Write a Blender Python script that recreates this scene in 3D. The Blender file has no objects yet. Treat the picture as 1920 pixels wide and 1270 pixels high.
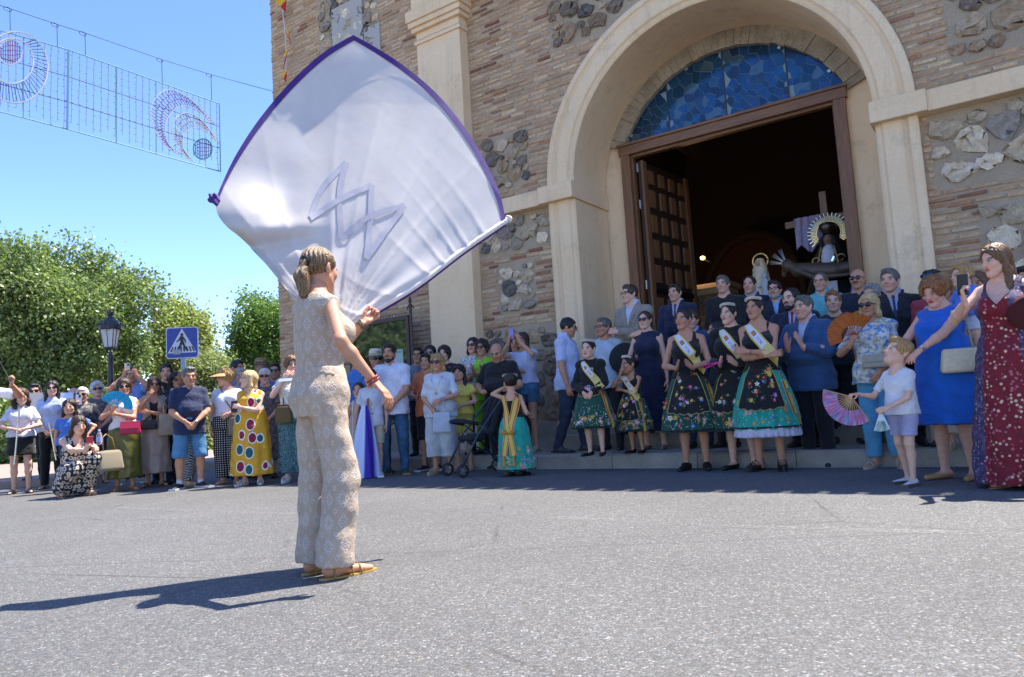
import bpy, bmesh, math, random
import numpy as np
from math import radians as R_, sin, cos, pi
from mathutils import Vector, Matrix
random.seed(7); rng = np.random.default_rng(7)
C = bpy.context.scene.collection
scene = bpy.context.scene
# ------------------------------------------------------------------ camera
FPX, PITCH, ROLL, CAMH = 1380.0, 0.0971802, 0.0594568, 0.7542415      # focal length in pixels of a 1920 px wide frame
FA = -0.5963011                                                        # bearing of the church front
cF = np.array([0, cos(PITCH), sin(PITCH)]); _r0 = np.array([1., 0, 0]); _u0 = np.cross(_r0, cF)
cR = cos(ROLL)*_r0 - sin(ROLL)*_u0; cU = sin(ROLL)*_r0 + cos(ROLL)*_u0
cC = np.array([0, 0, CAMH])
cam = bpy.data.cameras.new('camera'); camo = bpy.data.objects.new('camera', cam); C.objects.link(camo)
cam.sensor_width = 36; cam.lens = FPX/1920*36; cam.clip_end = 3000; cam.clip_start = .05
M = Matrix.Identity(4)
for i in range(3):
    M[i][0] = cR[i]; M[i][1] = cU[i]; M[i][2] = -cF[i]; M[i][3] = cC[i]
camo.matrix_world = M
scene.camera = camo
# ------------------------------------------------------------------ light
SUN_EL = R_(64.5); SUN_D = np.array([.875, .484, 0]); SUN_D /= np.linalg.norm(SUN_D)
sdir = Vector((SUN_D[0]*cos(SUN_EL), SUN_D[1]*cos(SUN_EL), sin(SUN_EL)))
world = bpy.data.worlds.new('World'); scene.world = world; world.use_nodes = True
wn = world.node_tree.nodes; wl = world.node_tree.links
sky = wn.new('ShaderNodeTexSky'); sky.sky_type = 'NISHITA'; sky.sun_disc = False
sky.sun_elevation = SUN_EL; sky.sun_rotation = math.atan2(SUN_D[0], SUN_D[1])
sky.air_density = 1.0; sky.dust_density = 0.2; sky.ozone_density = 4.0; sky.altitude = 500
wn['Background'].inputs[1].default_value = 0.112
hs_ = wn.new('ShaderNodeHueSaturation'); hs_.inputs['Saturation'].default_value = 1.12; hs_.inputs['Hue'].default_value = .512; wl.new(sky.outputs[0], hs_.inputs['Color']); wl.new(hs_.outputs[0], wn['Background'].inputs[0])
sl = bpy.data.lights.new('sun', 'SUN'); so = bpy.data.objects.new('sun', sl); C.objects.link(so)
sl.energy = 4.0; sl.angle = R_(.53); sl.color = (1, .94, .84)
so.rotation_euler = (-sdir).to_track_quat('-Z', 'Y').to_euler(); so.location = (0, 0, 30)
scene.view_settings.view_transform = 'Standard'; scene.view_settings.look = 'None'
scene.view_settings.exposure = 1.66; scene.view_settings.gamma = 1; scene.view_settings.use_curve_mapping = False
scene.render.engine = 'CYCLES'
scene.cycles.max_bounces = 8; scene.cycles.transparent_max_bounces = 12
# ------------------------------------------------------------------ helpers
def ray(x, y): return cF + cR*((x-960)/FPX) + cU*((635-y)/FPX)
def atY(x, y, Y):
    r = ray(x, y); t = Y/r[1]; return cC + r*t
def atD(x, y, d): return cC + ray(x, y)*d
def onz(x, y, z=0.):
    r = ray(x, y); return cC + r*((z-CAMH)/r[2])
def proj(P):
    d = np.asarray(P, float)-cC; z = d@cF
    return np.stack([960+FPX*(d@cR)/z, 635-FPX*(d@cU)/z], -1)
cu = np.array([cos(FA), sin(FA), 0]); cn = np.array([-sin(FA), cos(FA), 0])
def W(u, n, z): return cu*u + cn*n + np.array([0, 0, z])
def srgb(h):
    h = h.lstrip('#'); v = [int(h[i:i+2], 16)/255 for i in (0, 2, 4)]
    return tuple(x/12.92 if x <= .04045 else ((x+.055)/1.055)**2.4 for x in v)
def tag(o, label=None, cat=None, group=None, kind=None):
    if label: o['label'] = label
    if cat: o['category'] = cat
    if group: o['group'] = group
    if kind: o['kind'] = kind
    return o
def empty(name, loc=(0, 0, 0), rz=0., label=None, cat=None, group=None, kind=None):
    o = bpy.data.objects.new(name, None); C.objects.link(o); o.location = loc; o.rotation_euler = (0, 0, rz)
    o.empty_display_size = .1
    return tag(o, label, cat, group, kind)
def link(name, me, mat=None, parent=None, smooth=False, loc=None, color=None):
    o = bpy.data.objects.new(name, me); C.objects.link(o)
    if mat is not None and not me.materials: me.materials.append(mat)
    if parent is not None: o.parent = parent
    if loc is not None: o.location = loc
    if color is not None: o.color = (*color[:3], 1)
    if smooth: me.polygons.foreach_set('use_smooth', np.ones(len(me.polygons), bool))
    return o
def pm(name, verts, faces, mat=None, parent=None, smooth=False, loc=None, color=None, cols=None):
    """mesh object from arrays; faces: (n,3) / (n,4) array or list of lists"""
    me = bpy.data.meshes.new(name); verts = np.asarray(verts, np.float32).reshape(-1, 3)
    if isinstance(faces, np.ndarray):
        n, k = faces.shape
        me.vertices.add(len(verts)); me.vertices.foreach_set('co', verts.ravel())
        me.loops.add(n*k); me.loops.foreach_set('vertex_index', faces.astype(np.int32).ravel())
        me.polygons.add(n); me.polygons.foreach_set('loop_start', np.arange(0, n*k, k, dtype=np.int32))
        me.update(calc_edges=True)
    else:
        me.from_pydata([tuple(map(float, v)) for v in verts], [], [tuple(map(int, f)) for f in faces])
    if cols is not None:
        ca = me.color_attributes.new('Col', 'FLOAT_COLOR', 'POINT')
        cc = np.ones((len(verts), 4), np.float32); cc[:, :3] = cols; ca.data.foreach_set('color', cc.ravel())
    return link(name, me, mat, parent, smooth, loc, color)
class MB:
    """collects polygons for one mesh"""
    def __init__(s): s.v = []; s.f = []; s.c = []; s.n = 0
    def add(s, V, F, col=None):
        V = np.asarray(V, float).reshape(-1, 3)
        s.v.append(V); s.f += [tuple(int(i)+s.n for i in f) for f in F]
        s.c.append(np.tile(np.array(col if col is not None else (1, 1, 1), float)[:3], (len(V), 1))); s.n += len(V)
    def box(s, c, h, rot=None, col=None, taper=1.0):
        c = np.array(c, float); h = np.array(h, float)
        V = np.array([[x, y, z] for z in (-1, 1) for y in (-1, 1) for x in (-1, 1)], float)
        V[4:, :2] *= taper
        V = V*h
        if rot is not None: V = V@np.array(rot).T
        s.add(V+c, [(0, 2, 3, 1), (4, 5, 7, 6), (0, 1, 5, 4), (1, 3, 7, 5), (3, 2, 6, 7), (2, 0, 4, 6)], col)
    def tube(s, pts, r, k=6, col=None, cap=True):
        pts = np.asarray(pts, float); n = len(pts)
        rr = np.broadcast_to(np.asarray(r, float), (n,))
        T = np.gradient(pts, axis=0); T /= np.linalg.norm(T, axis=1)[:, None]+1e-12
        up = np.array([0, 0, 1.]) if abs(T[0][2]) < .9 else np.array([0, 1., 0])
        V = []; prev = None
        for i in range(n):
            a = np.cross(T[i], up) if prev is None else prev-T[i]*(prev@T[i])
            a /= np.linalg.norm(a)+1e-12; prev = a; b = np.cross(T[i], a)
            th = np.arange(k)*2*pi/k
            V.append(pts[i]+rr[i]*(np.cos(th)[:, None]*a+np.sin(th)[:, None]*b))
        F = []
        for i in range(n-1):
            for j in range(k): F.append((i*k+j, i*k+(j+1) % k, (i+1)*k+(j+1) % k, (i+1)*k+j))
        if cap: F += [tuple(range(k))[::-1], tuple((n-1)*k+j for j in range(k))]
        s.add(np.concatenate(V), F, col)
    def lathe(s, prof, c=(0, 0, 0), k=16, col=None, rot=None, a0=0, a1=2*pi, sx=1, sy=1):
        prof = np.asarray(prof, float); full = abs(a1-a0-2*pi) < 1e-6
        th = np.linspace(a0, a1, k, endpoint=not full)
        V = np.stack([np.outer(prof[:, 0], np.cos(th))*sx, np.outer(prof[:, 0], np.sin(th))*sy, np.repeat(prof[:, 1][:, None], k, 1)], -1).reshape(-1, 3)
        if rot is not None: V = V@np.array(rot).T
        F = []
        for i in range(len(prof)-1):
            for j in range(k if full else k-1): F.append((i*k+j, i*k+(j+1) % k, (i+1)*k+(j+1) % k, (i+1)*k+j))
        s.add(V+np.array(c, float), F, col)
    def prism(s, poly, axis, d0, d1, col=None):
        """poly: list of 2d points in the two other axes (ccw), extruded along axis from d0 to d1"""
        n = len(poly); V = []
        for d in (d0, d1):
            for p in poly:
                q = [0, 0, 0]; o = [i for i in range(3) if i != axis]; q[o[0]] = p[0]; q[o[1]] = p[1]; q[axis] = d; V.append(q)
        F = [tuple(range(n))[::-1], tuple(range(n, 2*n))]+[(i, (i+1) % n, n+(i+1) % n, n+i) for i in range(n)]
        s.add(V, F, col)
    def build(s, name, mat=None, parent=None, smooth=False, loc=None, color=None, xf=None):
        V = np.concatenate(s.v); c = np.concatenate(s.c)
        if xf is not None: V = V@np.array(xf)[:3, :3].T+np.array(xf)[:3, 3]
        o = pm(name, V, s.f, mat, parent, smooth, loc, color, cols=c)
        bm = bmesh.new(); bm.from_mesh(o.data); bmesh.ops.recalc_face_normals(bm, faces=bm.faces); bm.to_mesh(o.data); bm.free()
        return o
def rotz(a): return np.array([[cos(a), -sin(a), 0], [sin(a), cos(a), 0], [0, 0, 1.]])
def rotx(a): return np.array([[1, 0, 0], [0, cos(a), -sin(a)], [0, sin(a), cos(a)]])
def roty(a): return np.array([[cos(a), 0, sin(a)], [0, 1., 0], [-sin(a), 0, cos(a)]])
def basis(d, up=(0, 0, 1)):
    """columns x,y,z with z along d"""
    z = np.array(d, float); z /= np.linalg.norm(z); up = np.array(up, float)
    x = np.cross(up, z)
    if np.linalg.norm(x) < 1e-4: x = np.cross((1., 0, 0), z)
    x /= np.linalg.norm(x); y = np.cross(z, x); return np.stack([x, y, z], 1)
# ------------------------------------------------------------------ materials
MATS = {}
class NT:
    def __init__(s, name):
        s.m = bpy.data.materials.new(name); s.m.use_nodes = True; s.t = s.m.node_tree; s.n = s.t.nodes; s.b = s.n['Principled BSDF']; s.o = s.n['Material Output']
    def N(s, typ, **kw):
        n = s.n.new('ShaderNode'+typ)
        for k, v in kw.items():
            if k in ('operation', 'blend_type', 'data_type', 'feature', 'distance', 'attribute_name', 'interpolation', 'wave_type', 'bands_direction', 'noise_dimensions', 'clamp', 'wave_profile', 'voronoi_dimensions', 'attribute_type'): setattr(n, k, v)
            else: s.put(n, k, v)
        return n
    def put(s, n, k, v):
        inp = n.inputs[int(k[1:])] if k[0] == 'i' and k[1:].isdigit() else n.inputs[k.replace('_', ' ')]
        if isinstance(v, bpy.types.NodeSocket): s.t.links.new(v, inp)
        elif isinstance(v, (tuple, list)) and len(v) == 3 and inp.type == 'RGBA': inp.default_value = (*v, 1)
        else: inp.default_value = v
    def math(s, op, a, b=None, c=None):
        n = s.n.new('ShaderNodeMath'); n.operation = op
        for i, v in enumerate((a, b, c)):
            if v is None: continue
            if isinstance(v, bpy.types.NodeSocket): s.t.links.new(v, n.inputs[i])
            else: n.inputs[i].default_value = v
        return n.outputs[0]
    def mix(s, f, a, b, mode='MIX'):
        n = s.n.new('ShaderNodeMix'); n.data_type = 'RGBA'; n.blend_type = mode
        for sock, v in ((n.inputs[0], f), (n.inputs[6], a), (n.inputs[7], b)):
            if isinstance(v, bpy.types.NodeSocket): s.t.links.new(v, sock)
            elif isinstance(v, (tuple, list)): sock.default_value = (*v[:3], 1)
            else: sock.default_value = v
        return n.outputs[2]
    def ramp(s, f, pts, const=False):
        n = s.n.new('ShaderNodeValToRGB'); s.t.links.new(f, n.inputs[0]); e = n.color_ramp.elements
        if const: n.color_ramp.interpolation = 'CONSTANT'
        while len(e) < len(pts): e.new(.5)
        for i, (p, c) in enumerate(pts): e[i].position = p; e[i].color = (*(c if isinstance(c, (tuple, list)) else (c, c, c)), 1)
        return n.outputs[0]
    def obj(s): return s.N('TexCoord').outputs['Object']
    def mapping(s, v, scale=(1, 1, 1), rot=(0, 0, 0), loc=(0, 0, 0)):
        n = s.n.new('ShaderNodeMapping'); s.t.links.new(v, n.inputs[0]); n.inputs['Scale'].default_value = scale; n.inputs['Rotation'].default_value = rot; n.inputs['Location'].default_value = loc
        return n.outputs[0]
    def noise(s, scale, detail=4, rough=.6, v=None, out=0):
        n = s.n.new('ShaderNodeTexNoise'); n.inputs['Scale'].default_value = scale; n.inputs['Detail'].default_value = detail; n.inputs['Roughness'].default_value = rough
        if v is not None: s.t.links.new(v, n.inputs[0])
        return n.outputs[out]
    def bump(s, h, strength=.3, dist=.01, normal=None):
        n = s.n.new('ShaderNodeBump'); n.inputs['Strength'].default_value = strength; n.inputs['Distance'].default_value = dist
        s.t.links.new(h, n.inputs['Height'])
        if normal is not None: s.t.links.new(normal, n.inputs['Normal'])
        return n.outputs[0]
    def fin(s, col=None, rough=None, metal=None, normal=None, **kw):
        if col is not None: s.put(s.b, 'Base_Color', col)
        if rough is not None: s.put(s.b, 'Roughness', rough)
        if metal is not None: s.put(s.b, 'Metallic', metal)
        if normal is not None: s.put(s.b, 'Normal', normal)
        for k, v in kw.items(): s.put(s.b, k, v)
        MATS[s.m.name] = s.m; return s.m
def simple(name, col, rough=.6, metal=0., noise=.12, scale=30, bump=.0, **kw):
    if name in MATS: return MATS[name]
    t = NT(name); n = t.noise(scale, v=t.obj())
    c = t.mix(1.0, col, t.ramp(n, [(.25, 1-noise), (.75, 1+noise)]), 'MULTIPLY')
    return t.fin(c, rough, metal, t.bump(n, bump, .01) if bump else None, **kw)
def objcol(t):
    return t.N('ObjectInfo').outputs['Color']
def attcol(t, name='Col'):
    return t.N('Attribute', attribute_name=name).outputs['Color']
t = NT('streaked_hair'); v = t.mapping(t.obj(), (190, 190, 9)); n1 = t.noise(1.0, 4, .65, v)
c = t.ramp(n1, [(.30, (.035, .018, .008)), (.48, (.13, .075, .035)), (.62, (.27, .165, .08)), (.75, (.46, .31, .16))]); HAIRS = t.fin(c, .38, None, t.bump(n1, .8, .006))
# fabric with the colour of its object
t = NT('fabric'); v = t.obj(); n1 = t.noise(9, 3, .6, v); n2 = t.noise(420, 2, .6, v)
c = t.mix(1.0, objcol(t), t.ramp(n1, [(.25, .80), (.75, 1.12)]), 'MULTIPLY')
c = t.mix(1.0, c, t.ramp(n2, [(.3, .88), (.7, 1.1)]), 'MULTIPLY')
FABRIC = t.fin(c, .85, None, t.bump(t.noise(16, 5, .65, v), .8, .025), Sheen_Weight=.15)
t = NT('satin'); v = t.obj()
SATIN = t.fin(t.mix(1.0, objcol(t), t.ramp(t.noise(9, 3, .6, v), [(.25, .88), (.75, 1.1)]), 'MULTIPLY'), .42, None, t.bump(t.noise(18, 3, .6, v), .4, .02))
t = NT('skin'); v = t.obj(); n1 = t.noise(34, 5, .65, v)
c = t.mix(1.0, attcol(t), t.ramp(n1, [(.25, .84), (.75, 1.10)]), 'MULTIPLY')
SKIN = t.fin(c, .56, None, t.bump(t.noise(300, 2, .5, v), .08, .004), Subsurface_Weight=.08, Subsurface_Scale=.01)
t = NT('hair'); v = t.mapping(t.obj(), (160, 160, 7)); n1 = t.noise(1.0, 3, .6, v)
c = t.mix(1.0, objcol(t), t.ramp(n1, [(.3, .45), (.5, .95), (.72, 1.7)]), 'MULTIPLY')
HAIR = t.fin(c, .42, None, t.bump(n1, .7, .008))
t = NT('plain_paint'); v = t.obj()
PAINT = t.fin(t.mix(1.0, objcol(t), t.ramp(t.noise(25, 3, .6, v), [(.25, .9), (.75, 1.08)]), 'MULTIPLY'), .5, None, t.bump(t.noise(120, 3, .6, v), .1, .004))
t = NT('glossy_paint'); GLOSS = t.fin(t.mix(1.0, objcol(t), t.ramp(t.noise(40, 3, .6, t.obj()), [(.25, .9), (.75, 1.1)]), 'MULTIPLY'), .22)
t = NT('vertex_paint'); VPAINT = t.fin(t.mix(1.0, attcol(t), t.ramp(t.noise(60, 3, .6, t.obj()), [(.25, .88), (.75, 1.1)]), 'MULTIPLY'), .7)
t = NT('leather'); v = t.obj(); LEATHER = t.fin(t.mix(1.0, objcol(t), t.ramp(t.noise(40, 4, .6, v), [(.25, .82), (.75, 1.12)]), 'MULTIPLY'), .5, None, t.bump(t.noise(180, 3, .6, v), .25, .004))
t = NT('metal_part'); METAL = t.fin(objcol(t), .3, 1.0, t.bump(t.noise(80, 2, .5, t.obj()), .05, .003))
t = NT('dark_lens'); LENS = t.fin((.008, .008, .01), .08, None, None, Coat_Weight=.5)
# ================================================================== materials of the place
t = NT('asphalt'); v = t.obj()
vo = t.N('TexVoronoi', Scale=112.0, Vector=v); vo2 = t.N('TexVoronoi', Scale=300.0, Vector=v)
sep = t.N('SeparateColor', Color=vo.outputs['Color']); sep2 = t.N('SeparateColor', Color=vo2.outputs['Color'])
agg = t.ramp(sep.outputs[0], [(0, .080), (.35, .104), (.65, .126), (.93, .165), (.99, .27)])
tint = t.mix(t.ramp(sep.outputs[1], [(.75, 0), (.95, .55)]), (1, 1, 1), (1.25, 1.0, .78))
fine = t.ramp(sep2.outputs[2], [(0, .80), (.5, 1.0), (1, 1.2)])
gap = t.ramp(vo.outputs['Distance'], [(.30, 1.0), (.62, .74)])
big = t.ramp(t.noise(.55, 5, .6, v), [(.3, .86), (.7, 1.13)])
c = t.mix(1, t.mix(1, t.mix(1, t.mix(1, agg, tint, 'MULTIPLY'), fine, 'MULTIPLY'), gap, 'MULTIPLY'), big, 'MULTIPLY')
# worn line scuffs and a joint across the lane (world metres)
sx = t.N('SeparateXYZ', Vector=v)
nz = t.math('MULTIPLY', t.math('SUBTRACT', t.noise(3.0, 4, .7, v), .5), .25)
crk = t.math('ABSOLUTE', t.math('ADD', t.math('SUBTRACT', sx.outputs[1], t.math('ADD', 4.12, t.math('MULTIPLY', sx.outputs[0], -.12))), t.math('MULTIPLY', nz, .35)))
c = t.mix(t.ramp(crk, [(.004, .38), (.014, 0)]), c, (.03, .03, .032))
wv = t.N('TexVoronoi', Scale=.42, Vector=t.mix(.06, v, t.noise(2.2, 5, .65, v, 1))); wv.feature = 'DISTANCE_TO_EDGE'
ck = t.math('MULTIPLY', t.ramp(wv.outputs['Distance'], [(.0018, 1), (.005, 0)]), t.ramp(t.noise(.8, 3, .6, v), [(.48, 0), (.6, .75)]))
c = t.mix(ck, c, (.028, .028, .03)); c = t.mix(t.ramp(t.noise(1.3, 6, .7, t.mapping(v, (1, 1.8, 1), (0, 0, .4))), [(.60, 0), (.72, .35)]), c, (.055, .055, .056))
h = t.math('ADD', t.math('MULTIPLY', vo.outputs['Distance'], -1.0), t.math('MULTIPLY', t.noise(400, 2, .5, v), .35))
ASPHALT = t.fin(c, .78, None, t.bump(h, .55, .006))
t = NT('worn_paint'); v = t.obj()
AL = t.N('BsdfTransparent'); mx = t.N('MixShader'); msk = t.math('MULTIPLY', t.ramp(t.noise(26, 5, .75, v), [(.46, 0), (.64, .36)]), t.ramp(t.noise(1.6, 3, .6, v), [(.35, .15), (.6, 1)]))
t.t.links.new(msk, mx.inputs[0]); t.t.links.new(AL.outputs[0], mx.inputs[1]); t.t.links.new(t.b.outputs[0], mx.inputs[2]); t.t.links.new(mx.outputs[0], t.o.inputs[0])
WORN = t.fin((.42, .42, .41), .8)
t = NT('kerb_stone'); v = t.obj()
c = t.mix(t.ramp(t.noise(3.0, 5, .65, v), [(.35, 0), (.7, 1)]), (.23, .20, .165), (.34, .305, .255)); c = t.mix(1, c, t.ramp(t.noise(120, 2, .6, v), [(.3, .8), (.7, 1.15)]), 'MULTIPLY')
KERB = t.fin(c, .85, None, t.bump(t.noise(60, 4, .6, v), .25, .01))
t = NT('paving'); v = t.obj(); b = t.N('TexBrick', Vector=v, Scale=1.0, Color1=(.27, .245, .21), Color2=(.33, .30, .255), Mortar=(.15, .135, .12)); b.inputs['Mortar Size'].default_value = .008; b.inputs['Brick Width'].default_value = .4; b.inputs['Row Height'].default_value = .4
PAVE = t.fin(t.mix(1, b.outputs[0], t.ramp(t.noise(14, 5, .65, v), [(.3, .85), (.7, 1.1)]), 'MULTIPLY'), .85)
t = NT('pink_paving'); v = t.obj(); b = t.N('TexBrick', Vector=v, Scale=1.0, Color1=(.34, .235, .195), Color2=(.29, .20, .165), Mortar=(.24, .22, .20)); b.inputs['Mortar Size'].default_value = .012; b.inputs['Brick Width'].default_value = .3; b.inputs['Row Height'].default_value = .15
PINK = t.fin(t.mix(1, b.outputs[0], t.ramp(t.noise(14, 5, .65, v), [(.3, .85), (.7, 1.1)]), 'MULTIPLY'), .85)
t = NT('mortar'); v = t.obj()
c = t.mix(t.ramp(t.noise(2.2, 6, .65, v), [(.3, 0), (.7, 1)]), (.44, .335, .23), (.54, .425, .30)); c = t.mix(1, c, t.ramp(t.noise(70, 3, .7, v), [(.3, .72), (.7, 1.12)]), 'MULTIPLY')
MORTAR = t.fin(c, .95, None, t.bump(t.noise(45, 6, .7, v), .8, .03))
t = NT('plaster'); v = t.obj()
c = t.mix(t.ramp(t.noise(1.1, 5, .6, v), [(.3, 0), (.7, 1)]), (.80, .575, .345), (.87, .655, .425))
c = t.mix(t.ramp(t.noise(1.0, 5, .7, t.mapping(v, (7, 7, .5))), [(.52, 0), (.75, .38)]), c, (.46, .36, .25))
c = t.mix(1, c, t.ramp(t.noise(55, 3, .6, v), [(.3, .92), (.7, 1.05)]), 'MULTIPLY')
bv = t.N('Bevel'); bv.samples = 4; bv.inputs['Radius'].default_value = .022
c = t.mix(t.math('MULTIPLY', t.ramp(t.noise(2.4, 6, .75, v), [(.56, 0), (.66, 1)]), .30), c, (.42, .31, .20))
PLASTER = t.fin(c, .88, None, t.bump(t.noise(9, 6, .62, v), .30, .03, bv.outputs[0]))
t = NT('old_plaster'); v = t.obj()
c = t.mix(t.ramp(t.noise(3, 6, .7, v), [(.35, 0), (.65, 1)]), (.36, .28, .19), (.55, .44, .31))
OLDPL = t.fin(t.mix(1, c, t.ramp(t.noise(40, 4, .7, v), [(.3, .75), (.7, 1.1)]), 'MULTIPLY'), .95, None, t.bump(t.noise(16, 7, .72, v), 1.0, .05))
def brickmat(name, src):
    t = NT(name); v = t.obj(); base = src(t)
    c = t.mix(1, base, t.ramp(t.noise(22, 5, .7, v), [(.28, .68), (.72, 1.2)]), 'MULTIPLY')
    c = t.mix(t.ramp(t.noise(11, 5, .7, v), [(.62, 0), (.76, .35)]), c, (.50, .39, .27))
    return t.fin(c, .92, None, t.bump(t.noise(60, 5, .7, v), .7, .012))
BRICK1 = brickmat('brick_single', objcol); BRICKM = brickmat('brick_mass', attcol)
t = NT('rubble_stone'); v = t.obj()
c = t.mix(1, objcol(t), t.ramp(t.noise(16, 6, .72, v), [(.25, .6), (.5, 1.0), (.75, 1.45)]), 'MULTIPLY')
c = t.mix(t.ramp(t.noise(6, 5, .7, v), [(.55, 0), (.72, .6)]), c, (.60, .56, .50))
STONE = t.fin(c, .9, None, t.bump(t.noise(38, 6, .7, v), .9, .03))
t = NT('door_wood'); v = t.obj(); n1 = t.noise(1.0, 6, .7, t.mapping(v, (38, 38, 2.2)))
c = t.ramp(n1, [(.3, (.13, .055, .024)), (.55, (.22, .10, .044)), (.75, (.32, .155, .072))])
WOOD = t.fin(c, .5, None, t.bump(n1, .25, .008))
t = NT('cross_wood'); v = t.obj(); n1 = t.noise(1.0, 6, .7, t.mapping(v, (2.2, 38, 38))); WOODH = t.fin(t.ramp(n1, [(.3, (.13, .055, .024)), (.55, (.22, .10, .044)), (.75, (.32, .155, .072))]), .5, None, t.bump(n1, .25, .008))
t = NT('lunette_glass'); WIN = t.fin(t.mix(.5, objcol(t), t.ramp(t.noise(7, 4, .6, t.obj()), [(.3, .6), (.7, 1.3)]), 'MULTIPLY'), .10, .5)
# ================================================================== the ground
def sheet(name, pts, z, mat, kind='structure'):
    o = pm(name, [(p[0], p[1], z) for p in pts], [tuple(range(len(pts)))], mat); tag(o, kind=kind); return o
sheet('ground', [(-400, -200), (400, -200), (400, 600), (-400, 600)], -.02, simple('dry_ground', (.30, .25, .18), .95, noise=.25, scale=1.5))
sheet('road', [(-60, -40), (60, -40), (60, 60), (-60, 60)], 0, ASPHALT)
tag(bpy.data.objects['ground'], 'dry earth spreading to the horizon around the street', 'ground'); tag(bpy.data.objects['road'], 'grey asphalt road with pale aggregate in full sun', 'road')
KN = 7.92
def strip(name, pts, w, mat, z=.004, label=None):
    m = MB()
    for i in range(len(pts)-1):
        a, b = np.array(pts[i], float), np.array(pts[i+1], float); d = (b-a)/np.linalg.norm(b-a); nn = np.array([-d[1], d[0]])*w/2
        m.add([(*(a-nn), z), (*(b-nn), z), (*(b+nn), z), (*(a+nn), z)], [(0, 1, 2, 3)])
    o = m.build(name, mat); tag(o, label, 'road marking', kind='structure'); return o
_a = [onz(x, y)[:2] for x, y in ((1030, 971), (1200, 977), (1400, 988), (1640, 996), (1930, 1003))]
strip('road_marking', _a, .10, WORN, .004, 'faded white line worn into the asphalt in front of the church')
_a = [onz(x, y)[:2] for x, y in ((215, 953), (330, 957), (450, 961), (556, 964))]
strip('road_marking', _a, .09, WORN, .004, 'faded white line worn into the asphalt before the left hand spectators')
LKERB = simple('white_line', (.50, .50, .48), .8, noise=.3)
strip('gutter_line', [W(-12, KN-.05, 0)[:2], W(9, KN-.05, 0)[:2]], .05, LKERB, .005, 'thin pale gutter line along the foot of the church kerb')
# pavement before the church: slab with separate kerb stones
pv = MB(); P = [W(-13.5, KN+.25, 0), W(9, KN+.25, 0), W(9, 9.7, 0), W(-13.5, 9.7, 0)]
pv.add([(p[0], p[1], z) for z in (0, .168) for p in P], [(4, 5, 6, 7), (0, 1, 5, 4), (2, 3, 7, 6), (1, 2, 6, 5), (3, 0, 4, 7)])
pave = pv.build('pavement', PAVE); tag(pave, 'raised stone pavement along the church front', 'pavement', kind='structure')
ks = 1.05; k = 0; uu = -13.5
while uu < 6:
    m = MB(); a, b = uu+.004, uu+ks-.004
    P = [W(a, KN+.012, 0), W(b, KN+.012, 0), W(b, KN+.25, 0), W(a, KN+.25, 0)]; P2 = [W(a, KN, 0), W(b, KN, 0), W(b, KN+.25, 0), W(a, KN+.25, 0)]; P3 = [W(a, KN+.03, 0), W(b, KN+.03, 0), W(b, KN+.25, 0), W(a, KN+.25, 0)]
    dz = rng.uniform(-.004, .004)
    m.add([(*p[:2], 0) for p in P2]+[(*p[:2], .150+dz) for p in P2]+[(*p[:2], .172+dz) for p in P3], [(4, 5, 9, 8), (8, 9, 10, 11), (0, 1, 5, 4), (1, 2, 10, 9, 5), (3, 0, 4, 8, 11)])
    m.build('kerb_stone', KERB, pave); uu += ks
# far pavement at the left
m = MB(); P = [(-40, 11.75), (-6.9, 11.75), (-6.2, 30), (-40, 30)]
m.add([(*p, z) for z in (0, .11) for p in P], [(4, 5, 6, 7), (0, 1, 5, 4), (1, 2, 6, 5)])
tag(m.build('pavement', PINK), 'sunlit pinkish paved footpath behind the band at the left', 'pavement', kind='structure')
# ================================================================== the church
O_U, O_N = -3.15, 9.66
church = empty('church', W(O_U, O_N, 0), FA, 'brick and rubble stone church with plastered round arched portal and dark open doorway', 'church')
def L(u, n, z): return np.array([u-O_U, n-O_N, z])
def LV(pts): return [L(*p) for p in pts]
CZ, RI, RO = 4.13, 2.06, 2.52
# wall sheet round the portal opening, with side wall and top, and the nave behind it
m = MB(); ZT = 9.9; ZN = 7.82; UL, UR, UM = -12.25, 9.0, -7.05; rh = 2.3
def q(p0, p1, p2, p3): m.add(LV([p0, p1, p2, p3]), [(0, 1, 2, 3)])
n0 = 9.66
q((UL, n0, 0), (UM, n0, 0), (UM, n0, ZT), (UL, n0, ZT)); q((UM, n0, 0), (O_U-rh, n0, 0), (O_U-rh, n0, ZN), (UM, n0, ZN)); q((O_U+rh, n0, 0), (UR, n0, 0), (UR, n0, ZN), (O_U+rh, n0, ZN))
th = np.linspace(pi, 0, 33)
for i in range(32):
    a, b = th[i], th[i+1]
    q((O_U+rh*cos(a), n0, CZ+rh*sin(a)), (O_U+rh*cos(b), n0, CZ+rh*sin(b)), (O_U+rh*cos(b), n0, ZN), (O_U+rh*cos(a), n0, ZN))
q((UL, n0, 0), (UL, n0, ZT), (UL, 24, ZT), (UL, 24, 0)); q((UR, n0, 0), (UR, 24, 0), (UR, 24, ZN), (UR, n0, ZN)); q((UL, 24, 0), (UR, 24, 0), (UR, 24, ZN), (UL, 24, ZN)); q((UM, n0, ZN-.2), (UM, 24, ZN-.2), (UM, 24, ZT), (UM, n0, ZT))
wall = m.build('wall', MORTAR, church)
CLAYT = simple('clay_tile', (.38, .20, .12), .9)
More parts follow.
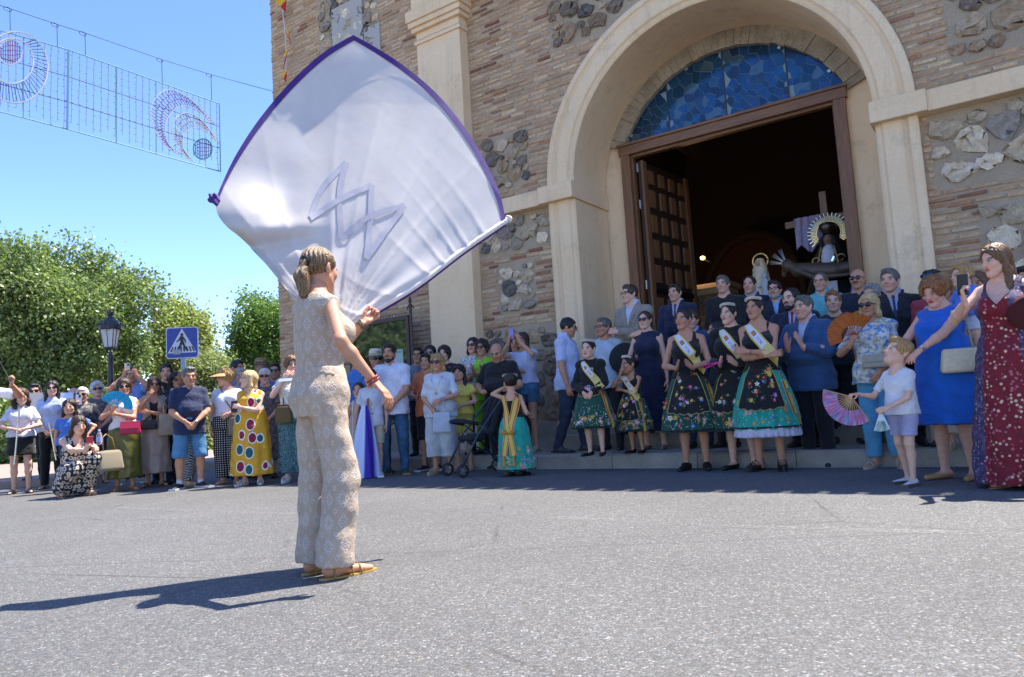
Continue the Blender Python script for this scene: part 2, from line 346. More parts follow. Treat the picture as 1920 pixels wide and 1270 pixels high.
for ua, ub, z_, ov in ((UL-.1, UM+.05, ZT, .14), (UM+.05, UR, ZN, .26)):
    m = MB(); na = n0-ov; q((ua, na, z_+.12), (ub, na, z_+.12), (ub, 17, z_+1.9), (ua, 17, z_+1.9)); q((ua, 24.2, z_+.12), (ub, 24.2, z_+.12), (ub, 17, z_+1.9), (ua, 17, z_+1.9)); m.box(L((ua+ub)/2, n0-ov/2, z_+.05), ((ub-ua)/2, ov/2, .06)); roof = m.build('roof', CLAYT, church)
    m = MB()
    for uu in np.arange(ua, ub, .27): m.lathe([(.10, -.35), (.125, .20+ov*.6)], L(uu, n0-.02, z_+.13), 9, None, rotx(pi/2), 0, pi)
    tag(m.build('eave_tiles', CLAYT, roof), kind='stuff')
# interior (dark nave)
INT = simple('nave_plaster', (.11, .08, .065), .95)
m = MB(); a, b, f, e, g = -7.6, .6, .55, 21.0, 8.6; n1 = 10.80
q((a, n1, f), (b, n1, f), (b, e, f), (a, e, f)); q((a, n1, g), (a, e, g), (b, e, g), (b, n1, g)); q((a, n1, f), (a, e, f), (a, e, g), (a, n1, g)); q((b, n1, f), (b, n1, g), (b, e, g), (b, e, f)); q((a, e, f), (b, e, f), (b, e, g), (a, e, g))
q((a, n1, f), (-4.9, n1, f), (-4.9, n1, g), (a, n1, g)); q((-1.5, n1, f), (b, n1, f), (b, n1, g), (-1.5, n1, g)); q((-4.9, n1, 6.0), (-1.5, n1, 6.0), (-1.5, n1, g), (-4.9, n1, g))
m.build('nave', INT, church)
m = MB(); m.prism([(a-O_U+.02, .55), (a-O_U+.02, .55)], 1, 0, 1) if False else None
# arched altar niche and a lit brick column far inside
m = MB(); th2 = np.linspace(0, pi, 17); cx = -5.2
pts = [(cx+1.2, .6)]+[(cx+1.2*cos(x), 3.2+1.6*sin(x)) for x in th2]+[(cx-1.2, .6)]
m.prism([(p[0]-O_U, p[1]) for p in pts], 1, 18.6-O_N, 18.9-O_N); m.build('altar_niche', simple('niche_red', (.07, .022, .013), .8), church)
m = MB()
for i in range(len(pts)-1):
    m.tube([L(pts[i][0], 18.55, pts[i][1]), L(pts[i+1][0], 18.55, pts[i+1][1])], .13, 6)
m.build('niche_moulding', simple('niche_frame', (.06, .035, .02), .8), church)
# steps before the door
for nm, na, nb, zz in (('step', 8.86, 9.40, .36), ('step', 9.34, 10.82, .55)):
    m = MB(); m.box(L(-3.15, (na+nb)/2, zz/2), (2.0+.35*(zz < .5), (nb-na)/2, zz/2)); m.build(nm, KERB, church)
# portal: archivolt, piers, imposts
PROF = [(2.52, 9.668), (2.52, 9.57), (2.485, 9.545), (2.42, 9.54), (2.40, 9.565), (2.37, 9.57), (2.345, 9.545), (2.15, 9.54), (2.125, 9.57), (2.09, 9.575), (2.06, 9.60), (2.06, 10.64)]
def arcsweep(prof, name, mat, seg=56, jit=0.):
    V = []; F = []; th = np.linspace(0, pi, seg+1); k = len(prof)
    for i, a in enumerate(th):
        for r, n in prof:
            r2 = r+(rng.normal()*jit if r < 2.05 else 0); V.append(L(O_U+r2*cos(a), n+(rng.normal()*jit*.6), CZ+r2*sin(a)))
    for i in range(seg):
        for j in range(k-1): F.append((i*k+j, i*k+j+1, (i+1)*k+j+1, (i+1)*k+j))
    o = pm(name, V, F, mat, church, False)
    bm = bmesh.new(); bm.from_mesh(o.data); bmesh.ops.recalc_face_normals(bm, faces=bm.faces); bm.to_mesh(o.data); bm.free()
    return o
arch = arcsweep(PROF, 'archivolt', PLASTER); arch.data.polygons.foreach_set('use_smooth', np.ones(len(arch.data.polygons), bool)); arch.data.set_sharp_from_angle(angle=R_(40))
for s in (-1, 1):
    m = MB(); k = len(PROF)
    V = [L(O_U+s*r, n, z) for z in (.17, 3.88) for r, n in PROF]
    m.add(V, [(j, j+1, k+j+1, k+j) for j in range(k-1)]); m.build('pier', PLASTER, church)
    m = MB(); m.box(L(O_U+s*2.31, 9.62, .36), (.27, .10, .19)); m.build('pier_base', KERB, church)
    m = MB(); m.box(L(O_U+s*2.33, 10.05, 4.005), (.30, .60, .128))
    ua, ub = (-7.14, -5.78) if s < 0 else (-.52, 9)
    m.box(L((ua+ub)/2, 9.585, 4.0), ((ub-ua)/2, .085, .123)); m.build('impost', PLASTER, church)
# inner wall with the door opening, rough inner arch ring
m = MB()
def pan(u0, u1, z0, z1, n): m.add(LV([(u0, n, z0), (u1, n, z0), (u1, n, z1), (u0, n, z1)]), [(0, 1, 2, 3)])
pan(-5.23, -4.868, .55, 4.98, 10.66); m.build('door_reveal', PLASTER, church); m = MB(); pan(-1.532, -1.07, .55, 4.98, 10.66); m.build('door_reveal', PLASTER, church)
th = np.linspace(R_(22), R_(158), 41)
m = MB()
for i in range(40):
    a, b = th[i]+.001, th[i+1]-.001; r0 = 1.805+rng.uniform(-.012, .008); nn = 10.60+rng.uniform(-.010, .008)
    V = [L(O_U+r*cos(x), n, CZ+r*sin(x)) for n in (nn, 10.74) for r, x in ((r0, a), (r0, b), (2.075, b), (2.075, a))]
    mm = MB(); mm.add(V, [(0, 1, 2, 3), (0, 4, 5, 1), (1, 5, 6, 2), (3, 2, 6, 7), (0, 3, 7, 4)]); mm.build('voussoir', OLDPL, church)
# timber frame and lintel
m = MB(); m.box(L(-3.2, 10.66, 4.785), (1.70, .09, .085)); m.box(L(-3.2, 10.565, 4.86), (1.72, .03, .018)); m.box(L(-3.2, 10.70, 4.68), (1.56, .05, .02)); fr = m.build('door_lintel', WOODH, church)
for s in (-1, 1):
    m = MB(); m.box(L(-3.2+s*1.60, 10.67, 2.62), (.075, .085, 2.08)); m.box(L(-3.2+s*1.515, 10.72, 2.62), (.018, .05, 2.08)); m.build('door_jamb', WOOD, church)
# open door leaf at the left
HA = R_(84); hx = L(-4.60, 10.74, 0)
leaf = empty('door_leaf'); leaf.parent = church; leaf.location = hx; leaf.rotation_euler = (0, 0, HA)
DK = simple('door_dark', (.035, .016, .009), .55)
m = MB(); m.box((.78, .03, 2.58), (.78, .028, 2.03)); m.build('door_board', DK, leaf)
m = MB(); m.box((.06, -.012, 2.58), (.06, .02, 2.03)); m.box((1.50, -.012, 2.58), (.06, .02, 2.03)); m.build('stile', WOOD, leaf)
for cxi in range(4):
    xx = .24+cxi*.345
    for z0, z1 in ((.75, 1.45), (1.52, 2.42), (2.62, 2.95), (3.03, 3.36), (3.44, 3.77), (3.85, 4.18), (4.24, 4.5)):
        m = MB(); m.box((xx+.02, -.014, (z0+z1)/2), (.085, .016, (z1-z0)/2-.02)); m.build('door_panel', WOOD, leaf)
m = MB(); m.box((.78, -.016, 2.52), (.72, .012, .035)); m.build('iron_strap', simple('iron', (.02, .02, .022), .5, .6), leaf)
for z in (1.3, 2.6, 3.9, 4.5):
    m = MB(); m.tube([L(-4.66, 10.735, z-.07), L(-4.66, 10.735, z+.07)], .016, 6); m.build('hinge', simple('steel', (.45, .45, .47), .35, .9), church)
# stained glass lunette: Voronoi-like leaded panes cut to the segment
lun = empty('lunette_window'); lun.parent = church; lun.location = L(O_U, 10.70, CZ)
def clip(poly, a, b, c):          # keep a*x+b*y<=c
    out = []
    for i in range(len(poly)):
        p, r = poly[i], poly[(i+1) % len(poly)]; dp, dr = a*p[0]+b*p[1]-c, a*r[0]+b*r[1]-c
        if dp <= 0: out.append(p)
        if dp*dr < 0: tt = dp/(dp-dr); out.append((p[0]+tt*(r[0]-p[0]), p[1]+tt*(r[1]-p[1])))
    return out
seeds = []
r3 = np.random.default_rng(11)
while len(seeds) < 210:
    x, z = r3.uniform(-1.72, 1.72), r3.uniform(.72, 1.80)
    if x*x+z*z < 1.79**2 and all((x-a)**2+(z-b)**2 > .085**2*(1.0+1.2*(b > 1.2)) for a, b in seeds): seeds.append((x, z))
    if r3.random() < .0005: break
rimp = [(1.80*cos(x), 1.80*sin(x)) for x in np.linspace(R_(24.0), R_(156.0), 37)]
pal = ['#214a6c', '#1f4664', '#244d70', '#1e415e', '#27506e', '#283f54', '#22527a', '#2b4c64', '#345870', '#24567a', '#4c6878']  # blue of the reflected sky put into the pane colours
for i, (x, z) in enumerate(seeds):
    poly = rimp
    for j, (a, b) in enumerate(seeds):
        if i != j and (a-x)**2+(b-z)**2 < 1.2:
            nx, nz_ = a-x, b-z; l = math.hypot(nx, nz_); poly = clip(poly, nx/l, nz_/l, (nx*(a+x)/2+nz_*(b+z)/2)/l-.0036)
            if len(poly) < 3: break
    poly = clip(poly, 0, -1, -.738) if len(poly) >= 3 else poly
    if len(poly) < 3: continue
    for gx in (-.9, 0., .9):        # the glazing bars split the panes
        poly = clip(poly, 1 if x < gx else -1, 0, gx-.008 if x < gx else -gx-.008) if len(poly) >= 3 else poly
    if len(poly) < 3: continue
    n = len(poly); tl = r3.normal(0, .0015, 2)
    V = [(p[0], -.012+(p[0]-x)*tl[0]+(p[1]-z)*tl[1], p[1]) for p in poly]+[(p[0], 0, p[1]) for p in poly]
    o = pm('pane', V, [tuple(range(n))]+[(k, n+k, n+(k+1) % n, (k+1) % n) for k in range(n)], WIN, lun, color=srgb(pal[r3.integers(len(pal))]))
o = pm('lead_came', [(p[0], -.004, p[1]) for p in rimp], [tuple(range(len(rimp)))], simple('lead', (.20, .28, .35), .6), lun)
for gx in (-.9, 0., .9):
    m = MB(); m.box((gx, -.012, (.74+math.sqrt(1.8**2-gx*gx))/2), (.007, .012, (math.sqrt(1.8**2-gx*gx)-.74)/2)); m.build('glazing_bar', simple('bar_dark', (.02, .03, .04), .5), lun)
for a in (35, 62, 108, 150):
    m = MB(); m.box((1.78*cos(R_(a)), -.03, 1.78*sin(R_(a))), (.022, .012, .022), roty(-R_(a))); m.build('clip', MATS['steel'], lun)
# pilaster with capital
m = MB(); m.box(L(-7.585, 9.56, 3.85), (.475, .11, 3.45)); m.box(L(-7.585, 9.55, .38), (.52, .14, .22)); m.build('pilaster', PLASTER, church)
m = MB()
for z0, z1, o_ in ((7.20, 7.27, .03), (7.27, 7.42, .0), (7.42, 7.50, .06), (7.50, 7.60, .10), (7.60, 7.80, .13), (7.80, 9.9, .05)):
    m.box(L(-7.585, 9.56-o_/2, (z0+z1)/2), (.475+o_, .11+o_/2, (z1-z0)/2-.001))
m.build('capital', PLASTER, church)
# plinths
for ua, ub in ((-12.25, -8.12), (-7.05, -5.70), (-.60, 9)):
    m = MB(); m.box(L((ua+ub)/2, 9.63, .36), ((ub-ua)/2, .06, .19)); m.build('plinth', KERB, church)
# ------------------------------------------------------------------ stones and bricks
PANELS = [   # name, u0, u1, z0, z1, rmin, rmax, n_max, light
    ('a', -10.78, -9.15, 7.55, 9.1, .07, .17, 60, 1), ('b', -6.92, -6.02, 4.33, 5.22, .06, .17, 60, 0), ('c', -5.50, -4.0, 6.33, 7.9, .06, .18, 50, 0),
    ('d', -.26, 1.6, 4.45, 5.75, .08, .20, 50, 0), ('e1', -.55, 1.6, 3.00, 3.84, .08, .20, 60, 1), ('e2', -.16, 1.6, .60, 2.72, .08, .19, 80, 1),
    ('f1', -7.06, -5.70, 3.30, 3.84, .07, .19, 44, 1), ('f2', -6.75, -6.05, 2.30, 3.06, .05, .15, 44, 1), ('f3', -7.05, -5.68, .58, 2.06, .07, .18, 60, 0), ('g', -10.05, -9.55, .6, 2.1, .12, .25, 8, 0)]
def in_panel(u, z, g=0.):
    return any(a-g < u < b+g and c-g < z < d+g for _, a, b, c, d, *_r in PANELS)
SPAL = ['#948069', '#a8937a', '#87725d', '#7c6f63', '#b3a08a', '#98806a', '#75695f', '#a08a70', '#8a7865']
LPAL = ['#cbbda6', '#bfae96', '#a89a86', '#d6c9b4', '#988b7c', '#8d857c', '#b5a48c']
r4 = np.random.default_rng(5)
for nm, a, b, c_, d_, r0, r1, nmax, light in PANELS:
    pan_o = empty('stone_panel'); pan_o.parent = wall; pan_o.location = L((a+b)/2, 9.65, (c_+d_)/2)
    placed = []
    for tr in range(3600):
        if len(placed) >= nmax: break
        r = r1-(r1-r0)*min(1, tr/1900)**.7*r4.uniform(.7, 1); el = r4.uniform(.62, .95); u, z = r4.uniform(a+r*.8, b-r*.8) if b-a > 2*r else (a+b)/2, r4.uniform(c_+r*.75, d_-r*.75)
        if math.hypot(u-O_U, max(0, z-CZ)) < RO+.12+r and z > CZ-.1: continue
        if all((u-x)**2+((z-y)*1.12)**2 > (r*.86+s_)**2 for x, y, s_ in placed): placed.append((u, z, r*.86))
        else: continue
        k = 9; th = np.arange(k)*2*pi/k+r4.uniform(0, 1)+r4.normal(0, .13, k); rr = r*r4.uniform(.80, 1.08, k); ang = r4.normal(0, .25)
        R2 = np.stack([rr*np.cos(th), rr*el*np.sin(th)], 1); R2 = R2@np.array([[cos(ang), sin(ang)], [-sin(ang), cos(ang)]])
        dp = r4.uniform(.010, .024)+.045*r; V = []
        for sc, y in ((1.0, .006), (.97, -dp*.55), (.80, -dp*.92), (.40, -dp*1.05)):
            jj = r4.normal(0, .018*r/.15, (k, 3))*(sc < .99); V += [(x*sc+j[0], y+j[1]*.8, w_*sc+j[2]) for (x, w_), j in zip(R2, jj)]
        F = [(l*k+i, l*k+(i+1) % k, (l+1)*k+(i+1) % k, (l+1)*k+i) for l in range(3) for i in range(k)]+[tuple(3*k+i for i in range(k))]
        pp = LPAL if light else SPAL; cc = np.array(srgb(pp[r4.integers(len(pp))]))*r4.uniform(.95, 1.35)*np.array((1.06, 1.0, .92))
        if r4.random() < .05: cc = np.array(srgb('#6a625c'))
        o = pm('stone', V, F, STONE, pan_o, True, loc=(u-(a+b)/2, 0, z-(c_+d_)/2), color=cc); o.data.set_sharp_from_angle(angle=R_(38))
m = MB(); m.box(L(-9.95, 9.645, 8.3), (.42, .02, .5)); m.box(L(-9.3, 9.645, 7.75), (.2, .02, .35)); m.build('render_patch', simple('grey_render', (.42, .40, .37), .95, bump=.5), wall)
BPAL = [srgb(x) for x in ('#bb9672', '#b58f6a', '#c09c78', '#b08a66', '#bd9974', '#b38e6c', '#c4a37f', '#a98463')]
RPAL = [srgb(x) for x in ('#8f5f45', '#9a6a50', '#a0714f', '#84543f')]
bricks = []
r5 = np.random.default_rng(3)
z = .57; row = 0; US = np.arange(UL-.015, 3.0, .012)
def allowed(zc):
    ok = np.ones(len(US), bool); dx = np.abs(US-O_U)
    ok &= ~((US > -8.07) & (US < -7.10)); 
    if 3.86 < zc < 4.15: ok &= US < -7.2
    if zc < CZ: ok &= dx > RO+.005
    else: ok &= np.hypot(dx, zc-CZ) > RO+.012
    for _n, a, b, c_, d_, *_r in PANELS:
        if c_-.03 < zc < d_+.03: ok &= ~((US > a) & (US < b))
    if 7.7 < zc < 8.85: ok &= ~((US > -10.38) & (US < -9.52))
    if zc > ZN-.03: ok &= US < UM-.03
    return ok
while z < 9.86:
    zc = z+.026; ok = allowed(zc); e_ = np.flatnonzero(np.diff(np.r_[0, ok.astype(int), 0]))
    for i0, i1 in zip(e_[::2], e_[1::2]):
        ua, ub = US[i0]+r5.uniform(-.02, .02), US[min(i1, len(US)-1)]+r5.uniform(-.02, .02); u = ua
        first = True
        while u < ub-.05:
            ln = r5.uniform(.22, .32)*(.55 if (first and row % 2) else 1); first = False; ln = min(ln, ub-u)
            if ub-u-ln < .07: ln = ub-u
            uc = u+ln/2; px = proj(W(uc, 9.66, zc))
            if -30 < px[1] < 1270 and 480 < px[0] < 1960: bricks.append((uc, zc, ln-.014, row))
            u += ln
    z += .0755; row += 1
def brick_geo(ln, rg):
    h = .026*rg.uniform(.82, 1.08); d = rg.uniform(.004, .015); j = rg.normal(0, .0035, (8, 3)); c = .007
    V = np.array([(-ln/2, .004, -h), (ln/2, .004, -h), (ln/2, .004, h), (-ln/2, .004, h), (-ln/2+c, -d, -h+c), (ln/2-c, -d, -h+c), (ln/2-c, -d, h-c), (-ln/2+c, -d, h-c)])
    return V+j, [(4, 5, 6, 7), (0, 1, 5, 4), (1, 2, 6, 5), (2, 3, 7, 6), (3, 0, 4, 7)]
col_zone = r5.uniform(-8, 2, 7)
def brick_col(uc, zc, rg):
    red = .05+.35*(abs(uc+6.6) < .16 and zc > 5.2)+.22*(uc > -.7 and zc < 2.9)+.18*(-7.2 < uc < -5.6 and zc < 3.3)
    base = RPAL if rg.random() < red else BPAL
    return np.array(base[rg.integers(len(base))])*rg.uniform(.92, 1.12)*np.array((1.13, 1.20, 1.26))
dist = [float((W(b[0], 9.66, b[1])-cC)@cF)/b[2] for b in bricks]
order = np.argsort(dist); near = set(order[:300].tolist())
variants = []
for i in range(14):
    V, F = brick_geo(.25, r5); variants.append((V, F))
vm = {}
mass = MB()
for i, (uc, zc, ln, rw) in enumerate(bricks):
    cc = brick_col(uc, zc, r5); lz = r5.normal(0, .004)
    if i in near:
        k = int(r5.integers(14))
        if k not in vm:
            o = pm('brick', *variants[k], BRICK1, wall); vm[k] = o.data
        else:
            o = bpy.data.objects.new('brick', vm[k]); C.objects.link(o); o.parent = wall
        o.scale = (ln/.25, 1, 1); o.location = L(uc, n0, zc+lz); o.color = (*cc, 1); o.rotation_euler = (0, r5.normal(0, .012), 0)
    else:
        V, F = brick_geo(ln, r5); mass.add(V+L(uc, n0, zc+lz), F, cc)
tag(mass.build('brick_courses', BRICKM, wall), kind='stuff')
print('bricks', len(bricks))
# flat brick bands between the rubble panels get longer courses of their own inside the loop above
# ================================================================== people: implicit bodies turned into meshes
def polygonize(F, lo, h):
    s = F < 0
    c = [s[i:s.shape[0]-1+i, j:s.shape[1]-1+j, k:s.shape[2]-1+k] for i in (0, 1) for j in (0, 1) for k in (0, 1)]
    cnt = sum(x.astype(np.int8) for x in c); act = (cnt > 0) & (cnt < 8)
    ijk = np.argwhere(act); n = len(ijk)
    if n == 0: return np.zeros((0, 3)), np.zeros((0, 4), int)
    idx = np.full(act.shape, -1, np.int32); idx[act] = np.arange(n)
    off = np.array([(i, j, k) for i in (0, 1) for j in (0, 1) for k in (0, 1)])
    val = np.stack([F[ijk[:, 0]+o[0], ijk[:, 1]+o[1], ijk[:, 2]+o[2]] for o in off], 1)
    acc = np.zeros((n, 3)); m = np.zeros(n)
    for a in range(8):
        for b in range(a+1, 8):
            if np.abs(off[a]-off[b]).sum() != 1: continue
            va, vb = val[:, a], val[:, b]; sg = (va < 0) != (vb < 0); tt = np.where(sg, va/np.where(sg, va-vb, 1), 0)
            acc += np.where(sg[:, None], off[a]+tt[:, None]*(off[b]-off[a]), 0); m += sg
    V = (ijk+acc/m[:, None])*h+lo
    faces = []
    for ax in range(3):
        sl0 = [slice(None)]*3; sl1 = [slice(None)]*3; sl0[ax] = slice(0, -1); sl1[ax] = slice(1, None)
        a, b = s[tuple(sl0)], s[tuple(sl1)]; e = np.argwhere(a != b)
        o1, o2 = [x for x in range(3) if x != ax]
        lim = np.array(act.shape)
        e = e[(e[:, o1] > 0) & (e[:, o2] > 0) & (e[:, o1] < lim[o1]) & (e[:, o2] < lim[o2])]
        if len(e) == 0: continue
        def g(d1, d2):
            q_ = e.copy(); q_[:, o1] -= d1; q_[:, o2] -= d2; return idx[q_[:, 0], q_[:, 1], q_[:, 2]]
        f = np.stack([g(1, 1), g(0, 1), g(0, 0), g(1, 0)], 1)
        ins = a[e[:, 0], e[:, 1], e[:, 2]]
        fl = ins if ax != 1 else ~ins
        f[~fl] = f[~fl][:, ::-1]
        faces.append(f)
    return V, np.concatenate(faces)
class G:
    def __init__(s, lo, hi, h):
        s.h = h; s.lo = np.array(lo, float)-2*h; n = np.ceil((np.array(hi)+2*h-s.lo)/h).astype(int)+1
        s.F = np.full(n, .2, np.float32); s.ax = [s.lo[i]+h*np.arange(n[i]) for i in range(3)]
    def sl(s, lo, hi):
        r = []
        for i in range(3):
            a = int(max(0, math.floor((lo[i]-s.lo[i])/s.h))); b = int(min(s.F.shape[i], math.ceil((hi[i]-s.lo[i])/s.h)+1))
            if a >= b: return None
            r.append(slice(a, b))
        return tuple(r)
    def xyz(s, S): return np.meshgrid(*[s.ax[i][S[i]].astype(np.float32) for i in range(3)], indexing='ij', sparse=True)
    def app(s, fn, lo, hi, k=0., op='u'):
        p = k+2*s.h; S = s.sl(np.array(lo)-p, np.array(hi)+p)
        if S is None: return
        d = fn(*s.xyz(S)).astype(np.float32); f = s.F[S]
        if op == 'u':
            if k > 0:
                hh = np.clip(.5+.5*(f-d)/k, 0, 1); s.F[S] = f*(1-hh)+d*hh-k*hh*(1-hh)
            else: s.F[S] = np.minimum(f, d)
        else:
            d = -d
            if k > 0:
                hh = np.clip(.5-.5*(f-d)/k, 0, 1); s.F[S] = f*(1-hh)+d*hh+k*hh*(1-hh)
            else: s.F[S] = np.maximum(f, d)
    def cap(s, a, b, ra, rb=None, k=.01, op='u', sc=(1, 1, 1)):
        rb = ra if rb is None else rb; a = np.array(a, float); b = np.array(b, float); d = b-a; dd = max(d@d, 1e-9); r = max(ra, rb)*1.3+.002
        def fn(X, Y, Z):
            px, py, pz = X-a[0], Y-a[1], Z-a[2]; tt = np.clip((px*d[0]+py*d[1]+pz*d[2])/dd, 0, 1)
            return np.sqrt(((px-tt*d[0])/sc[0])**2+((py-tt*d[1])/sc[1])**2+((pz-tt*d[2])/sc[2])**2)-(ra+(rb-ra)*tt)
        rs = r*max(sc); s.app(fn, np.minimum(a, b)-rs, np.maximum(a, b)+rs, k, op)
    def ell(s, c, r, k=.01, op='u', rot=None):
        c = np.array(c, float); r = np.array(r, float); m = r.min(); mx = r.max()*1.05
        def fn(X, Y, Z):
            x, y, z = X-c[0], Y-c[1], Z-c[2]
            if rot is not None: x, y, z = (rot[0][0]*x+rot[1][0]*y+rot[2][0]*z, rot[0][1]*x+rot[1][1]*y+rot[2][1]*z, rot[0][2]*x+rot[1][2]*y+rot[2][2]*z)
            k0 = np.sqrt((x/r[0])**2+(y/r[1])**2+(z/r[2])**2); k1 = np.sqrt((x/r[0]**2)**2+(y/r[1]**2)**2+(z/r[2]**2)**2)+1e-6
            return k0*(k0-1)/k1
        s.app(fn, c-mx, c+mx, k, op)
    def stack(s, prof, k=.01, fold=None, ex=2.3, infl=0.):
        """prof rows: z, half width, half depth, centre y, centre x"""
        P = np.array([list(p)+[0]*(5-len(p)) for p in prof], float); P = P[np.argsort(P[:, 0])]; zz = P[:, 0]
        A, B = P[:, 1].max()+infl, P[:, 2].max()+infl
        def fn(X, Y, Z):
            a = np.interp(Z, zz, P[:, 1]).astype(np.float32)+infl; b = np.interp(Z, zz, P[:, 2]).astype(np.float32)+infl
            x = X-np.interp(Z, zz, P[:, 4]); y = Y-np.interp(Z, zz, P[:, 3])
            u = (np.abs(x/a)**ex+np.abs(y/b)**ex)**(1/ex); d = (u-1)*np.minimum(a, b)
            if fold is not None:
                N, amp, z0, z1, ph = fold; th = np.arctan2(y, x); w = np.clip((z1-Z)/(z1-z0), 0, 1.1)
                d = d+amp*w*(np.sin(N*th+ph+1.3*np.sin(2*th+ph)+4*Z)+.5*np.sin(N*1.7*th+2.1*ph-5*Z))
            return np.maximum(d, np.maximum(Z-zz[-1], zz[0]-Z))
        pad = fold[1]*1.6 if fold else 0
        s.app(fn, (P[:, 4].min()-A-pad, P[:, 3].min()-B-pad, zz[0]), (P[:, 4].max()+A+pad, P[:, 3].max()+B+pad, zz[-1]), k)
    def cut(s, fn):
        X, Y, Z = s.xyz(tuple(slice(0, n) for n in s.F.shape)); s.F = np.maximum(s.F, fn(X, Y, Z).astype(np.float32))
    def disp(s, fn):
        X, Y, Z = s.xyz(tuple(slice(0, n) for n in s.F.shape)); s.F = s.F+np.where(np.abs(s.F) < .05, fn(X, Y, Z), 0).astype(np.float32)
    def mesh(s): return polygonize(s.F, s.lo, s.h)
def wr(amp, seed, sc=1.):
    r = np.random.default_rng(seed); p = r.uniform(0, 6, 6)
    return lambda X, Y, Z: amp*(np.sin((38*X+14*Z)*sc+p[0]+1.8*np.sin(11*Z*sc+p[1]))+np.sin((33*Y-21*Z)*sc+p[2]+1.5*np.sin(13*X*sc+p[3]))+.8*np.sin((52*Z+20*X)*sc+p[4]+2*np.sin(9*Y*sc+p[5])))*.6
# ---- hands
HANDS = {}
def hand_mesh(pose, hv=.0052):
    key = (pose, hv)
    if key in HANDS: return HANDS[key]
    g = G((-.06, -.09, -.20), (.05, .08, .03), hv)
    g.cap((0, 0, .03), (0, 0, -.01), .024, .026, .01, sc=(.8, 1, 1)); 
    for y in (-.026, -.009, .009, .025): g.cap((0, y*.7, -.015), (0, y, -.085), .016, .0135, .012, sc=(.85, 1, 1))
    curl = dict(relax=(.25, .45, .3), hold=(1.0, 1.25, .8), flat=(.05, .08, .05), grip=(.75, 1.0, .6))[pose]; sp = .10 if pose in ('flat', 'relax') else .03
    for i, (y, ln) in enumerate(((-.028, .072), (-.0095, .080), (.009, .075), (.026, .059))):
        p = np.array((0, y, -.088)); a = 0.; seg = (.46*ln, .30*ln, .24*ln); rr = (.0098, .0088, .0078, .0066)
        for j in range(3):
            a += curl[j]*(1+.12*(i-1)); d = np.array((-sin(a), (y/.028)*sp, -cos(a))); q_ = p+d*seg[j]; g.cap(p, q_, rr[j], rr[j+1], .003); p = q_
    ta = dict(relax=(-.3, -.75, -.62), hold=(-.75, -.28, -.6), flat=(-.12, -.75, -.65), grip=(-.7, -.4, -.6))[pose]; ta = np.array(ta)/np.linalg.norm(ta)
    p0 = np.array((-.006, -.018, -.022)); p1 = p0+ta*.036; p2 = p1+(ta*.6+np.array((-.15, .12, -.75))*.6)*.030; p3 = p2+(ta*.4+np.array((-.2, .25, -.8))*.7)*.024
    g.cap(p0, p1, .015, .0118, .008); g.cap(p1, p2, .0115, .0098, .003); g.cap(p2, p3, .0095, .0075, .003)
    HANDS[key] = g.mesh(); return HANDS[key]
SKINS = dict(fair='#dcae96', rosy='#d8a48d', med='#cc9a7e', tan='#bf8a6c', olive='#c49273', dark='#9a6a4e', pale='#e0baa4', bronze='#5c452e')
HAIRC = dict(black='#15110f', dark='#22180f', brown='#3d281a', lbrown='#6a4a2c', blond='#a8824e', pale='#c8a874', ginger='#8a5a34', grey='#8c8a86', white='#c4c2bd', salt='#5c5955', red='#6b3a25')
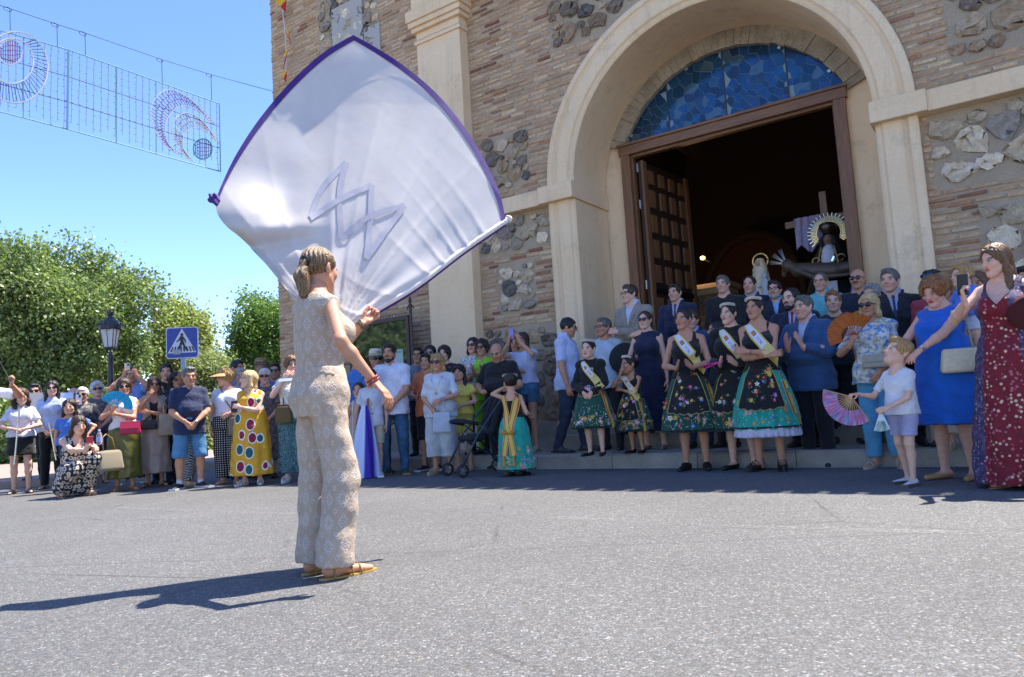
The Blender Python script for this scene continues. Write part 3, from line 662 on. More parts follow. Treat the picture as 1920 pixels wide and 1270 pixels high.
# ---- the figure
class Fig: pass
def ik(S, T, l1, l2, pole):
    S, T, pole = (np.array(x, float) for x in (S, T, pole)); d = T-S; L_ = np.linalg.norm(d); mx = (l1+l2)*.995
    if L_ > mx: T = S+d/L_*mx; d = T-S; L_ = mx
    dn = d/L_; a = (l1*l1-l2*l2+L_*L_)/(2*L_); hh = math.sqrt(max(l1*l1-a*a, 1e-8)); pp = pole-dn*(pole@dn); pp /= np.linalg.norm(pp)+1e-9
    return S+dn*a+pp*hh, T
ARMS = {   # wrist (x scaled by side, fractions of height), elbow pole, fingers, palm, hand pose
    'down': ((.132, -.015, .475), (.4, .9, 0), (.02, -.1, -1), (-1, 0, 0), 'relax'),
    'down2': ((.150, -.05, .485), (.5, .8, 0), (0, -.25, -1), (-1, .2, 0), 'relax'),
    'clasp': ((.036, -.125, .535), (1, .35, -.15), (-.55, -.15, -.85), (-.5, .8, -.1), 'grip'),
    'clasph': ((.036, -.135, .60), (1, .3, -.3), (-.75, -.2, -.45), (-.3, .9, -.1), 'grip'),
    'clap': ((.045, -.165, .685), (.8, .2, -1), (-.15, -.55, .85), (-1, -.1, 0), 'flat'),
    'clapl': ((.045, -.16, .62), (.8, .25, -1), (-.25, -.85, .35), (-1, -.1, 0), 'flat'),
    'cross': ((-.060, -.118, .645), (.9, .1, -.9), (-.95, .12, .15), (0, .9, -.3), 'relax'),
    'cross2': ((-.050, -.150, .675), (.9, .1, -.9), (-.95, .25, .2), (0, .9, -.3), 'relax'),
    'phone': ((.045, -.205, .795), (.7, -.1, -1), (-.25, -.25, .95), (-.75, .6, 0), 'grip'),
    'phonel': ((.055, -.20, .70), (.8, 0, -1), (-.3, -.35, .9), (-.7, .7, 0), 'grip'),
    'phoneup': ((.05, -.17, .905), (.8, -.2, -.8), (-.25, -.15, .95), (-.75, .6, 0), 'grip'),
    'fan': ((.085, -.175, .70), (.9, .2, -1), (-.45, -.4, .8), (-.6, .75, 0), 'grip'),
    'hip': ((.155, -.01, .575), (1, .5, .1), (-.75, -.5, -.3), (-.2, .5, .8), 'relax'),
    'behind': ((.03, .13, .52), (1, .4, 0), (-.7, .1, -.6), (-.2, -1, 0), 'relax'),
    'pocket': ((.128, -.045, .50), (.8, .9, 0), (0, -.1, -1), (-1, 0, 0), 'relax'),
    'mouth': ((.045, -.13, .80), (.8, 0, -1), (-.45, -.1, .9), (-.3, .9, 0), 'relax'),
    'waistheld': ((.10, -.16, .60), (.8, .5, -.6), (-.5, -.75, .1), (-.6, 0, -.7), 'grip'),
}
def figure(H, sex='m', w=1., belly=0., bust=None, hs=None, arms=('down', 'down'), stance=.0, crouch=False, hero=False, shw=None, toe=.25, lean=0., step=0.):
    f = Fig(); f.H = H; f.sex = sex; f.w = w; child = sex == 'c'; fem = sex in 'fg'; f.seed = int(H*1e4+w*777) % 9973
    f.hs = hs or (.240 if sex == 'm' else .228 if sex == 'f' else .200+.018*H); bust = (.035 if sex == 'f' else 0) if bust is None else bust
    k = H; sx = shw or (.101 if sex == 'm' else .089 if sex in 'f' else .086)
    headb = (H-.9*f.hs)/H                    # chin height
    zs = headb-.045 if not child else headb-.04
    f.zs = zs*k; dz = 0.
    ww = w
    wa, hi = (.086, .100) if sex == 'm' else (.074, .105) if fem else (.085, .092)
    q_ = [(.47, .070, .072, .004), (.50, hi*.98, .080, .004), (.53, hi, .080+(.008 if fem else 0), .006), (.57, hi*.97, .074, 0), (.62, wa, .062+belly*.8, -belly*.5), (.66, wa*1.03, .064+belly*.7, -belly*.4), (.71, .092 if not fem else .084, .068, -.004), (.752, .092 if not fem else .081, .066, 0), (zs-.035, .080 if not fem else .071, .055, .006), (zs-.008, .056, .042, .010), (zs+.012, .036, .034, .012), (zs+.030, .026, .028, .012)]
    if zs < .8: q_ = [(z if z < .62 else .62+(z-.62)*(zs-.62)/(.82-.62), a, b, c) for z, a, b, c in q_[:-4]]+q_[-4:]
    f.prof = [(z*k, a*k*ww, b*k*(.5+.5*ww), c*k) for z, a, b, c in q_]
    f.bust = bust; f.bz = (.725 if not child else .7)*k; f.bx = .043*k*ww; f.by = -.055*k
    f.sh = {s: np.array((s*sx*k*(.65+.35*ww), .008*k, (zs-.036)*k)) for s in (-1, 1)}
    l1, l2 = .172*k, .150*k; f.ar = np.array((.0300, .0255, .0235, .0155))*k*(.55+.45*ww)*(1.0 if sex == 'm' else .81 if sex == 'f' else .80)
    f.el, f.wrp, f.hand = {}, {}, {}
    for s, a in zip((-1, 1), arms):
        if isinstance(a, str): tgt, pole, fd, pn, ps = ARMS[a]; tgt = np.array(tgt)*k; tgt[0] *= s; pole = np.array(pole, float); pole[0] *= s; fd = np.array(fd, float); fd[0] *= s; pn = np.array(pn, float); pn[0] *= s
        else: tgt, pole, fd, pn, ps = a; tgt = np.array(tgt, float); fd = np.array(fd, float); pn = np.array(pn, float)
        f.el[s], f.wrp[s] = ik(f.sh[s], tgt, l1, l2, pole); f.hand[s] = (fd, pn, ps)
    st = .052+stance
    f.hip = {s: np.array((s*.050*k*ww, .004*k, .50*k)) for s in (-1, 1)}
    f.kn = {s: np.array((s*(st+.004)*k, (-.012-step*s*.5)*k, .28*k)) for s in (-1, 1)}
    f.an = {s: np.array((s*(st+.008)*k, (.012-step*s)*k, .045*k)) for s in (-1, 1)}
    f.td = {s: np.array((s*sin(toe), -cos(toe), 0)) for s in (-1, 1)}
    f.lr = np.array((.052, .035, .0325, .0195))*k*(.5+.5*ww)*(1 if sex == 'm' else .91)
    vr = np.random.default_rng(int(H*99991)+int(w*7919)); shf = vr.uniform(-.012, .012)*k
    for s in (-1, 1):
        f.kn[s] = f.kn[s]+(shf*.4, -max(0, s*shf)*1.8, 0); f.an[s] = f.an[s]+(vr.uniform(-.004, .004)*k, vr.uniform(-.018, .018)*k, 0); a_ = toe*vr.uniform(.6, 1.5); f.td[s] = np.array((s*sin(a_), -cos(a_), 0))
    f.crouch = crouch; f.dz = 0.
    if crouch:
        f.dz = -.36*k
        for s in (-1, 1):
            f.hip[s] = np.array((s*.05*k, .02*k, .15*k)); f.kn[s] = np.array((s*.075*k, -.215*k, (.285 if s > 0 else .22)*k)); f.an[s] = np.array((s*.075*k, -.06*k+(.10*k if s < 0 else 0), .05*k))
        f.prof = [(z+f.dz, a, b, c-(z/k-.47)*.12*k) for z, a, b, c in f.prof]
        sh = -.04*k
        for s in (-1, 1): f.sh[s] = f.sh[s]+(0, sh, f.dz); f.el[s] = f.el[s]+(0, sh, f.dz); f.wrp[s] = f.wrp[s]+(0, sh, f.dz)
        f.by -= .03*k; f.bz += f.dz
    f.hero = hero; f.vox = (.0085 if hero else .0165)*(1 if H > 1.4 else .85); f.cv = (.0085 if hero else .0145)*(1 if H > 1.4 else .85)
    f.bx0 = np.min([*f.sh.values(), *f.el.values(), *f.wrp.values()], 0); f.bx1 = np.max([*f.sh.values(), *f.el.values(), *f.wrp.values()], 0)
    # head frame
    f.neck = np.array((0, .012*k+(-.085*k if crouch else 0), (headb-.01)*k+f.dz))
    return f
def head_frame(f, yaw=0, pitch=0, roll=0):
    s = f.hs/.229; R = rotz(R_(yaw))@rotx(R_(pitch))@roty(R_(roll)); piv = np.array((0, .03, -.085))*s
    c = np.array((0, -.012*f.H+(-.085*f.H if f.crouch else 0), f.H-.118*s-.010+f.dz)); f.hR, f.hS = R, s; f.hT = c+piv-R@piv
    f.to = lambda V: (np.asarray(V, float)*s)@R.T+f.hT
def head_mesh(f, skin, hairc, age=0., fat=0., lip=None, brow=True, seed=0, stub=0., hv=None, blush=.15):
    r = np.random.default_rng(seed); sx = f.sex; fem = sx in 'fg'; ch = sx == 'c' or sx == 'g' and f.H < 1.45
    g = G((-.105, -.145, -.185), (.105, .125, .125), hv or (.0042 if f.hero else .0062))
    jw = r.uniform(-.003, .004)+fat*.010; nl = r.uniform(-.003, .005)-(.006 if ch else 0); ns = r.uniform(.9, 1.12)*(.78 if ch else .9 if fem else 1)
    g.ell((0, .012, .030), (.072, .093, .083), .01)
    g.ell((0, -.028, -.030), (.056+jw, .062, .080), .03)
    for s in (-1, 1):
        g.cap((s*(.044+jw), .0, -.048), (s*.018, -.060, -.094+(.01 if ch else 0)), (.019 if fem or ch else .023)+fat*.006, .017, .035)
        g.ell((s*(.036+jw*.6), -.062, -.022), (.022, .018, .02), .028)
        g.ell((s*.075, .014, -.002), (.010, .019, .031), .006)
        g.ell((s*.077, .006, .002), (.006, .010, .018), .004, op='s') if f.hero else None
    g.ell((0, -.074, -.097+(.01 if ch else 0)), (.020, .016, .016), .02)
    if fat > .4: g.ell((0, -.03, -.105), (.045, .045, .025), .03)
    if not fem and not ch: g.cap((-.036, -.080, .024), (.036, -.080, .024), .011, .011, .02)
    for s in (-1, 1):
        g.ell((s*.031, -.106, .006), (.021, .021, .014), .013, op='s')
        g.ell((s*.031, -.0765, .005), (.0135, .0125, .0115), .002)
        g.cap((s*.018, -.086, .0155), (s*.045, -.080, .0135), .0045, .004, .005)
    g.cap((0, -.086, .014), (0, -.108-nl, -.020), .0072*ns, .0115*ns, .012); g.ell((0, -.104-nl, -.024), (.0125*ns, .012, .0095), .008)
    for s in (-1, 1): g.ell((s*.0125*ns, -.096-nl*.6, -.026), (.0085*ns, .010, .0075), .006)
    g.cap((-.019, -.0885, -.050), (.019, -.0885, -.050), .0068, .0068, .008, sc=(1, 1, .8)); g.cap((-.015, -.0885, -.0595), (.015, -.0885, -.0595), .0075, .0075, .007, sc=(1, 1, .85))
    g.cap((-.021, -.0975, -.0545), (.021, -.0975, -.0545), .0028, .0028, .003, op='s')
    g.cap((0, .022, -.05), (0, .035, -.17), .050 if not fem else .044, .054 if not fem else .046, .02)
    V, F = g.mesh()
    x, y, z = V.T; sk = np.array(srgb(SKINS.get(skin, skin)) if isinstance(skin, str) else skin); col = np.tile(sk, (len(V), 1))
    def mixc(m, c):
        m = np.clip(m, 0, 1)[:, None]; col[:] = col*(1-m)+np.array(c)*m
    front = y < -.045
    mixc(blush*np.exp(-((np.abs(x)-.040)**2+(z+.025)**2)/.02**2)*front, sk*np.array((1.1, .72, .66)))
    mixc(.25*np.exp(-(x**2+(z+.022)**2)/.014**2)*(y < -.09), sk*np.array((1.1, .7, .62)))
    if stub: mixc(stub*((z < -.030) & (y < .0) & ~((np.abs(x) < .022) & (z > -.068) & (z < -.046)))*np.clip((-.028-z)/.02, 0, 1)*(z > -.125), sk*.38)
    lipc = np.array(srgb(lip)) if lip else sk*np.array((.86, .56, .52))
    mixc(.9*((np.abs(x)/.0235)**2+((z+.0545)/.0125)**2 < 1)*(y < -.078), lipc); mixc(.8*(np.abs(z+.0545) < .0022)*(np.abs(x) < .02)*(y < -.075), sk*.25)
    hc = np.array(srgb(HAIRC.get(hairc, hairc)))*.8
    for s in (-1, 1):
        ex, ez = x-s*.031, z-.005
        e = (ex/.0140)**2+(ez/.0068)**2
        mixc(1.0*(e < 1)*(y < -.072), (.42, .38, .36)); mixc(1.*((ex/.0062)**2+((ez)/.0066)**2 < 1)*(y < -.075), (.02, .012, .008))
        mixc(.85*((np.abs(ex) < .0165) & (np.abs(ez-.0085-.001*0) < .0028))*(y < -.07), sk*.12 if fem else sk*.22)
        mixc(.45*np.exp(-(ex**2/.02**2+(ez+.012)**2/.008**2))*(y < -.06), sk*.55); mixc(.35*np.exp(-((ex)**2/.018**2+(ez-.011)**2/.006**2))*(y < -.06), sk*.55)  # eye socket shade mixed into the skin colour below and above the eyes
        if brow: mixc((1. if not fem else .9)*((ex-.003*s)**2/.0185**2+(ez-.0215+12*(ex*s)**2-.10*ex*s)**2/.0048**2 < 1)*(y < -.055), hc)
    return f.to(V), F, col
def body_mesh(f, skin):
    k = f.H; pad = .10*k
    lo = np.minimum(f.bx0-pad, (-.16*k, -.20*k, 0)); hi = np.maximum(f.bx1+pad, (.16*k, .16*k, f.neck[2]+.05)); lo[2] = 0
    if f.crouch: lo[1] = min(lo[1], -.36*k)
    g = G(lo, hi, f.vox)
    g.stack(f.prof, .012)
    if f.bust:
        for s in (-1, 1): g.ell((s*f.bx, f.by, f.bz), (f.bust*k*1.1,)*3, .03*k)
    nr = .034*k*(1 if f.sex == 'm' else .84)*(.8+.2*f.w)
    hp = f.to((0, .022, -.07)); g.cap(f.neck-(0, 0, .06*k), hp, nr*1.12, nr, .03*k)
    for s in (-1, 1):
        a = f.ar; g.cap((s*.026*k, f.sh[s][1], f.sh[s][2]+.026*k), f.sh[s], .022*k, a[0]*1.02, .03*k)
        g.cap(f.sh[s], f.el[s], a[0], a[1], .012*k); m = f.el[s]*.7+f.wrp[s]*.3; g.cap(f.el[s], m, a[1], a[2]*1.08, .01*k); g.cap(m, f.wrp[s], a[2]*1.08, a[3], .01*k)
        l = f.lr; g.cap(f.hip[s], f.kn[s], l[0], l[1], .02*k); m = f.kn[s]*.66+f.an[s]*.34+(0, .010*k, 0); g.cap(f.kn[s], m, l[1]*.95, l[2], .015*k); g.cap(m, f.an[s], l[2], l[3], .012*k)
        t_ = f.td[s]; b = f.an[s]; g.cap(b+(0, 0, -.02*k)-t_*.018*k, b+(0, 0, -.024*k), .021*k, .021*k, .01*k); g.cap(b+(0, 0, -.020*k), b+t_*.085*k+(0, 0, -.030*k), .021*k, .014*k, .012*k, sc=(1, 1, .8)); g.cap(b+t_*.085*k+(0, 0, -.032*k), b+t_*.115*k+(0, 0, -.034*k), .016*k, .011*k, .01*k, sc=(1.2, 1, .7))
    V, F = g.mesh(); return V, F
HV = {}
def hands_mesh(f):
    out = []
    for s in (-1, 1):
        fd, pn, ps = f.hand[s]; V, F = hand_mesh(ps, .0042 if f.hero else .0062)
        z = -fd/np.linalg.norm(fd); x = -pn*s if False else (-pn if s > 0 else pn); x = x-z*(x@z); x /= np.linalg.norm(x); y = np.cross(z, x)
        V = V*np.array((s, 1, 1))*(f.H/1.72*(1.0 if f.sex == 'm' else .93)*(1.05 if f.sex == 'c' else 1)); R = np.stack([x, y, z], 1)
        if s < 0: y2 = np.cross(z, x); R = np.stack([x, y2, z], 1)
        out.append((V@R.T+f.wrp[s], F if s > 0 else F[:, ::-1]))
    return out
# ---- hair in the frame of the head
def hairline(y, hl=0.): return np.interp(y, [-.11, -.075, -.05, -.02, .02, .06, .10], [.066+hl, .058+hl, .036+hl*.7, .002+hl*.2, -.022, -.060, -.072])
def hair_mesh(f, style, seed=0):
    r = np.random.default_rng(seed); h = .0058 if f.hero else .0085
    lo, hi = np.array((-.13, -.15, -.12)), np.array((.13, .17, .16)); long = style in ('long', 'longfront', 'longcurly', 'longback', 'pony', 'shoulder', 'fringe')
    if long: lo[2] = -.42 if style not in ('shoulder', 'pony') else -.28
    g = G(lo, hi, h); tk = dict(short=.010, crop=.011, bald=.004, updo=.007, bob=.017, curly=.026, bun=.008, wavy=.020, fluffy=.022, quiff=.012, pony=.007, receding=.008, flat=.009).get(style, .013)
    hl = .028 if style in ('receding', 'bald') else 0.
    g.ell((0, .014, .033), (.073+tk, .094+tk, .082+tk), .008)
    if style == 'bald': g.cut(lambda X, Y, Z: Z-.035+0*X-.3*(Y-.03))
    vol = []
    if style in ('quiff', 'short', 'flat', 'boy'): g.ell((r.uniform(-.01, .01), -.035, .098), (.058, .050, .022 if style != 'quiff' else .034), .02)
    wom = style in ('bob', 'curly', 'wavy', 'fluffy', 'shoulder', 'updo', 'bun', 'pony') or long
    zl = [-.11, -.06, -.035, -.012, .008, .030, .06, .10]
    low = [.05, .01, -.010, -.030, .012, -.005, -.060, -.070] if not wom else [.05, .02, .0, -.02, -.03, -.05, -.075, -.08] if style in ('updo', 'bun', 'pony') else [.0, -.03, -.06, -.10, -.12, -.13, -.14, -.15]
    if style == 'fluffy': low = [.02, 0, -.02, -.04, -.05, -.06, -.075, -.08]
    g.cut(lambda X, Y, Z: (np.interp(Y, zl, low)-Z)*.8+0*X)
    def face_cut():
        if wom: g.ell((0, -.115, -.022 if style in ('updo', 'bun', 'pony') else -.030), (.070 if style in ('updo', 'bun', 'pony') else .066, .105, .113 if style in ('updo', 'bun', 'pony') else .108 if style != 'fringe' else .085), .006, 's')
        else: g.ell((0, -.120, -.020+hl), (.074, .105, .100), .006, 's'); [g.ell((s_*.050, -.085, .052+hl*.4), (.022, .03, .022), .01, 's') for s_ in (-1, 1)]
    if style == 'fringe': g.ell((0, -.080, .052), (.058, .024, .030), .012)
    if style in ('bob', 'fluffy', 'wavy'):
        for s in (-1, 1): g.cap((s*.068, .005, .03), (s*.074, .0, -.06 if style == 'bob' else -.035), .022, .026, .02)
        g.ell((0, .075, -.02), (.072, .036, .07), .03)
    if style == 'curly':
        for i in range(26):
            a, e = r.uniform(-.3*pi, 1.3*pi), r.uniform(-.35, 1.25); p = np.array((cos(a)*cos(e)*.088, .014+sin(a)*cos(e)*.105, .036+sin(e)*.095))
            if p[1] > -.06 or p[2] > .06: g.ell(p, (.022,)*3, .01)
    if style in ('long', 'longfront', 'longcurly', 'longback', 'shoulder', 'fringe'):
        zb = -.30 if style != 'shoulder' else -.15; fr = 1 if style in ('longfront', 'longcurly', 'long', 'fringe') else .0
        for s in (-1, 1):
            g.cap((s*.064, -.012, .045), (s*.076, .008, -.09), .022, .026, .02)
            g.cap((s*.076, .008, -.09), (s*(.088 if fr else .06), -.045 if fr and (style != 'long' or s > 0) else .06, zb), .027, .024, .02)
        g.cap((0, .075, .02), (0, .085, zb), .048, .045, .03, sc=(1.35, .8, 1))
    if style == 'longcurly':
        for i in range(36):
            s = r.choice((-1, 1)); p = np.array((s*r.uniform(.07, .10), r.uniform(-.06, .06), r.uniform(-.28, .04))); g.ell(p, (.024, .022, .028), .012)
    if style == 'pony':
        g.ell((0, .108, .012), (.022, .020, .024), .012); g.cap((0, .116, .008), (-.004, .132, -.060), .019, .038, .012); g.cap((-.004, .132, -.060), (-.010, .118, -.150), .039, .026, .012)
    if style in ('bun', 'updo'): g.ell((0, .098, .052 if style == 'bun' else .020), (.042, .036, .040), .012)
    if long and f.hero is False: pass
    face_cut()
    # parting and strands
    fr_ = 46 if f.hero else 30
    amp = .0045 if style not in ('curly', 'longcurly', 'fluffy') else .008
    g.disp(lambda X, Y, Z: amp*np.sin(fr_*np.arctan2(X, .03+Y)*.8+30*Z*(.2 if style not in ('curly', 'longcurly') else 1.6)+2*np.sin(50*Z+seed)))
    if style in ('short', 'quiff', 'boy', 'fluffy', 'flat', 'wavy', 'crop', 'curly'): g.disp(lambda X, Y, Z: .0035*np.sin(55*X+30*Y+seed)*np.sin(48*Y-40*Z+2*seed))
    if style in ('long', 'longfront', 'longback', 'shoulder'): g.disp(lambda X, Y, Z: .007*np.exp(-(X/.006)**2)*(Z > .07)+0*Y)
    V, F = g.mesh(); return f.to(V), F
# ---- garments
GCOUNT = [0]
def garment(f, torso=None, infl=.012, sleeve=0., sinf=.014, sflare=.006, neck=None, skirt=None, fold=None, legs=None, wra=.0048, capx=None, k=.012, cut=None, hemcut=None, vox=None, sh_cap=True, fitw=0.):
    K = f.H; q_ = K/1.7; GCOUNT[0] += 1; infl *= q_
    lo = np.array((-.20*K, -.22*K, 0.)); hi = np.array((.20*K, .20*K, f.neck[2]+.06*K))
    if sleeve: lo = np.minimum(lo, f.bx0-.06*K); hi = np.maximum(hi, f.bx1+.06*K)
    if skirt:
        A = max(r[1] for r in skirt)*K+.05; Bm = max(r[2] for r in skirt)*K+.05; lo[:2] = np.minimum(lo[:2], (-A, -Bm-.03*K)); hi[:2] = np.maximum(hi[:2], (A, Bm+.03*K))
    if f.crouch: lo[1] = min(lo[1], -.38*K)
    zs_ = []
    if torso: zs_ += [torso[0]*K+f.dz, hi[2]]
    if skirt: zs_ += [min(r[0] for r in skirt)*K, max(r[0] for r in skirt)*K]
    if legs: zs_ += [legs[0]*K, .62*K]
    if sleeve: zs_ += [f.bx0[2]-.05*K, f.bx1[2]+.05*K]
    lo[2] = max(-.01, min(zs_)-.02); hi[2] = min(hi[2], max(zs_)+.02)
    if sleeve: hi[2] = max(hi[2], f.bx1[2]+.05*K)
    g = G(lo, hi, vox or f.cv)
    if torso:
        z0, z1 = torso[0]*K+f.dz, torso[1]*K+f.dz; P = np.array(f.prof); rows = []
        for z in sorted(set([z0, z1]+[p[0] for p in f.prof if z0 < p[0] < z1]+list(np.linspace(z0, z1, 6)))):
            zc = min(max(z, P[1, 0]), P[-1, 0]); rows.append((z, np.interp(zc, P[:, 0], P[:, 1])+fitw*max(0, 1-(z-z0)/(.25*K)), np.interp(zc, P[:, 0], P[:, 2])+fitw*max(0, 1-(z-z0)/(.25*K)), np.interp(zc, P[:, 0], P[:, 3])))
        g.stack(rows, k, infl=infl)
        if f.bust and z0 < f.bz < z1:
            for s in (-1, 1): g.ell((s*f.bx, f.by, f.bz), (f.bust*K*1.1+infl,)*3, .035*K)
        if sh_cap:
            for s in (-1, 1):
                cx_ = None if capx is None else min(capx, abs(f.sh[s][0])/K); e = f.sh[s] if capx is None else np.array((s*cx_*K, f.sh[s][1], f.sh[s][2]+.004*K)); g.cap((s*.026*K, f.sh[s][1], f.sh[s][2]+.026*K), e, .022*K+infl, (f.ar[0]*1.02+infl) if capx is None else f.ar[0]*.95+infl, .02*K)
    if skirt: g.stack([(z*K, a*K, b*K, (c[0]*K if c else 0)) for z, a, b, *c in skirt], k, fold=(fold[0], fold[1]*q_, min(r[0] for r in skirt)*K, max(r[0] for r in skirt)*K, f.seed % 7) if fold else None, ex=2.05)
    if hemcut is not None: g.cut(lambda X, Y, Z: hemcut*K+f.dz-Z+0*X+0*Y)
    if sleeve:
        si = sinf*q_; g2 = G(lo, hi, g.h)
        for s in (-1, 1):
            g2.F[:] = .2
            a = f.ar; ta = min(1, sleeve); e = f.sh[s]+(f.el[s]-f.sh[s])*ta
            g2.cap(f.sh[s], e, a[0]*1.03+si*.8, a[0]+(a[1]-a[0])*ta+si+(sflare*q_ if sleeve <= 1 else 0), .015*K)
            if sleeve > 1: tb = sleeve-1; m = f.el[s]+(f.wrp[s]-f.el[s])*tb; g2.cap(f.el[s], m, a[1]+si, a[2]+(a[3]-a[2])*tb+si*.75+sflare*q_, .008*K)
            en = m if sleeve > 1 else e; dr = (f.wrp[s]-f.el[s]) if sleeve > 1 else (f.el[s]-f.sh[s]); dr = dr/np.linalg.norm(dr); rr = .085*K
            g2.app(lambda X, Y, Z, en=en, dr=dr: np.maximum(-((X-en[0])*dr[0]+(Y-en[1])*dr[1]+(Z-en[2])*dr[2]), np.sqrt((X-en[0])**2+(Y-en[1])**2+(Z-en[2])**2)-.075*K), en-rr, en+rr, 0, 's')
            kk = .012*K; hh = np.clip(.5+.5*(g.F-g2.F)/kk, 0, 1); g.F = g.F*(1-hh)+g2.F*hh-kk*hh*(1-hh)
    if legs:
        ze, i0, i1 = legs[0]*K, legs[1]*q_, legs[2]*q_
        P = np.array(f.prof); zt = (legs[3] if len(legs) > 3 else .585)*K
        if not f.crouch: g.stack([(z, np.interp(z, P[:, 0], P[:, 1]), np.interp(z, P[:, 0], P[:, 2]), np.interp(z, P[:, 0], P[:, 3])) for z in np.linspace(.47*K, zt, 6)], k, infl=i0)
        for s in (-1, 1):
            zk = f.kn[s][2]; l = f.lr
            rk = l[1]+i0+(i1-i0)*.5*(1 if ze < zk else 1); g.cap(f.hip[s], f.kn[s], l[0]+i0, rk, .012*K); g.cap(f.kn[s], f.an[s], rk, l[3]+i1, .010*K)
        if f.crouch is False: g.cut(lambda X, Y, Z: ze-Z+0*X+0*Y)
    if torso: g.cut(lambda X, Y, Z: Z-(f.neck[2]-.012*K)+0*X+.25*(Y-f.neck[1])*(-1 if not f.crouch else 0))
    if neck:
        ty = neck[0]; nz = f.neck[2]; ny = f.neck[1]
        if ty == 'r': g.ell((0, ny-neck[2]*K, nz-.012*K), (neck[1]*K, neck[1]*K*.95, neck[1]*K*.8), .004, 's')
        if ty == 'v':
            wv, dv = neck[1]*K, neck[2]*K; X0 = ny
            g.app(lambda X, Y, Z: np.maximum(np.abs(X)-wv*np.clip((Z-(nz-dv))/dv, -.3, 1.3), Y-(ny+.005*K)), (-wv*1.3, -.3*K, nz-dv), (wv*1.3, ny+.01*K, nz+.1*K), .004, 's'); g.ell((0, ny, nz), (wv*.95, wv*.9, wv*.55), .004, 's')
        if ty == 'strap':
            zt, xs, ws = neck[1]*K+f.dz, neck[2]*K, neck[3]*K; dip = neck[4]*K if len(neck) > 4 else 0
            g.cut(lambda X, Y, Z: np.minimum(Z-(zt-dip*np.clip(1-np.abs(X)/(xs*1.0), 0, 1)*(Y < 0)-.03*K*(Y > 0)), np.abs(np.abs(X)-xs)-ws)+0*Y)
            if torso: g.cut(lambda X, Y, Z: np.where(Z > (zt-.02*K), np.abs(X)-.098*K*(.6+.4*f.w), -1)+0*Y)
        if ty == 'off':
            zt = neck[1]*K+f.dz; g.cut(lambda X, Y, Z: Z-zt+0*X+0*Y)
    if sleeve == 0 and torso and sh_cap and capx is not None:
        g.cut(lambda X, Y, Z: np.where(Z > .70*K+f.dz, np.abs(X)-(capx+.018)*K, -1)+0*Y)
    if cut: g.cut(cut)
    if wra: g.disp(wr(wra*q_, f.seed+GCOUNT[0]))
    return g.mesh()
def cloth(f, name, mesh, mat=None, color=None):
    V, F = mesh
    if len(V) == 0: print('EMPTY', name, f.ob.get('label')); return None
    mat = mat or FABRIC; c = srgb(color) if isinstance(color, str) else color
    return pm(name, V, F, mat, f.ob, True, color=c or (.5, .5, .5))
def shoes(f, color='#222222', kind='shoe', sole=None, heel=0.):
    K = f.H
    for s in (-1, 1):
        b = f.an[s]; t_ = f.td[s]; n = np.array((t_[1], -t_[0], 0))
        if kind in ('shoe', 'trainer', 'pump', 'mary'):
            g = G(b+np.minimum(-t_*.05*K, t_*.14*K)-.035*K-(0, 0, .05*K), b+np.maximum(-t_*.05*K, t_*.14*K)+.035*K+(0, 0, .02*K), .0075)
            g.cap(b+(0, 0, -.022*K)-t_*.016*K, b+t_*.03*K+(0, 0, -.022*K), .026*K, .026*K, .01); g.cap(b+(0, 0, -.024*K), b+t_*.118*K+(0, 0, -.034*K), .024*K, .0165*K, .012, sc=(1, 1, .85))
            top = b[2]+(.004*K if kind != 'pump' else -.018*K)
            g.cut(lambda X, Y, Z: np.maximum(Z-top, .002-Z)+0*X+0*Y)
            if kind in ('pump', 'mary'): g.ell(b+t_*.035*K+(0, 0, .002*K), (.030*K, .030*K, .022*K), .006, 's')
            o = cloth(f, 'shoe', g.mesh(), LEATHER, color)
            if sole:
                m = MB(); c_ = b+t_*.045*K; c_[2] = .012; m.box(c_, (.028*K, .095*K, .011), np.stack([n, -t_, (0, 0, 1)], 1)); m.build('sole', PAINT, o, color=srgb(sole))
        else:
            m = MB(); c_ = b+t_*.045*K; R = np.stack([-n, -t_, (0, 0, 1)], 1); th = .008+heel
            po = [(.026*cos(a)*K*(1 if sin(a) > 0 else .8), -.095*sin(a)*K) for a in np.linspace(0, 2*pi, 14, endpoint=False)]
            V = [R@np.array((x, y, 0))+np.array((c_[0], c_[1], z)) for z in (0, th) for x, y in po]; n_ = len(po); m.add(V, [tuple(range(n_))[::-1], tuple(range(n_, 2*n_))]+[(i, (i+1) % n_, n_+(i+1) % n_, n_+i) for i in range(n_)])
            o = m.build('sandal', LEATHER, f.ob, color=srgb(sole or color))
            for d, r0, zz in ((.075, .026, .028), (.045, .027, .040), (-.012, .025, .062)):
                m = MB(); a = np.linspace(0, pi, 8); m.tube([b+t_*d*K+R@np.array((r0*K*cos(x), 0, 0))*1.0+np.array((0, 0, -b[2]+th*.7+zz*K*sin(x)*.9)) for x in a], .0045, 5); m.build('strap', LEATHER, o, color=srgb(color))
def on_head(f, m, name, mat, color=None, parent=None):
    V = np.concatenate(m.v); V = f.to(V); o = pm(name, V, m.f, mat, parent or f.ob, False, color=srgb(color) if isinstance(color, str) else color, cols=np.concatenate(m.c)); 
    bm = bmesh.new(); bm.from_mesh(o.data); bmesh.ops.recalc_face_normals(bm, faces=bm.faces); bm.to_mesh(o.data); bm.free(); return o
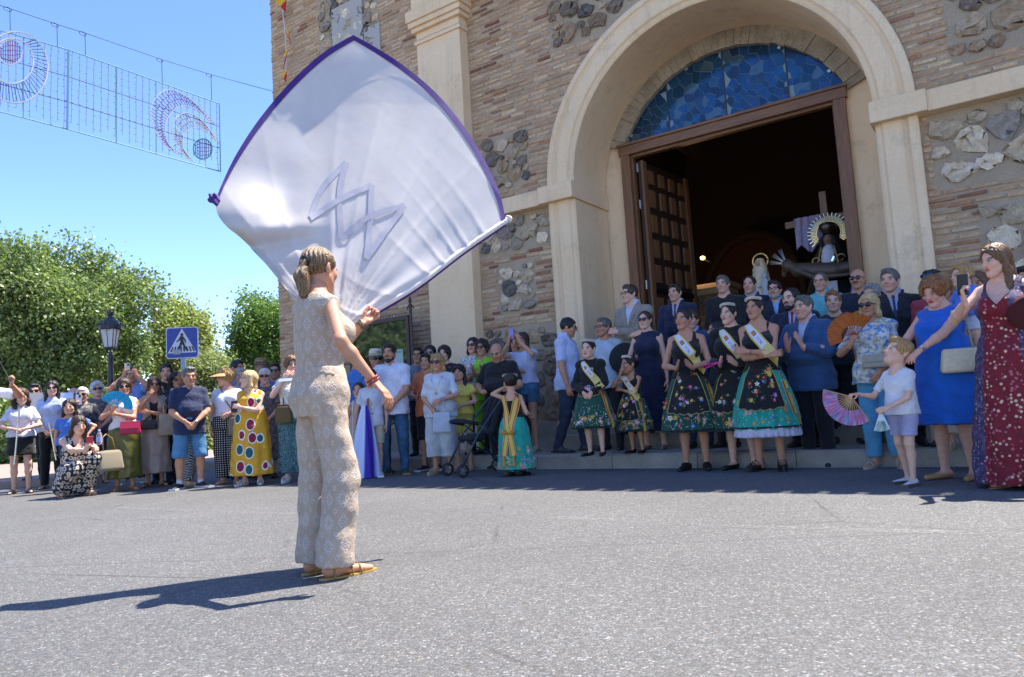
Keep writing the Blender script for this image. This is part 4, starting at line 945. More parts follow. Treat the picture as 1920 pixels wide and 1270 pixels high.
def glasses(f, sun=True, col='#101010', up=0.):
    m = MB(); l = MB()
    for s in (-1, 1):
        c = np.array((s*.033, -.104+up*.045, .006+up)); a = np.linspace(0, 2*pi, 13)[:-1]
        rx, rz = (.028, .021) if sun else (.025, .018)
        ring = [c+(rx*cos(x), -.004*abs(cos(x))+.012*(s*cos(x) > .3)*abs(cos(x)), rz*sin(x)) for x in a]
        if sun: l.add(ring+[c+(0, -.006, 0)], [(i, (i+1) % 12, 12) for i in range(12)])
        m.tube(ring+[ring[0]], .0026, 4, cap=False); m.tube([c+(s*.026, .008, .004), (s*.080, -.03+up*.04, .010+up), (s*.082, .02, .004+up*.8)], .0026, 4)
    m.tube([(-.008, -.109+up*.045, .008+up), (.008, -.109+up*.045, .008+up)], .0026, 4)
    o = on_head(f, m, 'sunglasses' if sun else 'glasses', GLOSS, col)
    if sun: on_head(f, l, 'lens', LENS, None, o)
def hat(f, kind, color, band='#222222'):
    m = MB()
    if kind == 'panama':
        m.lathe([(.135, .046), (.128, .050), (.092, .058), (.086, .062), (.082, .12), (.070, .145), (.02, .150), (0, .148)], (0, .012, 0), 20, sy=1.12); m.lathe([(.0885, .060), (.0875, .082)], (0, .012, 0), 20, (1, 1, 1), sy=1.12)
        o = on_head(f, m, 'hat', FABRIC, color); b = MB(); b.lathe([(.0895, .062), (.0885, .080)], (0, .012, 0), 20, sy=1.12); on_head(f, b, 'hat_band', FABRIC, band, o)
    else:   # visor
        m.lathe([(.078, .055), (.086, .058), (.150, .030), (.175, .012)], (0, -.01, 0), 18, a0=-pi*.95, a1=-pi*.05, sy=1.15); m.lathe([(.082, .040), (.083, .068)], (0, .012, 0), 20, sy=1.12); on_head(f, m, 'sun_visor', FABRIC, color)
def beard(f, color, full=1.):
    g = G((-.09, -.14, -.15), (.09, .04, .0), .007)
    for s in (-1, 1): g.cap((s*.058, -.005, -.030), (s*.045, -.025, -.075), .016, .020, .012); g.cap((s*.045, -.03, -.075), (s*.01, -.075, -.104), .021, .024*full, .015); g.cap((s*.004, -.100, -.037), (s*.024, -.088, -.050), .0075, .0075, .005)
    g.ell((0, -.078, -.098), (.030, .024, .026*full), .012); g.cap((-.022, -.101, -.056), (.022, -.101, -.056), .0085, .0085, .004, 's')
    g.disp(lambda X, Y, Z: .002*np.sin(160*X+60*Z)); V, F = g.mesh(); pm('beard', f.to(V), F, HAIR, f.ob, True, color=srgb(HAIRC.get(color, color)))
def collar(f, color, mat=None, spread=.0):
    K = f.H; n = f.neck; m = MB()
    a = np.linspace(-.5*pi+.28, 1.5*pi-.28, 15); r = .040*K*(1 if f.sex == 'm' else .9)
    V = []
    for x in a:
        for dr, z in ((.004, .020), (.010, .024), (.024, -.012)): V.append(n+np.array(((r+dr*K*.55)*cos(x), (r+dr*K*.55)*sin(x)+.004*K, z*K*.9-.010*K-(.018*K if z < 0 and sin(x) < -.6 else 0))))
    m.add(V, [(i*3+j, i*3+j+1, i*3+j+4, i*3+j+3) for i in range(14) for j in range(2)]); return m.build('collar', mat or FABRIC, f.ob, color=srgb(color))
def torso_pt(f, x, z, infl=.014):
    """front surface of the clothed torso"""
    P = np.array(f.prof); a = np.interp(z, P[:, 0], P[:, 1])+infl; b = np.interp(z, P[:, 0], P[:, 2])+infl; c = np.interp(z, P[:, 0], P[:, 3])
    u = min(.98, abs(x)/a); y = c-b*(1-u**2.3)**(1/2.3)
    if f.bust:
        for s in (-1, 1):
            rr = f.bust*f.H*1.1+infl; d2 = rr*rr-(x-s*f.bx)**2-(z-f.bz)**2
            if d2 > 0: y = min(y, f.by-math.sqrt(d2)*.95)
    return np.array((x, y, z))
def person(label, at, H, rz=0., sex='m', skin='med', hair=('short', 'dark'), arms=('down', 'down'), head=(0, 0, 0), w=1., belly=0., bust=None, hs=None, age=0., fat=0., lip=None, stub=0., group=None, hero=False, **kw):
    f = figure(H, sex, w, belly, bust, hs, arms, hero=hero, **kw); head_frame(f, *head)
    f.seed = (abs(hash_(label))) % 9973
    V, F = body_mesh(f, skin); sk = np.array(srgb(SKINS.get(skin, skin))); parts = [(V, F, np.tile(sk, (len(V), 1)))]
    hc = hair[1] if hair else 'dark'
    parts.append(head_mesh(f, skin, hc, age, fat, lip, seed=f.seed, stub=max(stub, .22 if sex == 'm' else 0), blush=.45 if sex == 'f' else .35))
    for v, q_ in hands_mesh(f): parts.append((v, q_, np.tile(sk*np.array((1.0, .93, .9)), (len(v), 1))))
    n = 0; VV, FF, CC = [], [], []
    for v, q_, c in parts: VV.append(v); FF.append(q_+n); CC.append(c); n += len(v)
    o = pm('person', np.concatenate(VV), np.concatenate(FF), SKIN, None, True, cols=np.concatenate(CC)); f.ob = o
    o.location = at; o.rotation_euler = (0, 0, R_(rz)); tag(o, label, 'person', group)
    f.at = np.array(at, float); f.rz = R_(rz); f.Rw = rotz(f.rz); f.w2 = lambda p: f.Rw@np.asarray(p, float)+f.at
    if hair:
        v, q_ = hair_mesh(f, hair[0], f.seed % 50)
        f.hair = pm('hair', v, q_, HAIRS if hero else HAIR, o, True, color=srgb(HAIRC.get(hc, hc)))
    return f
def hash_(s):
    h = 7
    for ch in s: h = (h*131+ord(ch)) % 1000003
    return h
def stand(x, yt, Y, z=0.):
    """head top seen at (x, yt) on the plane Y: ground point and height of the person"""
    p = atY(x, yt, Y); return (p[0], p[1], z), p[2]-z
# ================================================================== prints
def pmat(name, fn, rough=.85):
    t = NT(name); v = t.obj(); c = fn(t, v); c = t.mix(1, c, t.ramp(t.noise(9, 3, .6, v), [(.25, .86), (.75, 1.1)]), 'MULTIPLY')
    return t.fin(c, rough, None, t.bump(t.noise(22, 4, .65, v), .45, .02))
def voro(t, v, scale, sc=(1, 1, 1), rnd=1.):
    n = t.N('TexVoronoi', Scale=scale, Vector=t.mapping(v, sc)); n.inputs['Randomness'].default_value = rnd; return n
def pr_dots(t, v): return t.mix(t.ramp(voro(t, v, 34, (1, .001, 1), 0.).outputs['Distance'], [(.20, 1), (.26, 0)]), (.012, .012, .016), (.75, .73, .7))
def pr_ikat(t, v):
    n = voro(t, v, 7.2, (1, .45, .72), .55); s = t.N('SeparateColor', Color=n.outputs['Color']); cc = t.mix(t.ramp(s.outputs[0], [(.5, 0), (.501, 1)], True), (.012, .10, .12), (.24, .012, .045))
    d = t.math('ADD', n.outputs['Distance'], t.math('MULTIPLY', t.math('SUBTRACT', t.noise(60, 3, .7, v), .5), .10))
    return t.mix(t.ramp(d, [(.33, 1), (.345, 0)]), t.mix(t.ramp(d, [(.40, 1), (.415, 0)]), (.66, .33, .02), (.80, .76, .66)), cc)
def pr_geo(t, v):
    b = voro(t, v, 6, (1, .8, .8), .9); s = t.N('SeparateColor', Color=b.outputs['Color']); x = t.N('SeparateXYZ', Vector=v)
    ang = t.math('MULTIPLY', s.outputs[0], 3.1); ph = t.math('ADD', t.math('MULTIPLY', x.outputs[0], t.math('COSINE', ang)), t.math('MULTIPLY', x.outputs[2], t.math('SINE', ang)))
    return t.mix(t.ramp(t.math('SINE', t.math('MULTIPLY', ph, 300)), [(.45, 0), (.6, 1)]), (.02, .02, .025), (.72, .70, .66))
def pr_floral(a, b, c_, d, sc=26):
    def fn(t, v):
        n = voro(t, v, sc); s = t.N('SeparateColor', Color=n.outputs['Color']); m = t.ramp(n.outputs['Distance'], [(.30, 1), (.42, 0)])
        return t.mix(t.math('MULTIPLY', m, t.ramp(s.outputs[1], [(.35, 0), (.36, 1)])), t.mix(t.ramp(t.noise(sc*.7, 4, .7, v), [(.45, 0), (.6, 1)]), a, b), t.mix(t.ramp(s.outputs[0], [(.5, 0), (.51, 1)]), c_, d))
    return fn
def pr_lattice(t, v):
    n = voro(t, v, 21, (1, .6, .8), .25); s = t.ramp(n.outputs['Distance'], [(.24, 0), (.30, 1), (.47, 1), (.52, 0)]); return t.mix(s, t.mix(t.ramp(n.outputs['Distance'], [(.28, 0), (.4, 1)]), (.02, .06, .22), (.02, .02, .04)), (.66, .56, .42))
def pr_bandana(t, v):
    n = voro(t, v, 9, (1, .7, 1), .1); r = t.math('SINE', t.math('MULTIPLY', n.outputs['Distance'], 62)); k = voro(t, v, 70).outputs['Distance']
    return t.mix(t.math('MULTIPLY', t.ramp(r, [(.55, 0), (.75, 1)]), t.ramp(k, [(.3, 1), (.6, .2)])), (.01, .075, .085), (.50, .62, .60))
def pr_leopard(t, v):
    n = voro(t, v, 30); d = t.math('ADD', n.outputs['Distance'], t.math('MULTIPLY', t.math('SUBTRACT', t.noise(45, 2, .6, v), .5), .35)); return t.mix(t.ramp(d, [(.22, 0), (.26, 1), (.38, 1), (.42, 0)]), t.mix(t.ramp(d, [(.2, 1), (.3, 0)]), (.50, .36, .20), (.33, .18, .07)), (.015, .01, .008))
def pr_vstripe(t, v):
    x = t.N('SeparateXYZ', Vector=v); s = t.math('FRACT', t.math('MULTIPLY', x.outputs[0], 24)); return t.ramp(s, [(0, (.65, .60, .55)), (.25, (.45, .10, .14)), (.45, (.62, .58, .52)), (.6, (.10, .22, .35)), (.75, (.7, .4, .12)), (.9, (.6, .55, .5))], True)
def pr_tropic(t, v):
    return t.mix(t.ramp(t.noise(11, 4, .7, v), [(.47, 0), (.53, 1)]), t.mix(t.ramp(t.noise(17, 3, .7, t.mapping(v, (1, 1, 1), (0, 0, 0), (5, 3, 1))), [(.45, 0), (.55, 1)]), (.68, .66, .63), (.10, .25, .48)), t.mix(t.ramp(t.noise(30, 2, .6, v), [(.4, 0), (.6, 1)]), (.70, .68, .64), (.42, .36, .20)))
def pr_jeans(t, v): return t.mix(t.ramp(t.noise(5, 4, .6, v), [(.35, 0), (.7, 1)]), (.018, .050, .115), (.06, .16, .30))
def pr_shorts(t, v): return t.mix(t.ramp(t.noise(6, 4, .6, v), [(.35, 0), (.7, 1)]), (.035, .13, .27), (.10, .25, .42))
def pr_red(t, v):
    x = t.N('SeparateXYZ', Vector=v); fr = t.math('ABSOLUTE', t.math('ADD', x.outputs[0], t.math('MULTIPLY', t.math('SUBTRACT', x.outputs[2], .8), .02)))
    w_ = t.math('SUBTRACT', .20, t.math('MULTIPLY', x.outputs[2], .085)); m = t.math('LESS_THAN', fr, w_)
    lo = t.math('LESS_THAN', x.outputs[2], 1.36)
    return t.mix(t.math('MULTIPLY', m, lo), pr_floral((.035, .025, .075), (.11, .08, .16), (.30, .25, .33), (.16, .015, .035), 44)(t, v), pr_floral((.20, .008, .02), (.15, .008, .018), (.62, .45, .30), (.40, .12, .14), 36)(t, v))
P_DOTS, P_IKAT, P_GEO = pmat('polka_print', pr_dots), pmat('ikat_print', pr_ikat), pmat('maze_print', pr_geo)
P_DARKFL = pmat('grey_floral_print', pr_floral((.05, .05, .06), (.16, .15, .14), (.30, .28, .25), (.03, .03, .04)))
P_MAUVE = pmat('mauve_print', pr_floral((.10, .085, .09), (.19, .15, .14), (.25, .22, .20), (.09, .07, .09)))
P_LAT, P_BAND, P_LEO, P_VST, P_TROP = pmat('lattice_print', pr_lattice), pmat('bandana_print', pr_bandana), pmat('leopard_print', pr_leopard), pmat('striped_print', pr_vstripe), pmat('blue_flower_print', pr_tropic)
P_JEAN, P_SHORT, P_RED = pmat('denim', pr_jeans), pmat('light_denim', pr_shorts), pmat('red_panel_print', pr_red)
# lace of the dancer: diamonds and rosettes on a wrapped coordinate
t = NT('eyelet_lace'); v = t.N('Attribute', attribute_name='wrap').outputs['Vector']; x = t.N('SeparateXYZ', Vector=v)
def frac(s_, k, o=0.): return t.math('SUBTRACT', t.math('FRACT', t.math('ADD', t.math('MULTIPLY', s_, k), o)), .5)
KU, KV = 1/.086, 1/.108
msum = None
for o_ in (0., .5):
    fu, fv = frac(x.outputs[0], KU, o_), frac(x.outputs[1], KV, o_); au, av = t.math('ABSOLUTE', fu), t.math('ABSOLUTE', fv); d = t.math('ADD', au, av)
    r = t.math('SQRT', t.math('ADD', t.math('MULTIPLY', fu, fu), t.math('MULTIPLY', fv, fv))); an = t.math('ARCTAN2', fv, fu)
    if o_ == 0.:
        beads = t.math('ADD', .62, t.math('MULTIPLY', t.math('SINE', t.math('MULTIPLY', t.math('SUBTRACT', au, av), 75)), .45))
        ring = t.math('MULTIPLY', t.ramp(t.math('ABSOLUTE', t.math('SUBTRACT', d, .375)), [(.030, 1), (.048, 0)]), beads)
        pet = t.math('ADD', .15, t.math('MULTIPLY', t.math('ABSOLUTE', t.math('SINE', t.math('MULTIPLY', an, 4))), .085))
        fl = t.ramp(t.math('ABSOLUTE', t.math('SUBTRACT', r, pet)), [(.018, 1), (.036, 0)]); hole = t.ramp(r, [(.030, 1), (.045, 0)])
        dot = t.ramp(t.math('ABSOLUTE', t.math('SUBTRACT', r, .07)), [(.010, 1), (.022, 0)])
        msum = t.math('MAXIMUM', t.math('MAXIMUM', ring, fl), dot); holes = hole
    else:
        pet = t.math('ADD', .055, t.math('MULTIPLY', t.math('ABSOLUTE', t.math('SINE', t.math('MULTIPLY', an, 3))), .055))
        fl = t.ramp(t.math('ABSOLUTE', t.math('SUBTRACT', r, pet)), [(.018, 1), (.034, 0)]); msum = t.math('MAXIMUM', msum, fl); holes = t.math('MAXIMUM', holes, t.ramp(r, [(.018, 1), (.03, 0)]))
ov = t.obj(); base = t.mix(1, (.43, .33, .245), t.ramp(t.noise(12, 4, .6, ov), [(.3, .9), (.7, 1.08)]), 'MULTIPLY')
c = t.mix(t.math('MULTIPLY', msum, .85), base, (.62, .56, .52)); c = t.mix(t.math('MULTIPLY', holes, .7), c, (.20, .14, .10))
LACE = t.fin(c, .85, None, t.bump(msum, .5, .004, t.bump(t.noise(24, 4, .6, ov), .35, .02)))
# ================================================================== wardrobe
def tee(f, color, mat=None, sleeve=.55, hem=.50, name='t_shirt', neck=('r', .046, .012), infl=.014, fit=.012, **k):
    return cloth(f, name, garment(f, (hem, 1), infl, sleeve, .011, .008, neck, fitw=fit, **k), mat, color)
def shirt(f, color, mat=None, sleeve=.6, hem=.47, name='shirt', col2=None, **k):
    o = tee(f, color, mat, sleeve, hem, name, ('v', .028, .055), .015, .016, **k); collar(f, col2 or color, mat); return o
def tank(f, color, mat=None, hem=.54, name='top', zt=.775, xs=.055, ws=.014, dip=.03, capx=.070, infl=.010):
    return cloth(f, name, garment(f, (hem, 1), infl, 0, neck=('strap', zt*f.zs/(.82*f.H), xs, ws, dip), capx=capx, fitw=.006), mat, color)
def sleeveless(f, color, mat=None, hem=.50, name='top', neck=('r', .046, .014), capx=.082, skirt=None, fold=None, infl=.013, **k):
    return cloth(f, name, garment(f, (hem, 1), infl, 0, neck=neck, capx=capx, skirt=skirt, fold=fold, fitw=.008, **k), mat, color)
def trousers(f, color, mat=None, end=.035, i0=.012, i1=.016, top=.585, name='trousers'):
    return cloth(f, name, garment(f, legs=(end, i0, i1, top), wra=.004), mat, color)
def shorts(f, color, mat=None, end=.29, i=.018, name='shorts'): return trousers(f, color, mat, end, .014, i+.02, name=name)
def skirt(f, color, mat=None, end=.08, top=.60, a=(.082, .115, .15), name='skirt', N=9, amp=.012):
    return cloth(f, name, garment(f, skirt=[(end, a[2], a[2]*.85), (.5*(end+.53), (a[1]+a[2])/2, (a[1]+a[2])*.43), (.525, a[1], a[1]*.86), (top, a[0], a[0]*.82)], fold=(N, amp)), mat, color)
def jacket(f, color, shirtc='#d8d8dc', tie=None, open_=.034, hem=.45, name='jacket', tiecol=None, depth=.17):
    cloth(f, 'shirt', garment(f, (.56, 1), .010, 0, capx=.085, neck=('v', .02, .03), wra=.001), None, shirtc); collar(f, shirtc)
    o = cloth(f, name, garment(f, (hem, 1), .019, 1.93, .014, .004, ('v', open_, depth), fitw=.010), FABRIC, color)
    K = f.H; zt = f.neck[2]-.030*K
    if tie:
        m = MB(); pts = [(zt, .013), (zt-.028, .017), (zt-.035, .011), (zt-.12*K, .019), (zt-.20*K, .026), (zt-.22*K, .004)]; V = []
        for z, w_ in pts:
            for x in (-w_, w_): V.append(torso_pt(f, x*.8, z, .010*K/1.7)+np.array((x*.2, -.010, 0)))
            V.append(torso_pt(f, 0, z, .010*K/1.7)+np.array((0, -.015, 0)))
        m.add(V, [(3*i, 3*i+2, 3*i+5, 3*i+3) for i in range(5)]+[(3*i+2, 3*i+1, 3*i+4, 3*i+5) for i in range(5)]); m.build('tie', SATIN, f.ob, color=srgb(tie))
    # lapels along the opening
    for s in (-1, 1):
        m = MB(); V = []
        for i in range(8):
            tt = i/7; z = f.neck[2]+.002*K-depth*K*tt; xw = open_*K*(1-tt)+.004; lw = .030*K*(1-abs(tt-.35)*1.0)+.006
            a = torso_pt(f, s*xw, z-.004, .019*K/1.7); b = torso_pt(f, s*(xw+lw), z, .019*K/1.7); V += [a+(0, -.004, 0), (a+b)/2+(0, -.014, 0), b+(0, -.009, 0)]
        m.add(V, [(3*i+j, 3*i+j+1, 3*i+j+4, 3*i+j+3) for i in range(7) for j in (0, 1)]); m.build('lapel', FABRIC, o, color=srgb(color))
    return o
# ================================================================== things held
def hand_pt(f, s, d=.075, p=.02):
    fd, pn, _ = f.hand[s]; fd = fd/np.linalg.norm(fd); return f.w2(f.wrp[s]+fd*d*f.H/1.7+pn/np.linalg.norm(pn)*p)
def phone(f, s, label, color, tilt=0., d=.12, landscape=False, face=None):
    p = hand_pt(f, s, d, .025); e = empty('phone', p, 0, label, 'phone'); fc = f.Rw@np.array(face if face is not None else (0, -1, .15)); R = basis(fc)
    if landscape: R = R@rotz(pi/2)
    m = MB(); m.box((0, 0, 0), (.037, .074, .0045), None); m.build('case', PAINT, e, color=srgb(color), xf=np.vstack([np.hstack([R, np.zeros((3, 1))]), [0, 0, 0, 1]]))
    m = MB(); m.box((.014, .050, .0055), (.014, .016, .0015)); m.build('camera_bump', GLOSS, e, color=(.02, .02, .025), xf=np.vstack([np.hstack([R, np.zeros((3, 1))]), [0, 0, 0, 1]])); return e
def fan(f, s, label, colors, stick, up=(0, 0, 1), nrm=(0, -1, 0), rad=.215, spread=150, off=None, mat=None, ctr=None):
    p = hand_pt(f, s, .085, .02) if ctr is None else f.w2(ctr); e = empty('hand_fan', p, 0, label, 'fan'); up = f.Rw@np.array(up, float); nr = f.Rw@np.array(nrm, float); up /= np.linalg.norm(up); nr -= up*(nr@up); nr /= np.linalg.norm(nr); sd = np.cross(up, nr)
    n = 26; A = np.linspace(-R_(spread/2), R_(spread/2), 2*n+1); m = MB(); V = []; cc = []
    for i, a in enumerate(A):
        d = up*cos(a)+sd*sin(a); z = nr*(.006*(i % 2))
        for r_ in (rad*.48, rad*.75, rad): V.append(d*r_+z*(r_/rad))
    V = np.array(V); F = [(3*i+j, 3*i+3+j, 3*i+4+j, 3*i+1+j) for i in range(2*n) for j in (0, 1)]
    rg = np.random.default_rng(hash_(label)); C_ = np.array([srgb(colors[rg.integers(len(colors))]) for _ in range(len(V))])
    pm('fan_leaf', V, F, VPAINT, e, cols=C_)
    m = MB()
    for a in A[::4]:
        d = up*cos(a)+sd*sin(a); m.add([d*.0-sd*.004, d*.0+sd*.004, d*rad*.52+sd*.005+nr*.001, d*rad*.52-sd*.005+nr*.001], [(0, 1, 2, 3)])
    o = m.build('sticks', PAINT, e, color=srgb(stick)); tag(o, kind='stuff')
    for a in (A[0], A[-1]):
        d = up*cos(a)+sd*sin(a); m = MB(); m.tube([-d*.01, d*rad], .006, 5); m.build('guard', PAINT, e, color=srgb(stick))
    return e
def bag(name, label, c, size, rz, color, mat=None, strap=None, scol=None, flap=True, r=.02, cat='bag'):
    e = empty(name, c, rz, label, cat); bm = bmesh.new(); bmesh.ops.create_cube(bm, size=1); bmesh.ops.scale(bm, vec=size, verts=bm.verts); 
    for v_ in bm.verts:
        if v_.co.z > 0: v_.co.x *= .86; v_.co.y *= .5
    bmesh.ops.bevel(bm, geom=bm.edges[:], offset=min(r, min(size)*.42), segments=4, affect='EDGES', profile=.5); me = bpy.data.meshes.new('pouch'); bm.to_mesh(me); bm.free()
    link('pouch', me, mat or LEATHER, e, True, color=srgb(color))
    if flap:
        m = MB(); w_, d_, h_ = size; m.add([(-w_*.45, -d_*.32, h_*.48), (w_*.45, -d_*.32, h_*.48), (w_*.47, -d_*.52, -h_*.05), (-w_*.47, -d_*.52, -h_*.05), (-w_*.45, -d_*.30, h_*.50), (w_*.45, -d_*.30, h_*.50), (w_*.47, -d_*.56, -h_*.05), (-w_*.47, -d_*.56, -h_*.05)], [(4, 5, 6, 7), (0, 3, 2, 1), (0, 1, 5, 4), (2, 3, 7, 6), (1, 2, 6, 5), (3, 0, 4, 7)]); m.build('flap', mat or LEATHER, e, color=srgb(color))
    if strap is not None:
        m = MB(); R = rotz(-rz); m.tube([R@(np.array(p)-np.array(c)) for p in strap], .008, 6); m.build('strap', LEATHER, e, True, color=srgb(scol or color))
    return e
# ================================================================== festive dress
from mathutils.bvhtree import BVHTree
def bvh(obs):
    V, F = [], []
    for o in obs:
        n = len(V); me = o.data; V += [v_.co.copy() for v_ in me.vertices]; F += [tuple(i+n for i in p.vertices) for p in me.polygons]
    return BVHTree.FromPolygons(V, F)
def cast(b, o, d):
    h = b.ray_cast(Vector(o), Vector(d).normalized()); return (np.array(h[0]), np.array(h[1])) if h[0] is not None else (None, None)
EMB = ['#d9528f', '#e8e2d8', '#c23a3a', '#5a7fd0', '#d9a441', '#b06ac0', '#e6884a', '#7fb3e6', '#e39ac0', '#d8c04a']
def flower(m, P, N, r, rg, leaf=True):
    r *= .9
    R = basis(N, (0, 0, 1)); col = srgb(EMB[rg.integers(len(EMB))]); n = rg.integers(5, 8); a0 = rg.uniform(0, 6); P = P+N*.003
    for i in range(n):
        a = a0+i*2*pi/n; d = R[:, 0]*cos(a)+R[:, 1]*sin(a); e = np.cross(N, d); m.add([P+d*r*.15, P+d*r*.65+e*r*.32, P+d*r+N*.002, P+d*r*.65-e*r*.32], [(0, 1, 2, 3)], np.array(col)*rg.uniform(.8, 1.2))
    m.add([P+N*.003+(R[:, 0]*cos(a)+R[:, 1]*sin(a))*r*.26 for a in np.linspace(0, 2*pi, 7)[:-1]], [tuple(range(6))], srgb('#e8cf5a'))
    if leaf:
        for i in range(rg.integers(2, 5)):
            a = rg.uniform(0, 6.28); d = R[:, 0]*cos(a)+R[:, 1]*sin(a); e = np.cross(N, d); q_ = P+d*r*1.15; m.add([q_, q_+d*r*.3+e*r*.16, q_+d*r*.75, q_+d*r*.3-e*r*.16], [(0, 1, 2, 3)], srgb(['#5f9a4a', '#c9c08a', '#8fb86a'][rg.integers(3)]))
t = NT('sash_cloth'); sv = t.N('Attribute', attribute_name='wrap').outputs['Vector']; xx = t.N('SeparateXYZ', Vector=sv); av = t.math('ABSOLUTE', xx.outputs[0])
letters = t.math('MULTIPLY', t.math('LESS_THAN', av, .30), t.ramp(t.noise(1.0, 1, .5, t.mapping(sv, (4, 46, 1))), [(.53, 0), (.56, 1)])); zone = t.math('MULTIPLY', t.math('GREATER_THAN', xx.outputs[1], .34), t.math('LESS_THAN', xx.outputs[1], .50))
cr = t.math('MULTIPLY', t.math('LESS_THAN', av, .42), t.math('MULTIPLY', t.math('GREATER_THAN', xx.outputs[1], .17), t.math('LESS_THAN', xx.outputs[1], .28)))
c = t.mix(t.math('GREATER_THAN', av, .70), (.60, .62, .68), (.62, .42, .06)); c = t.mix(t.math('MULTIPLY', letters, zone), c, (.10, .12, .3)); c = t.mix(cr, c, t.mix(t.math('GREATER_THAN', t.math('FRACT', t.math('MULTIPLY', xx.outputs[1], 18)), .5), (.55, .35, .04), (.42, .04, .03)))
c = t.mix(t.math('GREATER_THAN', xx.outputs[1], .56), c, t.mix(t.ramp(t.noise(2.0, 2, .6, t.mapping(sv, (3, 60, 1))), [(.4, 0), (.6, 1)]), (.55, .36, .05), (.72, .60, .25)))
SASH = t.fin(c, .5, None)
t = NT('red_gold_ribbon'); sv = t.N('Attribute', attribute_name='wrap').outputs['Vector']; xx = t.N('SeparateXYZ', Vector=sv); av = t.math('ABSOLUTE', xx.outputs[0])
c = t.mix(t.math('MULTIPLY', t.math('GREATER_THAN', av, .55), t.math('LESS_THAN', av, .82)), t.mix(t.ramp(t.noise(3, 2, .6, t.mapping(sv, (6, 50, 1))), [(.45, 0), (.6, 1)]), (.62, .38, .03), (.70, .52, .14)), (.42, .02, .03)); RIBBON = t.fin(c, .5)
def ribbon(f, b, path, width, name, mat, parent=None, off=.010):
    """path rows: origin, direction (ray to the surface), across vector"""
    V = []; wv = []; n = len(path)
    for i, (o_, d_, ac) in enumerate(path):
        for j in (-1, -.5, 0, .5, 1):
            p, nn = cast(b, np.array(o_)+np.array(ac)*width*j, d_)
            if p is None: p = V[-1] if V else np.array(o_)+np.array(ac)*width*j+np.array(d_)*.55
            V.append(p-np.array(d_)/np.linalg.norm(d_)*off); wv.append((j, i/(n-1), 0))
    V = np.array(V).reshape(n, 5, 3)
    for _ in range(2): V[1:-1] = .5*V[1:-1]+.25*(V[:-2]+V[2:])
    V = V.reshape(-1, 3); F = [(5*i+j, 5*i+j+1, 5*i+5+j+1, 5*i+5+j) for i in range(n-1) for j in range(4)]
    o = pm(name, V, F, mat, parent or f.ob, True); at = o.data.attributes.new('wrap', 'FLOAT_VECTOR', 'POINT'); at.data.foreach_set('vector', np.array(wv, np.float32).ravel()); return o
def tassel(f, P, name='tassel', col='#b8923a'):
    m = MB(); m.tube([P, P+(0, 0, -.03)], [.012, .014], 7); m.tube([P+(0, 0, -.03), P+(0, 0, -.11)], [.013, .022], 9); m.build(name, FABRIC, f.ob, color=srgb(col))
